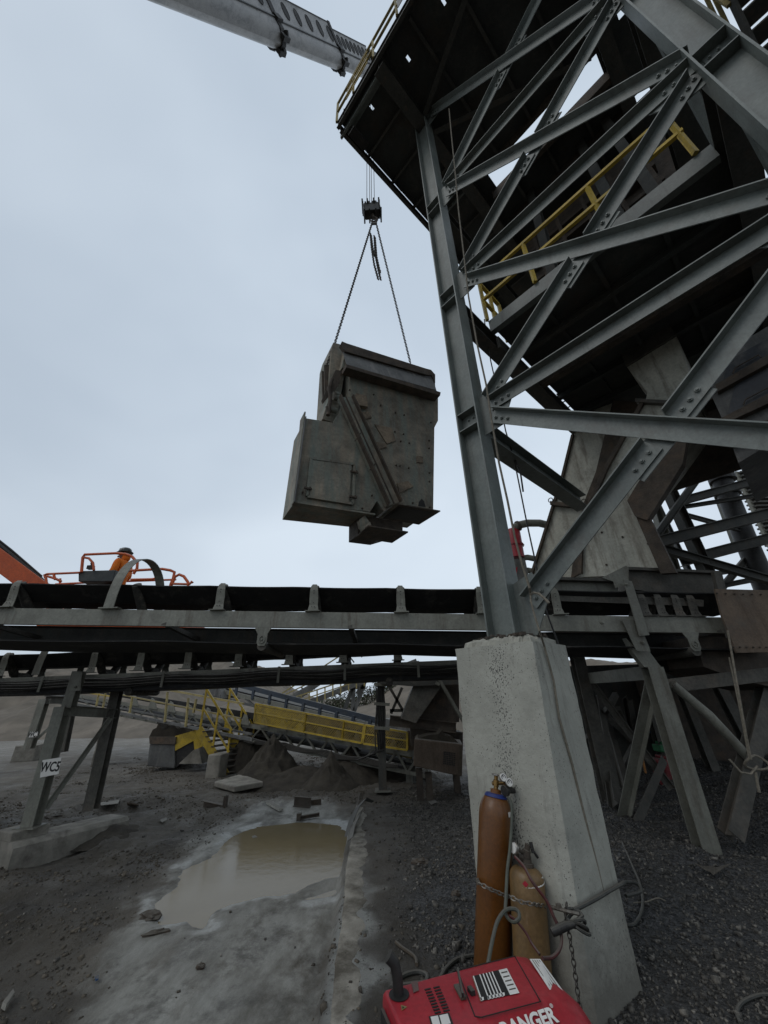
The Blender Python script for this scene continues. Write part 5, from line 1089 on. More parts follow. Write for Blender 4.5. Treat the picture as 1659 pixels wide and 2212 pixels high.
# a mound of sand lying over a heightfield disc
def pile(name, label, cx_, cy_, rad, ht, seed, group=None, spike=1.0, m_='sand', ell=1.0, cat='sand pile'):
    nR, nA = 34, 72; b0 = gh(cx_, cy_) - .06; mb = MB(); vs = []
    for i in range(nR + 1):
        for j in range(nA):
            a = 2 * math.pi * j / nA; rr_ = rad * (i / nR) ** .8; vs.append((cx_ + rr_ * math.cos(a) * ell, cy_ + rr_ * math.sin(a)))
    arr = np.array(vs); rr2 = np.hypot((arr[:, 0] - cx_) / ell, arr[:, 1] - cy_) / rad
    nz1 = fbm(arr[:, 0] * 2.2, arr[:, 1] * 2.2, 5, seed) - .5; nz2 = fbm(arr[:, 0] * 9, arr[:, 1] * 9, 3, seed + 3) - .5
    hgt = ht * (np.clip(1 - rr2 * (1 + nz1 * .5), 0, 1) ** spike) * (1 + nz1 * .5) + nz2 * .05 * np.clip(1 - rr2, 0, .5) * 2
    hgt = hgt * np.clip((1 - rr2) * 5, 0, 1) + nz1 * .03; nz3 = np.abs(fbm(arr[:, 0] * 5, arr[:, 1] * 5, 3, seed + 7) - .5) * 2; hgt = hgt * (1 - .35 * nz3 * np.clip(rr2 * 3, 0, 1))
    mb.v = [(arr[k, 0], arr[k, 1], b0 + hgt[k]) for k in range(len(arr))]
    for i in range(nR):
        for j in range(nA): mb.f.append((i * nA + j, i * nA + (j + 1) % nA, (i + 1) * nA + (j + 1) % nA, (i + 1) * nA + j))
    o = mb.build(name, M[m_], smooth=True)
    tag(o, label, cat, group); return o
grp = 'crushed stone heaps spilled under the conveyors'
pile('sand_pile', 'tall pointed dark sand heap beside the foot of the yellow stairs', -3.02, 11.2, 1.0, 1.12, 4, grp, 1.25)
pile('sand_pile', 'dark sand heap with a jagged broken peak, in the middle of the spill', -1.35, 9.95, .78, .72, 9, grp, 1.3)
pile('sand_pile', 'smooth cone of grey sand just behind the jagged heap', -.95, 10.9, 1.15, .72, 14, grp, 1.15)
pile('sand_pile', 'long low ridge of spilled sand joining the tall heap and the jagged heap', -2.2, 10.7, 1.3, .36, 19, grp, .9, ell=1.3)
pile('sand_pile', 'low spread of spilled sand behind the steel post, under the mesh guard', .1, 11.2, 1.3, .30, 24, grp, .9)
pile('sand_pile', 'low muddy mound heaped against the WC5 footing', -4.35, 7.3, .6, .15, 29, grp, 1.0)
pile('sand_pile', 'dark heap behind the stairs, under the walkway of the far conveyor', -3.9, 12.6, 1.1, 1.5, 41, grp, 1.1)
pile('sand_pile', 'small crest of spilled sand on the roof of the brown motor box', 1.35, 8.15, .01, .01, 5, grp) if False else None

# ------------------------------------------------------------------ WC3 trestle further back, footing
t3 = thing('conveyor_trestle', 'smaller distant grey trestle with the WC3 plate at the left', 'trestle', (-13, 16, .3))
y3 = 13.2
A_, B_ = P(62, 1618, y=y3), P(97, 1510, y=y3)
mb = MB(); mb.beam(A_, B_, Irect(.22, .2, .015, .015), up=Y_); mb.build('leg', M['conv'], t3)
mb = MB(); mb.beam(P(97, 1512, y=y3), P(165, 1512, y=y3 + 1), Irect(.2, .22, .015, .015)); mb.build('cap_beam', M['convdark'], t3)
mb = MB(); mb.beam(P(108, 1570, y=y3 + .3), P(68, 1608, y=y3 + .1), [(-.04, .04, -.01, .01)], up=-Y_); mb.build('brace', M['conv'], t3)
mb = MB(); mb.beam(P(160, 1500, y=y3 + 1), P(135, 1625, y=y3 + 1), Irect(.22, .2, .015, .015), up=Y_); mb.build('leg', M['convdark'], t3)
sg = [P(a, b, y=y3 - .13) for a, b in ((65, 1581), (82, 1580), (80, 1592), (62, 1593))]
mb = MB(); mb.prism(sg, Y_ * .01); s3 = mb.build('sign_plate', M['white'], t3)
text_obj('WC3', .20, sum(sg, Vector()) / 4 - Y_ * .006, X_, Z_, M['ink'], s3, 'lettering', offset=.002, extrude=.002, sx=.75)
def cblock(label, pxs, z, depth, h_, m_='block', name='concrete_block', grp_='concrete blocks lying about the yard', ang=0.0):
    a, b = P(*pxs[0], z=z), P(*pxs[1], z=z); ex = (b - a); L = ex.length; ex.normalize(); ey = Vector((-ex.y, ex.x, 0))
    if ey.y < 0: ey = -ey
    mb = MB(); c_ = (a + b) / 2 + ey * depth / 2 + Z_ * h_ / 2; R = Matrix.Rotation(ang, 3, 'Y')
    mb.obox(c_, ex * L / 2, ey * depth / 2, Z_ * h_ / 2)
    o = mb.build(name, M[m_], bevel=.03); tag(o, label, 'concrete block', grp_); return o
cblock('long pale concrete block under the WC3 trestle', ((20, 1648), (70, 1645)), 0, 1.0, .5)
cblock('grey concrete block behind the rear leg of the WC5 trestle', ((194, 1658), (228, 1655)), 0, .6, .95)
cblock('small upright concrete block left of the foot of the yellow stairs', ((441, 1684), (470, 1684)), 0, .4, .52)
# tilted slab at the stair foot
mb = MB(); q = [P(462, 1700, z=.02), P(505, 1712, z=.02), P(568, 1700, z=.04), P(520, 1682, z=.04)]; mb.prism(q, Z_ * .10); o = mb.build('concrete_slab', M['block'], bevel=.02); tag(o, 'tilted pale concrete slab lying at the foot of the yellow stairs', 'concrete slab')

# ------------------------------------------------------------------ tank (feeder box) with yellow frame
tk = thing('feed_hopper', 'rusty grey feed hopper box with a black and yellow side, heaped with dark sand', 'hopper', (-6, 13, 0))
yk = 12.6
def kp(pts, y=yk): return [P(a, b, y=y) for a, b in pts]
mb = MB(); mb.prism(kp([(323, 1607), (377, 1608), (378, 1650), (376, 1660), (318, 1655), (320, 1630)]), Y_ * 1.2); mb.build('tank_plate', M['tank'], tk, bevel=.02)
mb = MB(); mb.prism(kp([(322, 1592), (380, 1592), (378, 1608), (323, 1607)], yk - .03), Y_ * 1.25); mb.build('rusty_band', M['rustdark'], tk)
mb = MB(); mb.prism(kp([(378, 1590), (432, 1574), (438, 1612), (420, 1620), (418, 1600), (378, 1622)], yk + .02), Y_ * .25); mb.build('yellow_side', M['yellow'], tk)
mb = MB(); mb.prism(kp([(377, 1618), (416, 1600), (424, 1622), (400, 1640), (378, 1660)], yk + .05), Y_ * .3); mb.build('black_side', M['blackiron'], tk)
mb = MB(); mb.prism(kp([(322, 1592), (330, 1576), (338, 1572), (342, 1562), (346, 1570), (350, 1578), (378, 1570), (384, 1574), (420, 1568), (430, 1574), (380, 1593)], yk + .04), Y_ * 1.1); mb.build('sand_heap', M['sand'], tk)
mb = MB(); mb.prism(kp([(386, 1650), (418, 1620), (430, 1616), (436, 1650)], yk - .3), Y_ * .6); mb.build('spill_plate', M['block'], tk)
# ------------------------------------------------------------------ yellow stairs
sy_ = 11.5; ys = thing('yellow_staircase', 'worn yellow steel staircase with handrails climbing to the far conveyor walkway', 'staircase', tuple(P(490, 1678, y=sy_)))
sa, sb_ = P(488, 1676, y=sy_), P(430, 1575, y=sy_); off = Vector((.38, .75, 0)); ms = [('yellow', Vector()), ('yellow', off)]
for mm, of in ms:
    mb = MB(); mb.beam(sa + of, sb_ + of, [(-.02, .02, -.10, .10)], up=Z_); mb.build('stringer', M[mm], ys)
    mb = MB(); rh = 1.0; mb.beam(sa + of + Z_ * rh, sb_ + of + Z_ * rh, [(-.025, .025, -.025, .025)]); mb.beam(sa + of + Z_ * .52, sb_ + of + Z_ * .52, [(-.02, .02, -.02, .02)]); hr = mb.build('handrail', M['yellow'], ys)
    for f_ in (.04, .5, .97): q = sa.lerp(sb_, f_) + of; mb = MB(); mb.beam(q, q + Z_ * rh, [(-.022, .022, -.022, .022)], up=Y_); mb.build('post', M['yellow'], hr)
for k in range(9): q = sa.lerp(sb_, (k + .5) / 9) + off / 2; mb = MB(); mb.obox(q, off * .49, off.cross(Z_).normalized() * .12, Z_ * .015); mb.build('tread', M['rustdark'], ys)

# ------------------------------------------------------------------ far conveyor with the yellow mesh guards
Qa, Qb = Vector((.75, 9.7, 0)), Vector((-14.5, 17.6, 0)); qd = (Qb - Qa).normalized(); qn = Vector((qd.y, -qd.x, 0)); qn = -qn if qn.y < 0 else qn
def FP_(px, py, off=0): return P(px, py, n=qn, o=Qa + qn * off)
fc_ = thing('truss_conveyor', 'long inclined truss conveyor with yellow walkway rails and yellow mesh guards at its low end', 'conveyor', (-4, 12.3, 1))
def fline(nm, m_, p, q, off, w_, h_, prof=None):
    mb = MB(); mb.beam(FP_(*p, off), FP_(*q, off), prof or [(-w_/2, w_/2, -h_/2, h_/2)]); return mb.build(nm, M[m_], fc_)
top = [(60, 1478), (930, 1610)]; 
def ly(px, a, b): return a[1] + (b[1] - a[1]) * (px - a[0]) / (b[0] - a[0])
TA, TB = (95, 1490), (930, 1636)     # upper chord
LA_, LB2 = (95, 1512), (930, 1678)   # lower chord
for off, mm in ((0, 'conv'), (1.0, 'conv')):
    fline('truss_chord', mm, TA, TB, off, .06, .10); fline('truss_chord', mm, LA_, LB2, off, .06, .07)
    mb = MB(); pxs = np.linspace(150, 930, 33)
    for i in range(32):
        a, b = pxs[i], pxs[i + 1]
        p, q = ((a, ly(a, TA, TB)), (b, ly(b, LA_, LB2))) if i % 2 else ((a, ly(a, LA_, LB2)), (b, ly(b, TA, TB)))
        mb.beam(FP_(*p, off), FP_(*q, off), [(-.02, .02, -.025, .025)])
    mb.build('truss_web', M['conv'], fc_)
mb = MB()
for px in range(130, 560, 26): mb.beam(FP_(px, ly(px, LA_, LB2), 0), FP_(px + 3, ly(px, LA_, LB2), -.8), [(-.02, .02, -.02, .02)])
mb.build('walkway_bracket', M['conv'], fc_)
def fbelt(p0, p1, off, width, m_='belt', nm='belt', th=.05):
    A_, B_ = FP_(*p0, off), FP_(*p1, off); mb = MB(); mb.prism([A_, B_, B_ - Z_ * .0 + qn * width, A_ + qn * width], -Z_ * th); mb.build(nm, M[m_], fc_)
mb = MB(); A_, B_ = FP_(95, 1476, .0), FP_(930, 1620, .0); mb.prism([A_, B_, B_ + Z_ * .16, A_ + Z_ * .16], qn * .03); mb.build('belt', M['belt'], fc_)
fbelt((95, 1474), (930, 1618), .1, .9); fbelt((95, 1500), (930, 1656), .1, .9, nm='return_belt')
for px in list(range(250, 930, 40)):
    yb = ly(px, (95, 1474), (930, 1618)); mb = MB(); mb.prism([FP_(px - 9, yb + 15, -.05), FP_(px + 10, yb + 18, -.05), FP_(px + 5, yb - 3, -.05), FP_(px - 1, yb - 7, -.05)], -qn * .03); mb.build('idler_bracket', M['conv'], fc_)
# walkway grating beam with kick plate, and rails
fline('walkway', 'tank', (110, 1510), (545, 1598), -.8, .04, .07); fline('walkway', 'tank', (110, 1500), (545, 1586), -.45, .04, .05)
rl = fline('handrail', 'oldyellow', (330, 1484), (526, 1520), -.85, .05, .05); fline('handrail', 'oldyellow', (210, 1490), (520, 1552), -.84, .04, .04); fline('handrail', 'yellow', (130, 1488), (240, 1504), -.84, .04, .04)
for px, t_, b_ in ((228, 1498, 1530), (286, 1506, 1540), (362, 1495, 1560), (407, 1508, 1570), (424, 1510, 1540), (214, 1494, 1526)):
    mb = MB(); mb.beam(FP_(px, t_, -.85), FP_(px - 6, b_, -.85), [(-.025, .025, -.025, .025)], up=qn); mb.build('post', M['oldyellow'], rl)
# mesh guards: a real lattice of thin wires in a frame
def guard(pts, m_='yellow', dusty=False):
    q = [FP_(a, b, -.35) for a, b in pts]; mb = MB()
    for i in range(4): mb.beam(q[i], q[(i + 1) % 4], [(-.02, .02, -.02, .02)], up=-qn)
    m0, m1 = q[0].lerp(q[3], .48), q[1].lerp(q[2], .48); mb.beam(m0, m1, [(-.015, .015, -.015, .015)], up=-qn); fr = mb.build('mesh_guard', M['yellow'], fc_)
    mb = MB(); nxx, nzz = int((q[1] - q[0]).length / .055), int((q[3] - q[0]).length / .055)
    for i in range(nxx):
        for sg in (0, 1):
            a0, a1 = i / nxx, (i + (nzz if sg else -nzz)) / nxx
            # clip the diagonal wire to the panel
            t0_, t1_ = 0.0, 1.0
            if a1 < 0: t1_ = a0 / (a0 - a1)
            if a1 > 1: t1_ = (1 - a0) / (a1 - a0)
            A_ = q[0].lerp(q[1], a0).lerp(q[3].lerp(q[2], a0), 0); aa = a0 + (a1 - a0) * t1_
            B_ = q[0].lerp(q[1], aa).lerp(q[3].lerp(q[2], aa), t1_); mb.beam(A_, B_, [(-.0065, .0065, -.004, .004)], up=-qn)
            if (sg and i < nzz) or (not sg and i > nxx - nzz):   # wires entering through the side
                f_ = (i if sg else nxx - i) / nzz; s0_, s1_ = (q[0], q[3]) if sg else (q[1], q[2]); A_ = s0_.lerp(s1_, f_); aa = (1 - f_) * nzz / nxx; aa = aa if sg else 1 - aa
                mb.beam(A_, q[3].lerp(q[2], aa), [(-.0065, .0065, -.004, .004)], up=-qn)
    mb.build('mesh', M['yellow' if not dusty else 'dustyellow'], fr)
    if dusty is not None: mb = MB(); mb.prism([p + qn * .02 for p in q], qn * .004); 
    return fr
guard([(553, 1520), (662, 1541), (657, 1581), (549, 1560)]); guard([(662, 1541), (744, 1557), (739, 1597), (657, 1581)], dusty=True); guard([(744, 1557), (787, 1566), (782, 1605), (739, 1597)], dusty=True); guard([(790, 1566), (880, 1582), (880, 1620), (785, 1606)], dusty=True)
mb = MB(); q = [FP_(a, b, .05) for a, b in ((549, 1522), (890, 1588), (890, 1640), (549, 1566))]; mb.prism(q, qn * .02); mb.build('side_sheet', M['yellow'] if False else mat('dusty_yellow_sheet', (.22, .18, .07), (.12, .10, .06), .8, 0, 3, .2, (.14, .12, .08), 1), fc_)
mb = MB(); q = [FP_(a, b, -.2) for a, b in ((880, 1578), (925, 1586), (922, 1622), (880, 1620))]; mb.prism(q, qn * .05); mb.build('end_guard', M['brownbox'], fc_)
mb = MB()
for k in range(5):
    pp = [FP_(x, ly(x, (545, 1588), (900, 1652)) + 4 + k * 2.2 + 5 * abs(math.sin(x / 28.0 + k * .2)), -.12) for x in np.linspace(380, 860, 60)]; mb.tube(pp, .016, 4)
mb.build('cable', M['blackiron'], fc_)
fline('support_leg', 'convdark', (505, 1600), (500, 1648), .3, .16, .16, None); fline('support_leg', 'convdark', (535, 1600), (531, 1648), .3, .14, .14, None); fline('support_leg', 'conv', (886, 1640), (888, 1700), .2, .16, .16)
# ------------------------------------------------------------------ dark blue conveyor behind it
fb = thing('belt_conveyor', 'dark blue and grey conveyor running down to the right behind the yellow mesh guards', 'conveyor', (-3, 15, 2))
Ra = Vector((1.3, 12.0, 0))
def GP(px, py, off=0): return P(px, py, n=qn, o=Ra + qn * off)
def gline(nm, m_, p, q, off, w_, h_): mb = MB(); mb.beam(GP(*p, off), GP(*q, off), [(-w_/2, w_/2, -h_/2, h_/2)]); return mb.build(nm, M[m_], fb)
gline('stringer', 'bluesteel', (420, 1455), (905, 1580), 0, .06, .16); gline('stringer', 'conv', (430, 1482), (905, 1592), .0, .06, .14); gline('stringer', 'conv', (440, 1484), (905, 1594), 1.1, .06, .14); gline('stringer', 'bluesteel', (420, 1459), (905, 1583), 1.1, .06, .14)
mb = MB(); A_, B_ = GP(420, 1470, .1), GP(905, 1586, .1); mb.prism([A_, B_, B_ + qn * .9, A_ + qn * .9], -Z_ * .05); mb.build('belt', M['belt'], fb)
for px in range(440, 860, 36):
    yb = ly(px, (420, 1458), (905, 1582)); mb = MB(); mb.beam(GP(px, yb, -.04), GP(px - 3, yb + 20, -.04), [(-.05, .05, -.03, .03)], up=qn); mb.build('idler_bracket', M['bluesteel'], fb)
gline('truss_chord', 'tank', (440, 1500), (905, 1606), 0, .06, .08)
mb = MB(); pxs = np.linspace(450, 900, 19)
for i in range(18):
    a, b = pxs[i], pxs[i + 1]; p, q = ((a, ly(a, (430, 1482), (905, 1592))), (b, ly(b, (440, 1500), (905, 1606)))) if i % 2 else ((a, ly(a, (440, 1500), (905, 1606))), (b, ly(b, (430, 1482), (905, 1592))))
    mb.beam(GP(*p, .02), GP(*q, .02), [(-.03, .03, -.03, .03)])
mb.build('truss_web', M['tank'], fb)
mb = MB(); mb.prism([GP(446, 1500, -.3), GP(480, 1508, -.3), GP(470, 1486, -.3), GP(452, 1480, -.3)], qn * .8); mb.build('drive_housing', M['tank'], fb)
gline('head_box', 'tank', (838, 1566), (905, 1576), -.1, .5, .35)
# ------------------------------------------------------------------ distant walkway conveyor rising to the right with its support frame
dc = thing('stacker_conveyor', 'distant pale conveyor with yellow railed walkways rising to the right against the sky', 'conveyor', (-2, 24, 5))
yd = 25.0
def DP_(px, py, off=0): return P(px, py, y=yd + off)
def dline(nm, m_, p, q, off, s_): mb = MB(); mb.beam(DP_(*p, off), DP_(*q, off), [(-s_/2, s_/2, -s_/2, s_/2)]); return mb.build(nm, M[m_], dc)
for p, q, m_, s_ in (((560, 1530), (760, 1400), 'oldyellow', .07), ((590, 1542), (740, 1440), 'tank', .3), ((640, 1528), (900, 1428), 'tank', .28), ((600, 1508), (760, 1432), 'oldyellow', .06), ((640, 1505), (800, 1452), 'oldyellow', .07), ((640, 1516), (800, 1462), 'oldyellow', .06), ((560, 1545), (720, 1455), 'tank', .22)):
    dline('truss_chord' if m_ == 'tank' else 'handrail', m_, p, q, 0 if m_ == 'tank' else -.6, s_)
for px in range(600, 790, 17):
    y0 = ly(px, (640, 1505), (800, 1452)); mb = MB(); mb.beam(DP_(px, y0, -.6), DP_(px, y0 + 26, -.6), [(-.035, .035, -.035, .035)], up=Y_); mb.build('post', M['oldyellow'], dc)
    y0 = ly(px, (590, 1542), (740, 1440)); mb = MB(); mb.beam(DP_(px, y0 - 16, 0), DP_(px + 12, y0, 0), [(-.04, .04, -.04, .04)], up=Y_); mb.build('truss_web', M['tank'], dc)
for p, q in (((772, 1456), (740, 1545)), ((800, 1440), (764, 1540)), ((756, 1470), (730, 1500)), ((750, 1486), (790, 1484)), ((772, 1500), (784, 1470)), ((764, 1470), (762, 1535))): dline('support_leg', 'tank', p, q, .5, .22)

# ------------------------------------------------------------------ transfer frame and motor box at the conveyor's tail
tf = thing('transfer_station', 'dark steel post, chute and beams between the lower conveyor and the mesh guards', 'transfer station', (.2, 9.4, 0))
yp = 9.3
def tp(px, py, off=0): return P(px, py, y=yp + off)
mb = MB(); mb.beam(tp(827, 1708), tp(822, 1466), Irect(.16, .15, .012, .01), up=Y_); mb.build('post', M['tower_dark'], tf)
mb = MB(); mb.obox(tp(827, 1708) + Z_ * .01, X_ * .16, Y_ * .16, Z_ * .012); mb.build('base_plate', M['conv'], tf)
for k in range(6):
    mb = MB(); mb.tube([tp(812 + k * 4, 1466, -.14)] + [tp(812 + k * 3.6 + 2 * math.sin(i * .9 + k), 1480 + i * 20, -.13) for i in range(8)] + [tp(800 - k * 6, 1632 + k * 2, -.1)], .014, 5); mb.build('cable', M['blackiron'], tf)
for y_ in (1478, 1520, 1572): mb = MB(); mb.beam(tp(808, y_, -.16), tp(842, y_ + 2, -.16), [(-.01, .01, -.03, .03)]); mb.build('cable_strap', M['conv'], tf)
mb = MB(); mb.prism([tp(a, b, -.3) for a, b in ((905, 1450), (962, 1470), (898, 1562), (866, 1552))], Y_ * .6); mb.build('chute', M['convdark'], tf)
mb = MB(); mb.prism([tp(a, b, .0) for a, b in ((960, 1455), (992, 1458), (992, 1560), (900, 1562))], Y_ * .8); mb.build('chute', M['rustdark'], tf)
mb = MB(); mb.prism([tp(a, b, -.4) for a, b in ((815, 1460), (1000, 1450), (1000, 1478), (890, 1482), (820, 1476))], Y_ * .2); mb.build('cross_beam', M['tower_dark'], tf)
for p, q in (((838, 1484), (870, 1540)), ((866, 1484), (842, 1540)), ((842, 1538), (870, 1538)), ((944, 1466), (1003, 1568)), ((940, 1478), (948, 1482))):
    mb = MB(); mb.beam(tp(*p, .2 if p[0] < 900 else -.6), tp(*q, .2 if p[0] < 900 else -.6), Crect(.06, .12, .01, 1), up=Y_); mb.build('brace', M['conv'] if p[0] > 900 else M['convdark'], tf)
mb = MB(); mb.beam(tp(842, 1556), tp(985, 1572), Irect(.2, .2)); mb.build('floor_beam', M['rustdark'], tf)
mb = MB(); mb.prism([tp(a, b, .1) for a, b in ((886, 1572), (1000, 1582), (1000, 1620), (888, 1612))], Y_ * .6); mb.build('tail_box', M['rustdark'], tf)
for k, (a, b) in enumerate(((958, 1590), (968, 1588), (978, 1586))): mb = MB(); mb.beam(tp(a - 18, b - 70, .9), tp(a + 12, b + 8, .9), [(-.03, .03, -.03, .03)]); mb.build('rail', M['yellow'], tf)
bx = thing('motor_box', 'dusty brown steel motor box with a small square mesh vent, left of the concrete pier', 'equipment box', (1, 8.2, .5))
yb_ = 8.3
q = [P(a, b, y=yb_) for a, b in ((895, 1596), (1000, 1608), (998, 1678), (893, 1655))]
mb = MB(); mb.prism(q, Y_ * .9 + X_ * .1); mb.build('box_body', M['brownbox'], bx, bevel=.015)
q = [P(a, b, y=yb_ - .006) for a, b in ((958, 1623), (984, 1626), (983, 1655), (957, 1651))]; mb = MB(); mb.prism(q, Y_ * .004); vn = mb.build('vent', M['ink'], bx)
mb = MB()
for k in range(8): mb.beam(q[0].lerp(q[1], k / 7) - Y_ * .006, q[3].lerp(q[2], k / 7) - Y_ * .006, [(-.004, .004, -.002, .002)], up=Y_); mb.beam(q[0].lerp(q[3], k / 7) - Y_ * .009, q[1].lerp(q[2], k / 7) - Y_ * .009, [(-.004, .004, -.002, .002)], up=Y_)
mb.build('vent_mesh', M['rustdark'], vn)
mb = MB(); e = [P(a, b, y=yb_ - .008) for a, b in ((992, 1610), (999, 1611), (996, 1677), (989, 1676))]; mb.prism(e, -Y_ * .01); mb.build('edge_strip', M['wood'], bx)
mb = MB(); qq = [P(a, b, y=yb_ + .2) for a, b in ((898, 1596), (925, 1588), (948, 1586), (955, 1576), (962, 1588), (975, 1590), (990, 1604), (998, 1608))]; mb.prism(qq, Y_ * .5); mb.build('sand_crust', M['sand'], bx)
for a, b in ((905, 1660), (925, 1668)): q0 = P(a, b, y=yb_ + .3); mb = MB(); mb.beam(q0, Vector((q0.x, q0.y, -.1)), Irect(.12, .12, .01, .01), up=Y_); mb.build('leg', M['rustdark'], bx)
mb = MB(); q0 = P(985, 1670, y=yb_ + .5); mb.beam(q0, Vector((q0.x, q0.y, -.1)), Irect(.12, .12, .01, .01), up=Y_); mb.build('leg', M['rustdark'], bx)
# ------------------------------------------------------------------ man lift with its basket
def b1(px, py, y): return P(px, py, y=y)
YN, YF = 6.75, 7.55
lf = thing('man_lift', 'orange-red boom lift basket with tube rails and a dark control box behind the conveyor', 'boom lift', (-5, 7.1, 2.9))
def rail(pts, y, r_=.022, nm='basket_rail'):
    mb = MB(); mb.tube([b1(a, b, y) for a, b in pts], r_, 8); return mb.build(nm, M['orange'], lf, smooth=True)
rail([(176, 1236), (179, 1204), (183, 1198), (250, 1195), (272, 1197), (285, 1202), (297, 1216), (296, 1228), (288, 1240)], YN, .026)
rail([(180, 1204), (192, 1206), (201, 1216), (203, 1232)], YN)
rail([(98, 1248), (96, 1242), (102, 1240), (171, 1237)], YN); rail([(97, 1243), (120, 1250), (132, 1256)], YN + .1); rail([(99, 1248), (101, 1262), (108, 1330)], YN); rail([(116, 1240), (119, 1252)], YN)
rail([(278, 1233), (330, 1230), (350, 1229), (368, 1232), (377, 1236), (374, 1250), (369, 1262), (358, 1325)], YN, .026); rail([(343, 1234), (343, 1242), (338, 1249), (328, 1251), (283, 1252)], YN)
rail([(372, 1262), (378, 1246), (387, 1241), (397, 1245), (405, 1256), (408, 1262)], YN, .026); rail([(369, 1261), (410, 1262), (414, 1256), (416, 1259)], YN); rail([(406, 1262), (404, 1330)], YN)
rail([(120, 1262), (200, 1258), (380, 1252)], YF); rail([(130, 1250), (128, 1330)], YF); rail([(372, 1253), (366, 1340)], YF)
zb = b1(260, 1362, YN).z
xa, xb = b1(98, 1300, YN).x, b1(410, 1300, YN).x
mb = MB(); mb.box(xa, xb, YN, YN + .05, zb, zb + .14); mb.box(xa, xb, YF - .05, YF, zb, zb + .14); mb.box(xa, xa + .05, YN + .05, YF - .05, zb, zb + .14); mb.box(xb - .05, xb, YN + .05, YF - .05, zb, zb + .14); mb.box(xa + .05, xb - .05, YN + .05, YF - .05, zb, zb + .03); mb.build('basket_floor', M['orange'], lf)
mb = MB(); mb.prism([b1(a, b, YN + .02) for a, b in ((169, 1238), (176, 1233), (250, 1231), (243, 1256), (169, 1256))], Y_ * .22); cbx = mb.build('control_box', mat('control_box_grey', (.045, .055, .06), (.03, .037, .04), .5, 0, 9, .05), lf, bevel=.012)
mb = MB(); q = b1(196, 1226, YN + .08); mb.obox(q, X_ * .05, Y_ * .04, Z_ * .035); mb.cyl(q, q + Z_ * .09, .018, 8); mb.obox(q + Z_ * .09, X_ * .02, Y_ * .02, Z_ * .02); mb.build('joystick', M['blackiron'], cbx)
q0, q1 = b1(-60, 1165, 6.9), b1(78, 1268, 7.3)
mb = MB(); mb.beam(q0 - (q1 - q0) * 3.2, q1 + (q1 - q0) * .25, [(-.12, .12, -.17, .17)]); mb.build('lift_arm', M['orange'], lf, bevel=.01)
mb = MB(); o_ = Z_ * .22 + X_ * .03; mb.tube([q0 - (q1 - q0) * 3.0 + o_, q0 + o_, q0.lerp(q1, .4) + o_ * .95, q1 + o_ * .75, q1 + (q1 - q0) * .2 + o_ * .5], [.05, .05, .05, .045, .04], 8); mb.tube([q0 - (q1 - q0) * 3.0 + o_ * 1.35, q0 + o_ * 1.35, q0.lerp(q1, .5) + o_ * 1.25, q1 + o_ * 1.0], .02, 6); mb.build('hose_track', M['blackiron'], lf, smooth=True)
q2 = q1 + (q1 - q0) * .25; mb = MB(); mb.beam(q2, Vector((xa + .5, 7.2, zb - .1)), [(-.1, .1, -.12, .12)]); mb.beam(Vector((xa + .4, 7.2, zb - .12)), Vector((xb - .9, 7.2, zb - .12)), [(-.08, .08, -.1, .1)]); mb.build('pivot_arm', M['orange'], lf)

# ------------------------------------------------------------------ person in the basket (facing left)
PO = Vector((b1(268, 1207, 7.15).x, 7.15, zb + .03)); PT = b1(265, 1187, 7.15).z; PS = (PT - PO.z) / 1.74
pe = thing('person', 'person in orange rain jacket and dark hard hat standing in the lift basket, facing left', 'person', tuple(PO))
def pq(x, y, z): return PO + Vector((x * PS, y * PS, z * PS))
def skin(name, verts, edges, radii, m_, parent, sub=2):
    me = bpy.data.meshes.new(name); rt = ROOT[pe]; me.from_pydata([tuple(Vector(v) - rt) for v in verts], edges, []); me.update()
    o = bpy.data.objects.new(name, me); col.objects.link(o); o.parent = parent; me.materials.append(m_)
    s_ = o.modifiers.new('skin', 'SKIN'); s_.use_smooth_shade = True
    for i, r_ in enumerate(radii):
        d_ = me.skin_vertices[0].data[i]; rr = r_ if isinstance(r_, tuple) else (r_, r_); d_.radius = (rr[0] * PS, rr[1] * PS); d_.use_root = (i == 0)
    ss = o.modifiers.new('sub', 'SUBSURF'); ss.levels = ss.render_levels = sub
    return o
# facing -x; y axis across the shoulders
BV = [(.0, 0, .95), (.0, 0, 1.12), (.0, 0, 1.28), (.01, 0, 1.42), (.0, 0, 1.49), (-.035, 0, 1.54), (-.055, 0, 1.60), (-.045, 0, 1.67),
      (.0, -.10, .88), (-.01, -.11, .50), (.02, -.11, .10), (-.12, -.12, .04), (.0, .10, .88), (-.01, .11, .50), (.02, .11, .10), (-.12, .12, .04),
      (.01, -.17, 1.40), (.03, -.24, 1.16), (-.20, -.20, 1.05), (-.27, -.18, 1.05), (.01, .17, 1.40), (.03, .24, 1.16), (-.20, .20, 1.05), (-.27, .18, 1.05)]
BE = [(0, 1), (1, 2), (2, 3), (3, 4), (4, 5), (5, 6), (6, 7), (0, 8), (8, 9), (9, 10), (10, 11), (0, 12), (12, 13), (13, 14), (14, 15), (3, 16), (16, 17), (17, 18), (18, 19), (3, 20), (20, 21), (21, 22), (22, 23)]
BR = [.13, .13, .14, .13, .06, .055, .078, .07, .085, .065, .048, .04, .085, .065, .048, .04, .065, .05, .035, .032, .065, .05, .035, .032]
body = skin('body', [pq(*v) for v in BV], BE, BR, M['skin'], pe)
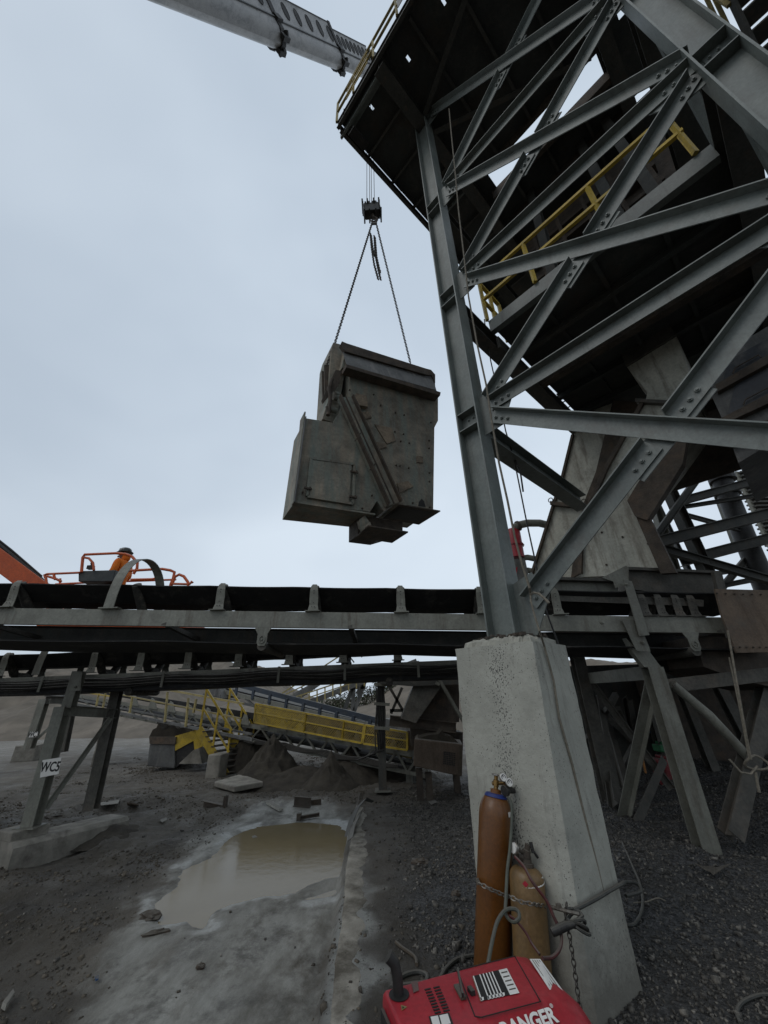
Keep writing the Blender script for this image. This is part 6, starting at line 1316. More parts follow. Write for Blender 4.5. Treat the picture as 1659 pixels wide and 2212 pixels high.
for sg in (-1, 1):
    for k, (dy, ln) in enumerate(((-.03, .075), (-.01, .085), (.01, .08), (.03, .065))):
        a = pq(-.29, sg * .18 + dy, 1.05); skin('finger', [a, a + Vector((-.035, 0, .0)) * PS, a + Vector((-ln * .8, 0, -.03)) * PS, a + Vector((-ln * .8, 0, -.06)) * PS], [(0, 1), (1, 2), (2, 3)], [.010, .0095, .009, .008], M['skin'], body, 1)
    a = pq(-.25, sg * .145, 1.05); skin('thumb', [a, a + Vector((-.03, -sg * .025, 0)) * PS, a + Vector((-.06, -sg * .03, -.02)) * PS], [(0, 1), (1, 2)], [.011, .010, .009], M['skin'], body, 1)
# face: nose, brow, mouth, eyes, ear
def blob(c, r3, m_, nm, par=None):
    mb = MB(); nn_ = 10
    for i in range(nn_ + 1):
        th = math.pi * i / nn_
        for j in range(12):
            ph = 2 * math.pi * j / 12; mb.v.append(tuple(c + Vector((r3[0] * math.sin(th) * math.cos(ph), r3[1] * math.sin(th) * math.sin(ph), r3[2] * math.cos(th))) * PS))
    for i in range(nn_):
        for j in range(12): mb.f.append((i * 12 + j, i * 12 + (j + 1) % 12, (i + 1) * 12 + (j + 1) % 12, (i + 1) * 12 + j))
    return mb.build(nm, m_, par or pe, smooth=True)
blob(pq(-.140, 0, 1.585), (.020, .014, .022), M['skin'], 'nose', body); blob(pq(-.122, 0, 1.545), (.014, .026, .010), M['redhose'], 'mouth', body); blob(pq(-.105, 0, 1.515), (.03, .03, .022), M['skin'], 'chin', body)
for sg in (-1, 1): blob(pq(-.122, sg * .03, 1.615), (.010, .012, .008), M['ink'], 'eye', body)
# hood round the head, jacket torso and sleeves
HV = [(.03, 0, 1.46), (.045, 0, 1.55), (.04, 0, 1.64)]; skin('hood', [pq(*v) for v in HV], [(0, 1), (1, 2)], [(.085, .085), (.075, .092), (.075, .088)], M['vest'], pe)
JV = [(.0, 0, .80), (.0, 0, 1.0), (.01, 0, 1.18), (.02, 0, 1.34), (.02, 0, 1.44), (.01, -.17, 1.41), (.04, -.25, 1.17), (-.16, -.21, 1.06), (.01, .17, 1.41), (.04, .25, 1.17), (-.16, .21, 1.06)]
skin('jacket', [pq(*v) for v in JV], [(0, 1), (1, 2), (2, 3), (3, 4), (3, 5), (5, 6), (6, 7), (3, 8), (8, 9), (9, 10)], [.17, .165, .17, .165, .09, .085, .068, .052, .085, .068, .052], M['vest'], pe)
TV = [(0, 0, .93), (.0, -.10, .86), (-.01, -.11, .50), (.02, -.11, .12), (.0, .10, .86), (-.01, .11, .50), (.02, .11, .12)]
skin('trousers', [pq(*v) for v in TV], [(0, 1), (1, 2), (2, 3), (0, 4), (4, 5), (5, 6)], [.15, .10, .08, .065, .10, .08, .065], M['helmet'], pe)
# hard hat with brim
mb = MB(); hc_ = pq(-.02, 0, 1.655); R_ = Matrix.Rotation(math.radians(-4), 3, 'Y')
prof = [(.150, -.005), (.152, .004), (.122, .012), (.120, .04), (.108, .075), (.082, .102), (.045, .118), (.0, .122)]
n_ = 24
for r_, h_ in prof:
    for k in range(n_):
        a = 2 * math.pi * k / n_; mb.v.append(tuple(hc_ + R_ @ (Vector((r_ * math.cos(a) * 1.10, r_ * math.sin(a) * .92, h_)) * PS)))
for i in range(len(prof) - 1):
    for k in range(n_): mb.f.append((i * n_ + k, i * n_ + (k + 1) % n_, (i + 1) * n_ + (k + 1) % n_, (i + 1) * n_ + k))
mb.f.append(tuple(range(n_))); hat = mb.build('hard_hat', M['helmet'], pe, smooth=True)
mb = MB(); c_ = hc_ + Vector((-.03, -.112, .055)) * PS; mb.tube([c_ + Vector((.022 * math.cos(a), -.004 + .006 * math.sin(a), .018 * math.sin(a))) * PS for a in np.linspace(0, 6.28, 13)[:-1]], .004, 5, closed=True); mb.build('sticker', M['white'], hat)

# ------------------------------------------------------------------ red plant behind the tower column
rp = thing('red_dust_unit', 'red cylindrical unit with curved grey pipes on a grey casing behind the steel column', 'filter unit', (3.1, 8.6, 4))
yr_ = 8.6
def rq(px, py, o=0): return P(px, py, y=yr_ + o)
a0_, a1_ = rq(1116, 1206), rq(1103, 1130); mb = MB(); rr_ = .19
mb.lathe([(rr_, 0), (rr_, .30), (rr_ * 1.12, .305), (rr_ * 1.12, .35), (rr_, .355), (rr_, .66), (rr_ * .9, .72), (rr_ * .35, .78), (.001, .79)], a0_, (a1_ - a0_) , 24); mb.build('drum', M['red'], rp, smooth=True)
mb = MB()
for k in range(16):
    a = 2 * math.pi * k / 16; d_ = (a1_ - a0_).normalized(); mb.bolt(a0_ + d_ * .33 + X_ * .215 * math.cos(a) + Y_ * .215 * math.sin(a) - Z_ * .03, Z_, .014, .02)
mb.build('bolt', M['oldred'], rp)
mb = MB(); mb.tube([rq(1110, 1140, -.1), rq(1122, 1134, -.1), rq(1140, 1130, -.1), rq(1165, 1130), rq(1190, 1136, .2), rq(1210, 1146, .3)], .095, 14); mb.build('pipe', M['conv'], rp, smooth=True)
mb = MB(); mb.cyl(rq(1117, 1137, -.1), rq(1121, 1135.5, -.1), .13, 14); mb.build('pipe_flange', M['rustdark'], rp)
for k, y0 in enumerate((1208, 1236)): mb = MB(); mb.tube([rq(1122, y0 - 2), rq(1140, y0 - 4), rq(1160, y0), rq(1180, y0 + 8)], .07, 12); mb.build('pipe', M['conv'], rp, smooth=True)
mb = MB(); mb.prism([rq(a, b, -.12) for a, b in ((1110, 1208), (1134, 1206), (1152, 1290), (1112, 1296))], Y_ * .5); mb.build('casing', M['tank'], rp)
mb = MB(); mb.prism([rq(a, b, -.13) for a, b in ((1112, 1228), (1118, 1224), (1116, 1240), (1110, 1246))], -Y_ * .004); mb.build('red_label', M['redlabel'], rp)
# ------------------------------------------------------------------ background frame at the right
bf_ = thing('background_tower', 'dark cross-braced steel frame with a thick black pipe in the background at the right edge', 'tower', (6, 9, 0))
yb2 = 8.8
def bq(px, py, o=0): return P(px, py, y=yb2 + o)
def bl(nm, p, q, o, w_, h_, m_='tower_dark', prof=None): mb = MB(); mb.beam(bq(*p, o), bq(*q, o), prof or Irect(w_, h_, .02, .02)); return mb.build(nm, M[m_], bf_)
bl('brace', (1531, 1000), (1412, 1165), -.2, .12, .16); bl('beam', (1700, 1020), (1470, 1083), 0, .15, .2); bl('beam', (1700, 1060), (1470, 1096), .4, .1, .1)
bl('beam', (1700, 1100), (1405, 1175), -.3, .2, .26); bl('beam', (1700, 1153), (1470, 1213), .1, .2, .24); bl('brace', (1412, 1180), (1700, 1264), -.1, .14, .2); bl('brace', (1635, 1180), (1555, 1275), .6, .1, .14)
bl('beam', (1540, 1240), (1700, 1215), .6, .1, .1); bl('brace', (1480, 1112), (1620, 1150), .5, .08, .12); bl('beam', (1545, 1268), (1700, 1238), .3, .1, .12)
bl('column', (1432, 1030), (1560, 1310), 0, .24, .24); bl('column', (1405, 1060), (1462, 1250), .5, .2, .2, 'conv'); bl('column', (1420, 1090), (1500, 1260), 1.0, .12, .12, 'tank')
mb = MB(); mb.tube([bq(1480, 800, 1.0), bq(1530, 960, .8), bq(1568, 1060, .7), bq(1612, 1170, .6), bq(1680, 1330, .5)], .24, 18); mb.build('thick_pipe', M['blackiron'], bf_, smooth=True)
mb = MB(); mb.cyl(bq(1558, 1030, .7), bq(1562, 1040, .7), .32, 18); mb.cyl(bq(1570, 1062, .7), bq(1573, 1070, .7), .30, 18); mb.build('pipe_flange', M['blackiron'], bf_)
bl('column', (1530, 1020), (1590, 1180), 1.6, .12, .12, 'conv'); bl('column', (1585, 1150), (1640, 1290), 2.4, .10, .10, 'conv')
mb = MB(); q = bq(1616, 1167, .5); mb.tube([q + Vector((.05 * math.cos(a), 0, .05 * math.sin(a))) for a in np.linspace(0, 6.28, 11)[:-1]], .014, 5, closed=True); mb.build('eye_bolt', M['conv'], bf_)
lt = thing('ladder_tower', 'tall far ladder way with close dark rungs at the right edge', 'ladder', (12, 16, 5))
A_, B_ = P(1590, 1020, y=14), P(1668, 1190, y=14)
for sh in (0, 1.6): mb = MB(); mb.beam(A_ + X_ * sh, B_ + X_ * sh, [(-.06, .06, -.06, .06)], up=Y_); mb.build('side_rail', M['conv'], lt)
for k in range(20):
    q = A_.lerp(B_, (k + .5) / 20); mb = MB(); mb.obox(q + X_ * .8, X_ * .8, Y_ * .2, Z_ * .035); mb.build('rung', M['tower_dark'], lt)
# dim plant under the tower: enclosing dark frames with a few coloured things
dk = thing('crusher_house', 'dark recessed crusher house with steel posts, under the tower at the right', 'crusher house', (6.5, 11, 0))
mb = MB(); mb.box(4.3, 16, 10.5, 11.0, -.2, 2.3); mb.build('wall', M['tower_dark'], dk)
mb = MB(); mb.box(6.2, 16, 9.2, 10.4, -.2, 1.9); mb.build('machine_block', M['rustdark'], dk)
mb = MB(); mb.box(2.6, 14, 6.6, 10.4, 2.55, 2.62); mb.build('floor_plate', M['rustdark'], dk)
for k, (a, b, c, d) in enumerate(((1290, 1500, 1330, 1740), (1355, 1510, 1380, 1640), (1310, 1560, 1350, 1700))): mb = MB(); mb.beam(P(a, b, y=9.0 + k * .2), P(c, d, z=.2), Irect(.14, .14, .01, .01), up=Y_); mb.build('post', M['convdark'], dk)
for (a, b), (c, d), yy in (((1285, 1520), (1455, 1690), 9.3), ((1410, 1530), (1325, 1700), 9.5), ((1330, 1500), (1290, 1580), 9.2)): mb = MB(); mb.beam(P(a, b, y=yy), P(c, d, y=yy - .6), [(-.05, .05, -.05, .05)]); mb.build('brace', M['convdark'], dk)
q = P(1405, 1560, y=8.6); mb = MB(); mb.lathe([(.02, 0), (.13, .02), (.15, .12), (.13, .3), (.06, .36)], q - Z_ * .2, Z_, 14); o = mb.build('blue_drum', M['bluetarp'], smooth=True); tag(o, 'small blue drum in the shade behind the grey conveyor leg', 'drum')
q = P(1436, 1615, y=8.2); mb = MB(); mb.obox(q, X_ * .16, Y_ * .12, Z_ * .06); mb.obox(q + Z_ * .08, X_ * .10, Y_ * .10, Z_ * .03); o = mb.build('green_case', M['green'], bevel=.02); tag(o, 'green plastic case lying on the red machine in the shade', 'case')
q = P(1450, 1668, y=8.2); mb = MB(); mb.obox(q - Z_ * .02, X_ * .22, Y_ * .2, Z_ * .24); mb.obox(q + Z_ * .24, X_ * .14, Y_ * .14, Z_ * .03); o = mb.build('red_machine', M['oldred'], bevel=.03); tag(o, 'red machine half hidden behind the grey conveyor leg', 'machine')
A_, B_ = P(1378, 1595, y=7.9), P(1395, 1670, y=7.9); mb = MB(); mb.cyl(A_, B_, .018, 8); o = mb.build('marker_pole', mat('orange_pole_paint', (.5, .22, .05), (.4, .17, .04), .5)); tag(o, 'thin orange-yellow pole standing in the shade under the tower', 'pole')

# ------------------------------------------------------------------ ropes along the column
rv = -.22
rope1 = [(970, 235), (975, 290), (984, 380), (990, 450), (1003, 560), (1012, 640), (1030, 740), (1050, 830), (1062, 908), (1078, 1000), (1096, 1080), (1112, 1160), (1128, 1220), (1144, 1270)]
mb = MB(); mb.tube([P(a, b, v=rv) for a, b in rope1] + [P(1146, 1284, v=-.16)], .011, 6); o = mb.build('rope', M['rope']); tag(o, 'long pale rope hanging down the whole height beside the tower column to the lowest brace', 'rope', 'ropes and cords beside the tower column')
k1 = [P(a, b, v=-.17) for a, b in ((1146, 1284), (1152, 1280), (1165, 1283), (1180, 1296), (1186, 1303))]
mb = MB(); mb.tube(k1, .012, 6); k2 = [P(1146, 1286, v=-.17), P(1147, 1300, v=-.18), P(1155, 1330, v=-.19), P(1165, 1362, v=-.2)] 
pR2 = pM2.lerp(pR, .32); nrmR = (pR - pM2).cross(pb[2] - pM2).normalized(); nrmR = nrmR if nrmR.y < 0 else -nrmR
def rf(px, py, off=.02): return P(px, py, n=nrmR, o=pM2 + nrmR * off)
mb.tube(k2 + [rf(1176, 1396, .02)] + [rf(a, b) for a, b in ((1196, 1470), (1208, 1550), (1236, 1650), (1262, 1760), (1290, 1870), (1316, 1985), (1340, 2060))], .0085, 6)
o = mb.build('rope', M['rope']); tag(o, 'pale rope knotted round the lowest brace and running down the right face of the pier', 'rope', 'ropes and cords beside the tower column')
mb = MB(); mb.tube([P(a, b, v=.9) for a, b in ((1046, 690), (1060, 780), (1078, 860), (1092, 930), (1110, 990), (1124, 1060), (1138, 1130), (1160, 1230), (1180, 1320), (1206, 1392))], .010, 5); mb.tube([P(a, b, v=.9) for a, b in ((1110, 985), (1116, 1000), (1124, 1020), (1130, 1062))], .012, 5)
o = mb.build('cord', M['blackiron']); tag(o, 'dark cord hanging behind the tower column down to the conveyor', 'cord', 'ropes and cords beside the tower column')
mb = MB(); mb.tube([P(1572, 1362, y=5.0), P(1596, 1500, y=5.0), P(1612, 1590, y=5.05), P(1622, 1640, y=5.1)], .012, 6)
mb.tube([P(a, b, y=5.3) for a, b in ((1575, 1420), (1600, 1540), (1618, 1636))], .010, 5)
c_ = P(1622, 1645, y=5.38); mb.tube([c_ + Vector((.13 * math.cos(a), -.07 + .1 * math.sin(a * 2) * .4, .07 * math.sin(a))) for a in np.linspace(0, 12, 26)], .013, 6)
mb.tube([P(a, b, y=5.2) for a, b in ((1575, 1640), (1600, 1668), (1622, 1672), (1636, 1655))], .012, 6); mb.tube([P(1632, 1668, y=5.2), P(1636, 1690, y=5.2), P(1640, 1712, y=5.2)], .014, 6)
o = mb.build('rope', M['rope']); tag(o, 'rope tied in a thick knot round the crossing braces at the right edge', 'rope')
# ------------------------------------------------------------------ gas cylinders
def gascyl(name, label, B, T, r_, m_, shoulder=.09, neck=.032, grp_=None):
    t_ = thing(name, label, 'gas cylinder', tuple(B), grp_); d = (T - B); L = d.length; prof = [(r_ * .96, 0), (r_, .02), (r_, L - shoulder)]
    for k in range(1, 9): a = math.pi / 2 * k / 8; prof.append((neck + (r_ - neck) * math.cos(a), L - shoulder + shoulder * 1.0 * math.sin(a)))
    mb = MB(); mb.lathe(prof, B, d, 48); mb.build('cylinder_body', m_, t_, smooth=True); return t_, d.normalized(), L
B1, T1 = Vector((.585, 3.44, 0)), P(1071, 1716, y=3.50); g1, d1, L1 = gascyl('gas_cylinder', 'taller orange-brown gas cylinder with a blue ring round its neck, leaning on the pier', B1, T1, .118, M['cyl1'], .13, .045, 'gas cylinders leaning on the pier')
mb = MB(); mb.lathe([(.079, -.018), (.084, -.014), (.072, .004), (.055, .008)], T1, d1, 32); mb.build('neck_ring', M['blue'], g1, smooth=True)
mb = MB(); mb.lathe([(.045, 0), (.046, .012), (.040, .018), (.040, .035), (.032, .04)], T1 - d1 * .006, d1, 28); mb.build('neck_collar', M['cyl1'], g1, smooth=True)
mb = MB(); mb.lathe([(.016, .035), (.016, .05), (.022, .052), (.022, .09), (.015, .094), (.015, .115), (.010, .118)], T1, d1, 14); vc = T1 + d1 * .07; mb.cyl(vc - X_ * .03, vc + X_ * .07, .013, 10); vp = mb.build('valve', M['brass'], g1, smooth=True)
mb = MB(); mb.lathe([(.030, .118), (.034, .121), (.034, .127), (.030, .130)], T1, d1, 8); mb.build('hand_wheel', M['chrome'], vp)
mb = MB(); q = B1.lerp(T1, .93) + Vector((.075, -.095, -.03)); mb.obox(q, Vector((.014, .010, 0)), Vector((0, .002, 0)), Z_ * .014); mb.build('sticker', M['white'], g1)
rg = thing('pressure_regulator', 'black regulator with two round white gauges screwed on the taller cylinder', 'regulator', tuple(vc))
def gq(px, py, y=3.42): return P(px, py, y=y)
q = gq(1089, 1709); mb = MB(); mb.lathe([(.034, 0), (.036, .008), (.036, .02), (.022, .05), (.018, .075)], q, Vector((.8, .5, .1)), 20); mb.cyl(q + Vector((.03, .02, 0)), q + Vector((.085, .045, -.005)), .02, 12); mb.build('regulator_body', M['blackiron'], rg, smooth=True)
mb = MB(); e = q + Vector((.075, .045, -.01)); mb.cyl(e, e + Vector((.03, .02, 0)), .006, 8); e2 = e + Vector((.03, .02, 0)); mb.tube([e2 + Z_ * .04, e2 - Z_ * .04], .006, 6); mb.build('adjusting_screw', M['blackiron'], rg)
for (a, b, r_) in ((1087, 1679, .028), (1100, 1690, .029)):
    c_ = gq(a, b, 3.40); d_ = Vector((.22, -1, .25)).normalized(); mb = MB(); mb.lathe([(r_ * .8, -.02), (r_, -.012), (r_, .002), (r_ * .93, .004)], c_, d_, 24); gg = mb.build('gauge', M['chrome'], rg, smooth=True)
    mb = MB(); mb.lathe([(r_ * .86, .0045), (r_ * .86, .0055)], c_, d_, 24); mb.build('dial', M['white'], gg)
    ex = d_.cross(Z_).normalized(); ez = ex.cross(d_).normalized(); mb = MB(); pp = [c_ + d_ * .0075 + (ex * math.cos(a) + ez * math.sin(a)) * r_ * .55 for a in np.linspace(-.6, 3.6, 10)]; mb.tube(pp, .0022, 4); mb.tube([c_ + d_ * .0075, c_ + d_ * .0075 + (ex * .3 + ez * .5) * r_], .0018, 4); mb.build('needle', M['ink'], gg)
    mb = MB(); mb.cyl(c_ - d_ * .01, q + Vector((.02, .01, .0)), .007, 8); mb.build('gauge_stem', M['brass'], rg)
B2, T2 = Vector((.80, 3.27, 0)), P(1136, 1872, y=3.34); g2, d2, L2 = gascyl('gas_cylinder', 'shorter tan gas cylinder with a white and red hazard label on its shoulder', B2, T2, .110, M['cyl2'], .06, .05, 'gas cylinders leaning on the pier')
mb = MB(); mb.lathe([(.05, -.005), (.05, .02), (.038, .022), (.038, .04)], T2, d2, 24); mb.build('neck_collar', M['rustdark'], g2, smooth=True)
n_ = 14; mb = MB(); fr = []
for i in range(n_ + 1):
    a = math.radians(-165 + 150 * i / n_)
    for h_, rr_ in ((-.070, .1115), (-.035, .1035)): fr.append(T2 + d2 * h_ + Vector((rr_ * math.cos(a), rr_ * math.sin(a), 0)))
mb.add(fr, [(2 * i, 2 * i + 2, 2 * i + 3, 2 * i + 1) for i in range(n_)]); lbp = mb.build('label_band', M['white'], g2)
mb = MB(); a = math.radians(-112); c_ = T2 + d2 * -.052 + Vector((.1105 * math.cos(a), .1105 * math.sin(a), 0)); ex = Vector((-math.sin(a), math.cos(a), 0)); nn3 = Vector((math.cos(a), math.sin(a), .2)).normalized(); mb.prism([c_ + ex * .019 + nn3 * .002, c_ + Z_ * .017 + nn3 * -.001, c_ - ex * .019 + nn3 * .002, c_ - Z_ * .017 + nn3 * .003], nn3 * .001); mb.build('hazard_diamond', M['redlabel'], lbp)
rg2 = thing('pressure_regulator', 'old dark regulator with a shiny gauge tilted to the left on the shorter tan cylinder', 'regulator', tuple(T2))
mb = MB(); q = T2 + d2 * .04 + Vector((.02, 0, .02)); mb.lathe([(.03, 0), (.034, .02), (.026, .035), (.026, .05), (.018, .055), (.018, .085)], q - Vector((.02, 0, .02)), Vector((.35, -.1, .9)), 16); mb.build('regulator_body', M['rustdark'], rg2, smooth=True)
e = q + Vector((.03, -.01, .07)); mb = MB(); mb.cyl(e, gq(1152, 1843, 3.32), .012, 10); mb.cyl(gq(1148, 1832, 3.32), gq(1162, 1853, 3.32), .008, 8); mb.build('t_handle', M['blackiron'], rg2)
c_ = gq(1110, 1832, 3.30); d_ = Vector((-.85, -.45, .2)).normalized(); mb = MB(); mb.lathe([(.026, -.02), (.034, -.012), (.034, .004), (.03, .007)], c_, d_, 20); gg = mb.build('gauge', M['chrome'], rg2, smooth=True)
mb = MB(); mb.lathe([(.028, .008), (.028, .009)], c_, d_, 20); mb.build('dial', M['white'], gg)
mb = MB(); mb.cyl(c_ - d_ * .01, q, .010, 8); mb.cyl(gq(1118, 1850, 3.31), q + Vector((-.01, 0, -.02)), .017, 8); mb.build('gauge_stem', M['rustdark'], rg2)
# hoses
def hose(name, pts, r_, m_, label, grp_='hoses at the gas cylinders'):
    P3 = [Vector(p) for p in pts]; out_ = []
    for i in range(len(P3) - 1):
        p0, p1, p2, p3 = P3[max(i - 1, 0)], P3[i], P3[i + 1], P3[min(i + 2, len(P3) - 1)]
        for k in range(6):
            t_ = k / 6; out_.append(.5 * ((2 * p1) + (p2 - p0) * t_ + (2 * p0 - 5 * p1 + 4 * p2 - p3) * t_ ** 2 + (-p0 + 3 * p1 - 3 * p2 + p3) * t_ ** 3))
    out_.append(P3[-1]); mb = MB(); mb.tube(out_, r_, 8); o = mb.build(name, m_, smooth=True); tag(o, label, 'hose' if 'hose' in name else name.replace('_', ' '), grp_); return o
hose('hose', [gq(1097, 1722, 3.38), gq(1104, 1735, 3.36), gq(1106, 1765, 3.34), gq(1102, 1830, 3.30), gq(1096, 1880, 3.26), gq(1093, 1940, 3.20), gq(1092, 1970, 3.15), gq(1098, 1984, 3.12), gq(1110, 1991, 3.10), gq(1121, 1984, 3.10), gq(1120, 1970, 3.12), gq(1108, 1963, 3.13), gq(1090, 1968, 3.12), gq(1074, 1992, 3.06), gq(1064, 2030, 3.0), gq(1056, 2072, 2.95), gq(1050, 2110, 2.9)], .0105, M['greenhose'], 'grey-green hose looping down between the two gas cylinders')
hose('hose', [gq(1112, 1850, 3.28), gq(1132, 1872, 3.22), gq(1150, 1905, 3.14), gq(1180, 1945, 3.12), gq(1196, 1980, 3.10), gq(1208, 2006, 3.08), gq(1213, 2028, 3.05), gq(1208, 2052, 3.0), gq(1192, 2068, 2.96), gq(1172, 2070, 2.9)], .009, M['redhose'], 'dull red hose running from the short tan cylinder to the corner of the pier')
hose('hose', [gq(1100, 1978, 3.10), gq(1116, 1990, 3.1), gq(1136, 2015, 3.08), gq(1150, 2040, 3.05), gq(1166, 2062, 3.0)], .007, M['redhose'], 'thin brown-red hose crossing the front of the tan cylinder')
# chain round the cylinders
mb = MB(); chain_pts(mb, [gq(1030, 1898, 3.44), gq(1034, 1908, 3.34), gq(1060, 1921, 3.30), gq(1088, 1933, 3.30), gq(1104, 1938, 3.20), gq(1125, 1948, 3.165), gq(1150, 1953, 3.17), gq(1178, 1956, 3.26)], .034, .0042); o = mb.build('chain', M['galchain']); tag(o, 'steel chain wrapped round both gas cylinders', 'chain')
# wrapped cable bundle and torch at the pier corner
hose('cable', [rf(1238, 1966, .03), rf(1258, 1957, .035), rf(1290, 1940, .05), rf(1320, 1922, .065), rf(1346, 1908, .08)] + [P(1352, 1905, y=4.0), P(1375, 1908, y=4.05), P(1384, 1925, y=4.0), P(1366, 1932, y=3.95), P(1352, 1935, y=3.9)], .012, M['rubber'], 'dark cable running round the right face of the pier', 'cables on the pier')
cb_ = thing('cable_coil', 'tangled dark cable coil strapped to the corner of the pier', 'cable coil', tuple(gq(1236, 1975, 3.1)))
mb = MB(); c_ = P(1240, 1972, y=3.12)
for k in range(6):
    mb.tube([c_ + Vector((-.02 + .045 * math.cos(a) + .006 * k, -.03 + .02 * math.sin(a) - .003 * k, -.010 * k + .024 * math.sin(a + k))) for a in np.linspace(0, 6.28, 17)[:-1]], .0085, 6, closed=True)
mb.build('coil', M['rubber'], cb_, smooth=True)
mb = MB(); mb.tube([P(1186, 1958, y=3.2), P(1202, 1962, y=3.14), P(1222, 1968, y=3.08), P(1250, 1974, y=3.08)], .010, 6); mb.obox(P(1207, 1958, y=3.12), X_ * .014, Y_ * .01, Z_ * .012); mb.build('strap_end', M['galchain'], cb_)
mb = MB(); A_ = P(1192, 2014, y=3.06); B_ = P(1222, 2000, y=3.06); mb.tube([A_, A_.lerp(B_, .2), B_, P(1240, 1996, y=3.07)], [.02, .022, .022, .016], 12); o = mb.build('electrode_holder', M['blackiron'], smooth=True); tag(o, 'stubby black welding handle hanging under the cable coil', 'welding handle')
mb = MB(); chain_pts(mb, [P(1224, 1950, y=3.10), P(1222, 1985, y=3.08), P(1230, 2020, y=3.06), P(1238, 2070, y=3.04), P(1246, 2130, y=3.0), P(1256, 2200, y=2.95)], .034, .0034); o = mb.build('chain', M['chain']); tag(o, 'thin dark chain hanging down the corner of the pier', 'chain')
# cables on the ground behind and right of the pier
def gp(px, py, dz=.012): 
    z_ = 0.0
    for _ in range(4): q = P(px, py, z=z_ + dz); z_ = gh(q.x, q.y)
    return q
hose('cable', [gp(a, b) for a, b in ((845, 2135), (856, 2118), (880, 2104), (905, 2100), (922, 2108), (918, 2122), (890, 2126), (862, 2130))], .014, M['rubber'], 'thick black cable looped on the gravel behind the welding machine', 'cables on the ground')
hose('cable', [gp(a, b) for a, b in ((950, 2115), (964, 2092), (985, 2074), (1010, 2066), (1042, 2063))], .013, M['rubber'], 'black cable curving over the gravel from the welding machine to the tall cylinder', 'cables on the ground')
hose('cable', [gp(a, b) for a, b in ((1344, 1820), (1366, 1870), (1384, 1915), (1388, 1960), (1372, 1995), (1350, 1998))], .012, M['rubber'], 'dark cable lying on the gravel right of the pier', 'cables on the ground')
hose('rope', [gp(a, b) for a, b in ((1368, 1950), (1395, 1948), (1420, 1940), (1438, 1946))], .006, M['rope'], 'thin pale string on the dark gravel right of the pier', None)
hose('strap', [gp(a, b) for a, b in ((855, 2035), (870, 2048), (885, 2058), (898, 2070), (900, 2084))], .012, M['wood'], 'frayed brown strap lying on the gravel left of the gas cylinders', None)
hose('cable', [gp(a, b) for a, b in ((1600, 2212), (1592, 2188), (1604, 2165), (1640, 2150), (1670, 2150))], .010, M['rubber'], 'dark cable on the gravel at the lower right corner', 'cables on the ground')

# ------------------------------------------------------------------ red welding machine
WZ = .60
wA, wB = P(825, 2135, z=WZ), P(1135, 2054, z=WZ); ex = (wB - wA).normalized(); ey = Vector((ex.y, -ex.x, 0))
wd = thing('welding_machine', 'bright red engine-driven welding machine with striped decals in the lower foreground', 'welding machine', tuple(wA - Z_ * WZ))
def wl(s_, t_, z_): return Vector((wA.x, wA.y, 0)) + ex * s_ + ey * t_ + Z_ * z_
Lw = .80; zb_ = .12
def cs(s_, z_top, t_in): return [(t_in, z_top), (.285, z_top), (.42, z_top - .065), (.445, z_top - .10), (.445, zb_), (0, zb_), (0, z_top - .035), (t_in * .3, z_top - .012)]
secs = [(0, WZ, .03), (.015, WZ + .003, .02), (.64, WZ + .004, .02), (.66, WZ, .02), (.70, WZ - .008, .025), (.755, WZ - .045, .05), (.785, WZ - .085, .06), (.80, WZ - .12, .06)]
mb = MB(); n_ = 8
for s_, zt_, ti in secs:
    for t_, z_ in cs(s_, zt_, ti): mb.v.append(tuple(wl(s_, t_, z_)))
for i in range(len(secs) - 1):
    for j in range(n_): mb.f.append((i * n_ + j, i * n_ + (j + 1) % n_, (i + 1) * n_ + (j + 1) % n_, (i + 1) * n_ + j))
mb.f += [tuple(range(n_)), tuple((len(secs) - 1) * n_ + j for j in reversed(range(n_)))]
mb.build('hood', M['red'], wd, bevel=.008, smooth=True)
mb = MB(); mb.prism([wl(-.004, t_, z_) for t_, z_ in ((.02, zb_ + .02), (.40, zb_ + .02), (.40, .44), (.28, .56), (.03, .56))], -ex * .012); mb.build('control_panel', M['blackiron'], wd)
mb = MB(); mb.prism([wl(-.01, .0, .02), wl(.81, .0, .02), wl(.81, .42, .02), wl(-.01, .42, .02)], Z_ * .1); mb.build('base_frame', M['blackiron'], wd)
for s_, t_ in ((.06, .04), (.06, .38), (.74, .04), (.74, .38)): mb = MB(); mb.cyl(wl(s_, t_, -.02), wl(s_, t_, .03), .03, 10); mb.build('foot', M['rubber'], wd)
def wp(px, py, z_=WZ + .0055): return P(px, py, z=z_)
def decal(nm, pts, m_, z_=WZ + .0055, par=None, th=.0008): mb = MB(); mb.prism([wp(a, b, z_) for a, b in pts], Z_ * th); return mb.build(nm, m_, par or wd)
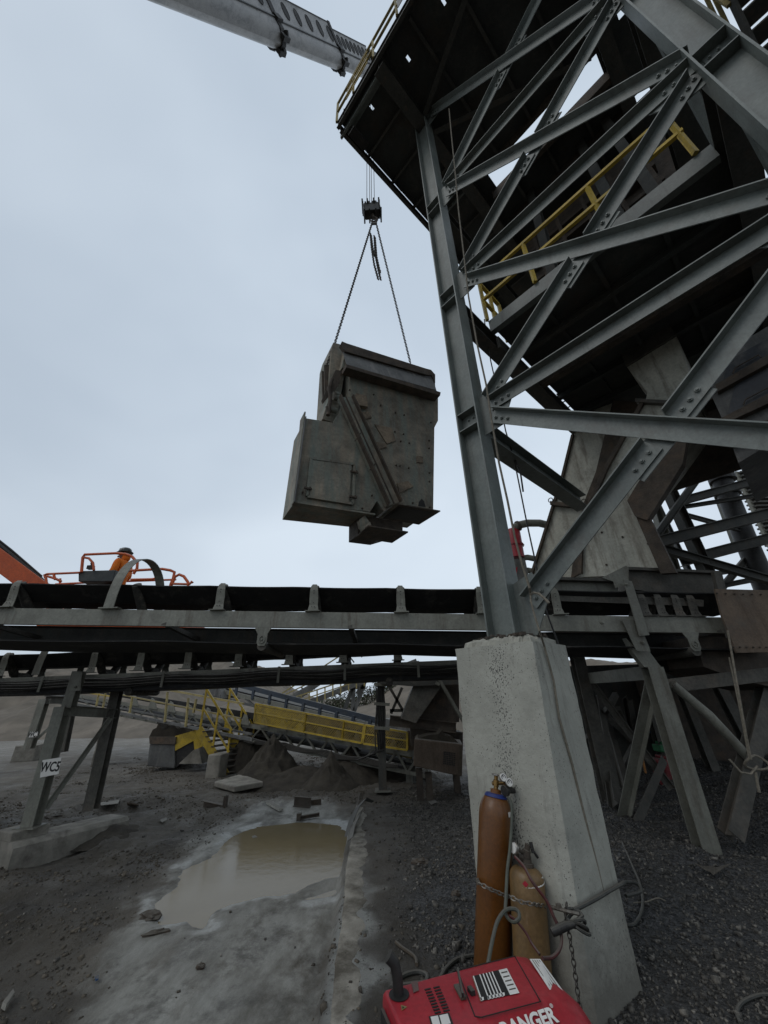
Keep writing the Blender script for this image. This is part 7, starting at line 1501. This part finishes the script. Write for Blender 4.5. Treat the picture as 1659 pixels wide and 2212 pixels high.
# seams and the raised lid panel
sm = MB(); 
for a, b in (((988, 2096), (1026, 2196)), ((1026, 2196), (1040, 2198)), ((1040, 2198), (1168, 2164)), ((1168, 2164), (1112, 2066)), ((1112, 2066), (988, 2096))): sm.beam(wp(*a, WZ + .004), wp(*b, WZ + .004), [(-.0022, .0022, 0, .0014)])
sm.build('lid_seam', M['ink'], wd)
decal('stripe_decal', [(1020, 2109), (1095, 2092), (1122, 2145), (1038, 2163)], M['ink'])
for k in range(6):
    f0_, f1_ = [.02, .205, .30, .39, .475, .56][k], [.05, .235, .33, .42, .505, .59][k]
    A0, A1, C0, C1_ = Vector((1020, 2109)), Vector((1095, 2092)), Vector((1038, 2163)), Vector((1122, 2145))
    p = [A0.lerp(A1, f0_), A0.lerp(A1, f1_), C0.lerp(C1_, f1_), C0.lerp(C1_, f0_)]
    decal('white_stripe', [(q.x, q.y) for q in p], M['white'], WZ + .0066)
    c_ = C0.lerp(C1_, (f0_ + f1_) / 2 + .005); mb = MB(); decal('white_tab', [(c_.x - 4, c_.y - 7), (c_.x + 3, c_.y - 8.5), (c_.x + 4, c_.y - 2), (c_.x - 3, c_.y)], M['white'], WZ + .0066)
p = [A0.lerp(A1, .76), A1, C1_, C0.lerp(C1_, .76)]; decal('white_panel', [(q.x, q.y) for q in p], M['white'], WZ + .0066)
decal('orange_edge', [(1019, 2109), (1021, 2109), (1039, 2163), (1037, 2163)], M['orange'], WZ + .0066)
for k in range(5):
    a = A0.lerp(A1, .80 + .0 * k); f_ = .1 + .17 * k; u0 = A0.lerp(A1, .80).lerp(C0.lerp(C1_, .80), f_); u1 = A0.lerp(A1, .97).lerp(C0.lerp(C1_, .97), f_); decal('small_print', [(u0.x, u0.y), (u1.x, u1.y), (u1.x + .8, u1.y + 2.2), (u0.x + .8, u0.y + 2.2)], M['galchain'], WZ + .0076)
def sl(px, py): return P(px, py, z=WZ + .003)
qd4 = [(1144, 2072), (1167, 2072), (1216, 2140), (1187, 2138)]
D4 = []
for (a, b), z_ in zip(qd4, (WZ + .001, WZ - .003, WZ - .028, WZ + .0)): D4.append(P(a, b, z=z_ + .004))
mb = MB(); mb.prism(D4, Z_ * .001); ds_ = mb.build('side_decal', M['white'], wd)
mb = MB()
for k in range(4):
    f_ = .18 + .2 * k; A_ = D4[0].lerp(D4[1], f_).lerp(D4[3].lerp(D4[2], f_), .06) + Z_ * .003; B_ = D4[0].lerp(D4[1], f_).lerp(D4[3].lerp(D4[2], f_), .9) + Z_ * .003; mb.beam(A_, B_, [(-.0012, .0012, 0, .0005)])
mb.build('small_print', M['galchain'], ds_)
# louvre slots
for c in range(2):
    for k in range(9):
        x_, y_ = 917.5 + c * 19 + k * 2.7, 2139 - c * 4 + k * 6.3; mb = MB(); A_, B_ = wp(x_, y_, WZ + .004), wp(x_ + 13, y_ - 3.2, WZ + .004); mb.beam(A_, B_, [(-.0035, .0035, 0, .002)]); mb.build('louvre', M['ink'], wd)
# triangular warning sign, bottom label, exhaust opening with elbow
decal('warning_triangle', [(866, 2171), (879, 2175), (868, 2183)], M['yellow']); decal('warning_mark', [(869, 2174), (873, 2176), (869.5, 2179)], M['ink'], WZ + .0066)
decal('rating_plate', [(926, 2196), (970, 2187), (980, 2214), (934, 2224)], M['ink']); decal('rating_label', [(930, 2197), (946, 2194), (952, 2216), (936, 2219)], M['white'], WZ + .0066); decal('rating_label', [(949, 2194), (967, 2190), (974, 2211), (955, 2215)], M['white'], WZ + .0066)
c_ = wp(862, 2148); mb = MB(); mb.prism([c_ + Vector((.042 * math.cos(a), .042 * math.sin(a), 0)) for a in np.linspace(0, 2 * math.pi, 25)[:-1]], Z_ * .001); mb.build('exhaust_opening', M['ink'], wd)
mb = MB(); mb.tube([c_ - Z_ * .03, c_ + Z_ * .05 + X_ * -.005, c_ + Z_ * .09 - X_ * .015, c_ + Z_ * .112 - X_ * .04], [.022, .022, .022, .024], 14); mb.build('exhaust_pipe', M['blackiron'], wd, smooth=True)
mb = MB(); e1_, e2_ = wp(986, 2131), wp(1002, 2160); mb.beam(e1_, e2_, [(-.012, .012, 0, .008)]); mb.build('latch_base', M['wood'], wd)
mb = MB(); mb.beam(wp(1000, 2155, WZ + .02), wp(989, 2098, WZ + .045), [(-.004, .004, 0, .014)]); mb.build('latch_handle', M['blackiron'], wd)
mb = MB(); mb.obox(wp(1018, 2140, WZ + .012), ex * .009, ey * .017, Z_ * .007); mb.build('lid_catch', M['blackiron'], wd)
decal('lift_recess', [(888, 2122), (902, 2119), (905, 2140), (893, 2145)], M['oldred'])
# name on the sloping side
tc_ = wl(.56, .345, WZ - .058 + .0); sdn = Vector((0, 0, 0)) + ey * .135 - Z_ * .065; sdn.normalize(); nrm4 = ex.cross(-sdn).normalized()
text_obj('RANGER', .062, wl(.472, .342, WZ - .023) + nrm4 * .006, ex, -sdn, M['white'], wd, 'lettering', offset=.0022, extrude=.0008, shear=.12, sx=1.0)
text_obj('®', .018, wl(.600, .318, WZ - .012) + nrm4 * .006, ex, -sdn, M['white'], wd, 'lettering', offset=.0, extrude=.0006)

# ------------------------------------------------------------------ debris in the yard
def lump(name, label, cat, px, py, r3, m_, grp_=None, ang=0.0, jag=.3, dz=.0):
    q = gp(px, py, 0) + Z_ * (r3[2] * .4 + dz); mb = MB(); R = Matrix.Rotation(ang, 3, 'Z'); n1, n2 = 7, 12
    for i in range(n1 + 1):
        th = math.pi * i / n1
        for j in range(n2):
            ph = 2 * math.pi * j / n2; k_ = 1 + random.uniform(-jag, jag) * (0 < i < n1); mb.v.append(tuple(q + R @ Vector((r3[0] * math.sin(th) * math.cos(ph) * k_, r3[1] * math.sin(th) * math.sin(ph) * k_, r3[2] * math.cos(th) * k_))))
    for i in range(n1):
        for j in range(n2): mb.f.append((i * n2 + j, i * n2 + (j + 1) % n2, (i + 1) * n2 + (j + 1) % n2, (i + 1) * n2 + j))
    o = mb.build(name, m_); tag(o, label, cat, grp_); return o
lump('rock', 'fist-sized dark rock on the apron between the puddle and the pier', 'rock', 908, 1866, (.09, .05, .035), M['rustdark'], 'loose rocks in the yard')
lump('rock', 'small grey stone on the apron left of the orange-brown cylinder', 'rock', 985, 1935, (.045, .04, .03), M['rustdark'], 'loose rocks in the yard')
lump('rock', 'flat muddy stone at the near left shore of the puddle', 'rock', 324, 1983, (.09, .06, .035), M['rustdark'], 'loose rocks in the yard')
lump('rock', 'long flat muddy stone just below the left shore of the puddle', 'rock', 338, 2017, (.10, .03, .02), M['rustdark'], 'loose rocks in the yard', .4)
lump('rock', 'small dark stone alone in the pale silt', 'rock', 433, 2092, (.035, .025, .02), M['rustdark'], 'loose rocks in the yard')
lump('rock', 'dark stone beside the base of the WC5 trestle', 'rock', 118, 1768, (.16, .1, .05), M['rustdark'], 'loose rocks in the yard')
def scrap(name, label, cat, pts, m_, th=.01, grp_=None, dz=.02):
    mb = MB(); mb.prism([gp(a, b, dz) for a, b in pts], Z_ * th); o = mb.build(name, m_); tag(o, label, cat, grp_); return o
G1 = 'pale scraps of paper and plastic on the mud'
scrap('plastic_scrap', 'flat white scrap lying right of the rear WC5 leg', 'scrap', [(216, 1734), (258, 1728), (255, 1736), (218, 1740)], M['paper'], .006, G1)
scrap('plastic_scrap', 'small white scrap in the open mud right of the WC5 footing', 'scrap', [(345, 1772), (362, 1765), (360, 1772), (350, 1777)], M['paper'], .006, G1)
scrap('wood_scrap', 'short flat board end beyond the white scrap, right of the WC5 trestle', 'board', [(274, 1736), (298, 1739), (296, 1744), (276, 1741)], M['wood'], .02)
scrap('foam_scrap', 'pale torn foam strip lying beyond the puddle', 'scrap', [(575, 1737), (585, 1735), (612, 1750), (603, 1753)], M['paper'], .03, G1)
scrap('paper_scrap', 'pale scrap on the dark apron right of the puddle', 'scrap', [(926, 1732), (938, 1728), (944, 1733), (932, 1738)], M['paper'], .006, G1)
scrap('plastic_scrap', 'small white star-shaped scrap floating in the puddle', 'scrap', [(544, 1807), (551, 1805), (556, 1809), (546, 1811)], M['paper'], .006, G1)
scrap('plastic_scrap', 'tiny blue scrap on the silt at the lower left', 'scrap', [(205, 2113), (213, 2109), (212, 2117), (206, 2120)], M['bluetarp'], .01)
scrap('foam_scrap', 'bent pale strip of foam at the left edge of the photo, on the mud', 'scrap', [(2, 2178), (24, 2150), (28, 2156), (10, 2184)], M['paper'], .03, G1)
scrap('plastic_scrap', 'white crumpled sheet on the dark gravel at the right', 'scrap', [(1502, 1866), (1518, 1873), (1535, 1872), (1548, 1876), (1578, 1867), (1556, 1880), (1547, 1884), (1541, 1891), (1534, 1884), (1524, 1880)], M['galchain'], .008, G1)
# steel offcuts
mb = MB(); A_, B_ = gp(440, 1738, .05), gp(486, 1748, .05); mb.beam(A_, B_, Irect(.1, .12, .012, .012)); q = gp(488, 1748, .05); mb.beam(q - Z_ * .03, q + Z_ * .2, Crect(.05, .1, .01, 1), up=Y_); o = mb.build('steel_offcut', M['rustdark']); tag(o, 'rusty beam offcut with an upright end lying in the mud', 'steel scrap', 'rusty steel offcuts beyond the puddle')
mb = MB(); A_, B_ = gp(636, 1730, .08), gp(672, 1733, .08); mb.beam(A_, B_, Crect(.05, .15, .012, 1)); mb.beam(gp(672, 1734, .04), gp(694, 1731, .05), Irect(.08, .09, .012, .012)); o = mb.build('steel_offcut', M['rustdark']); tag(o, 'pair of rusty channel pieces lying at the far shore of the puddle', 'steel scrap', 'rusty steel offcuts beyond the puddle')
mb = MB(); A_, B_ = gp(650, 1765, .05), gp(690, 1758, .05); mb.beam(A_, B_, Crect(.05, .05, .012, 1)); mb.obox(gp(646, 1766, .03), X_ * .035, Y_ * .04, Z_ * .06); o = mb.build('steel_offcut', M['rustdark']); tag(o, 'lumpy rusty offcut standing in the shallow water edge', 'steel scrap', 'rusty steel offcuts beyond the puddle')
# torn steel strip curling up at the edge of the apron
st_ = thing('torn_strip', 'torn grey metal strip curling up from the corner between puddle and apron', 'metal strip', tuple(gp(755, 1800)))
pp = [(743, 1812, .0), (752, 1790, .06), (768, 1768, .12), (785, 1755, .16), (803, 1750, .10)]; mb = MB(); L_ = [gp(a, b, 0) + Z_ * h for a, b, h in pp]; wv = Vector((.10, .03, .04))
for i in range(len(L_) - 1):
    a, b = L_[i], L_[i + 1]; wa, wb_ = wv * (1 - i * .12), wv * (1 - (i + 1) * .16); mb.hexa([a, a + wa, b + wb_, b, a + Z_ * .012, a + wa + Z_ * .012, b + wb_ + Z_ * .012, b + Z_ * .012])
mb.build('curled_strip', M['rubber'], st_, smooth=True)
mb = MB(); L_ = [gp(a, b, 0) + Z_ * h for a, b, h in ((752, 1818, .0), (757, 1800, .03), (768, 1780, .05), (776, 1765, .05))]
for i in range(3): a, b = L_[i], L_[i + 1]; wv = Vector((.06, .02, .03)); mb.hexa([a, a + wv, b + wv, b, a + Z_ * .012, a + wv + Z_ * .012, b + wv + Z_ * .012, b + Z_ * .012])
mb.build('flat_strip', M['galchain'], st_, smooth=True)
mb = MB(); A_, B_ = gp(779, 1712, .03), gp(772, 1745, .05); mb.tube([A_, A_.lerp(B_, .5) + Z_ * .05, B_], .012, 6); mb.build('bent_rod', M['rustdark'], st_)
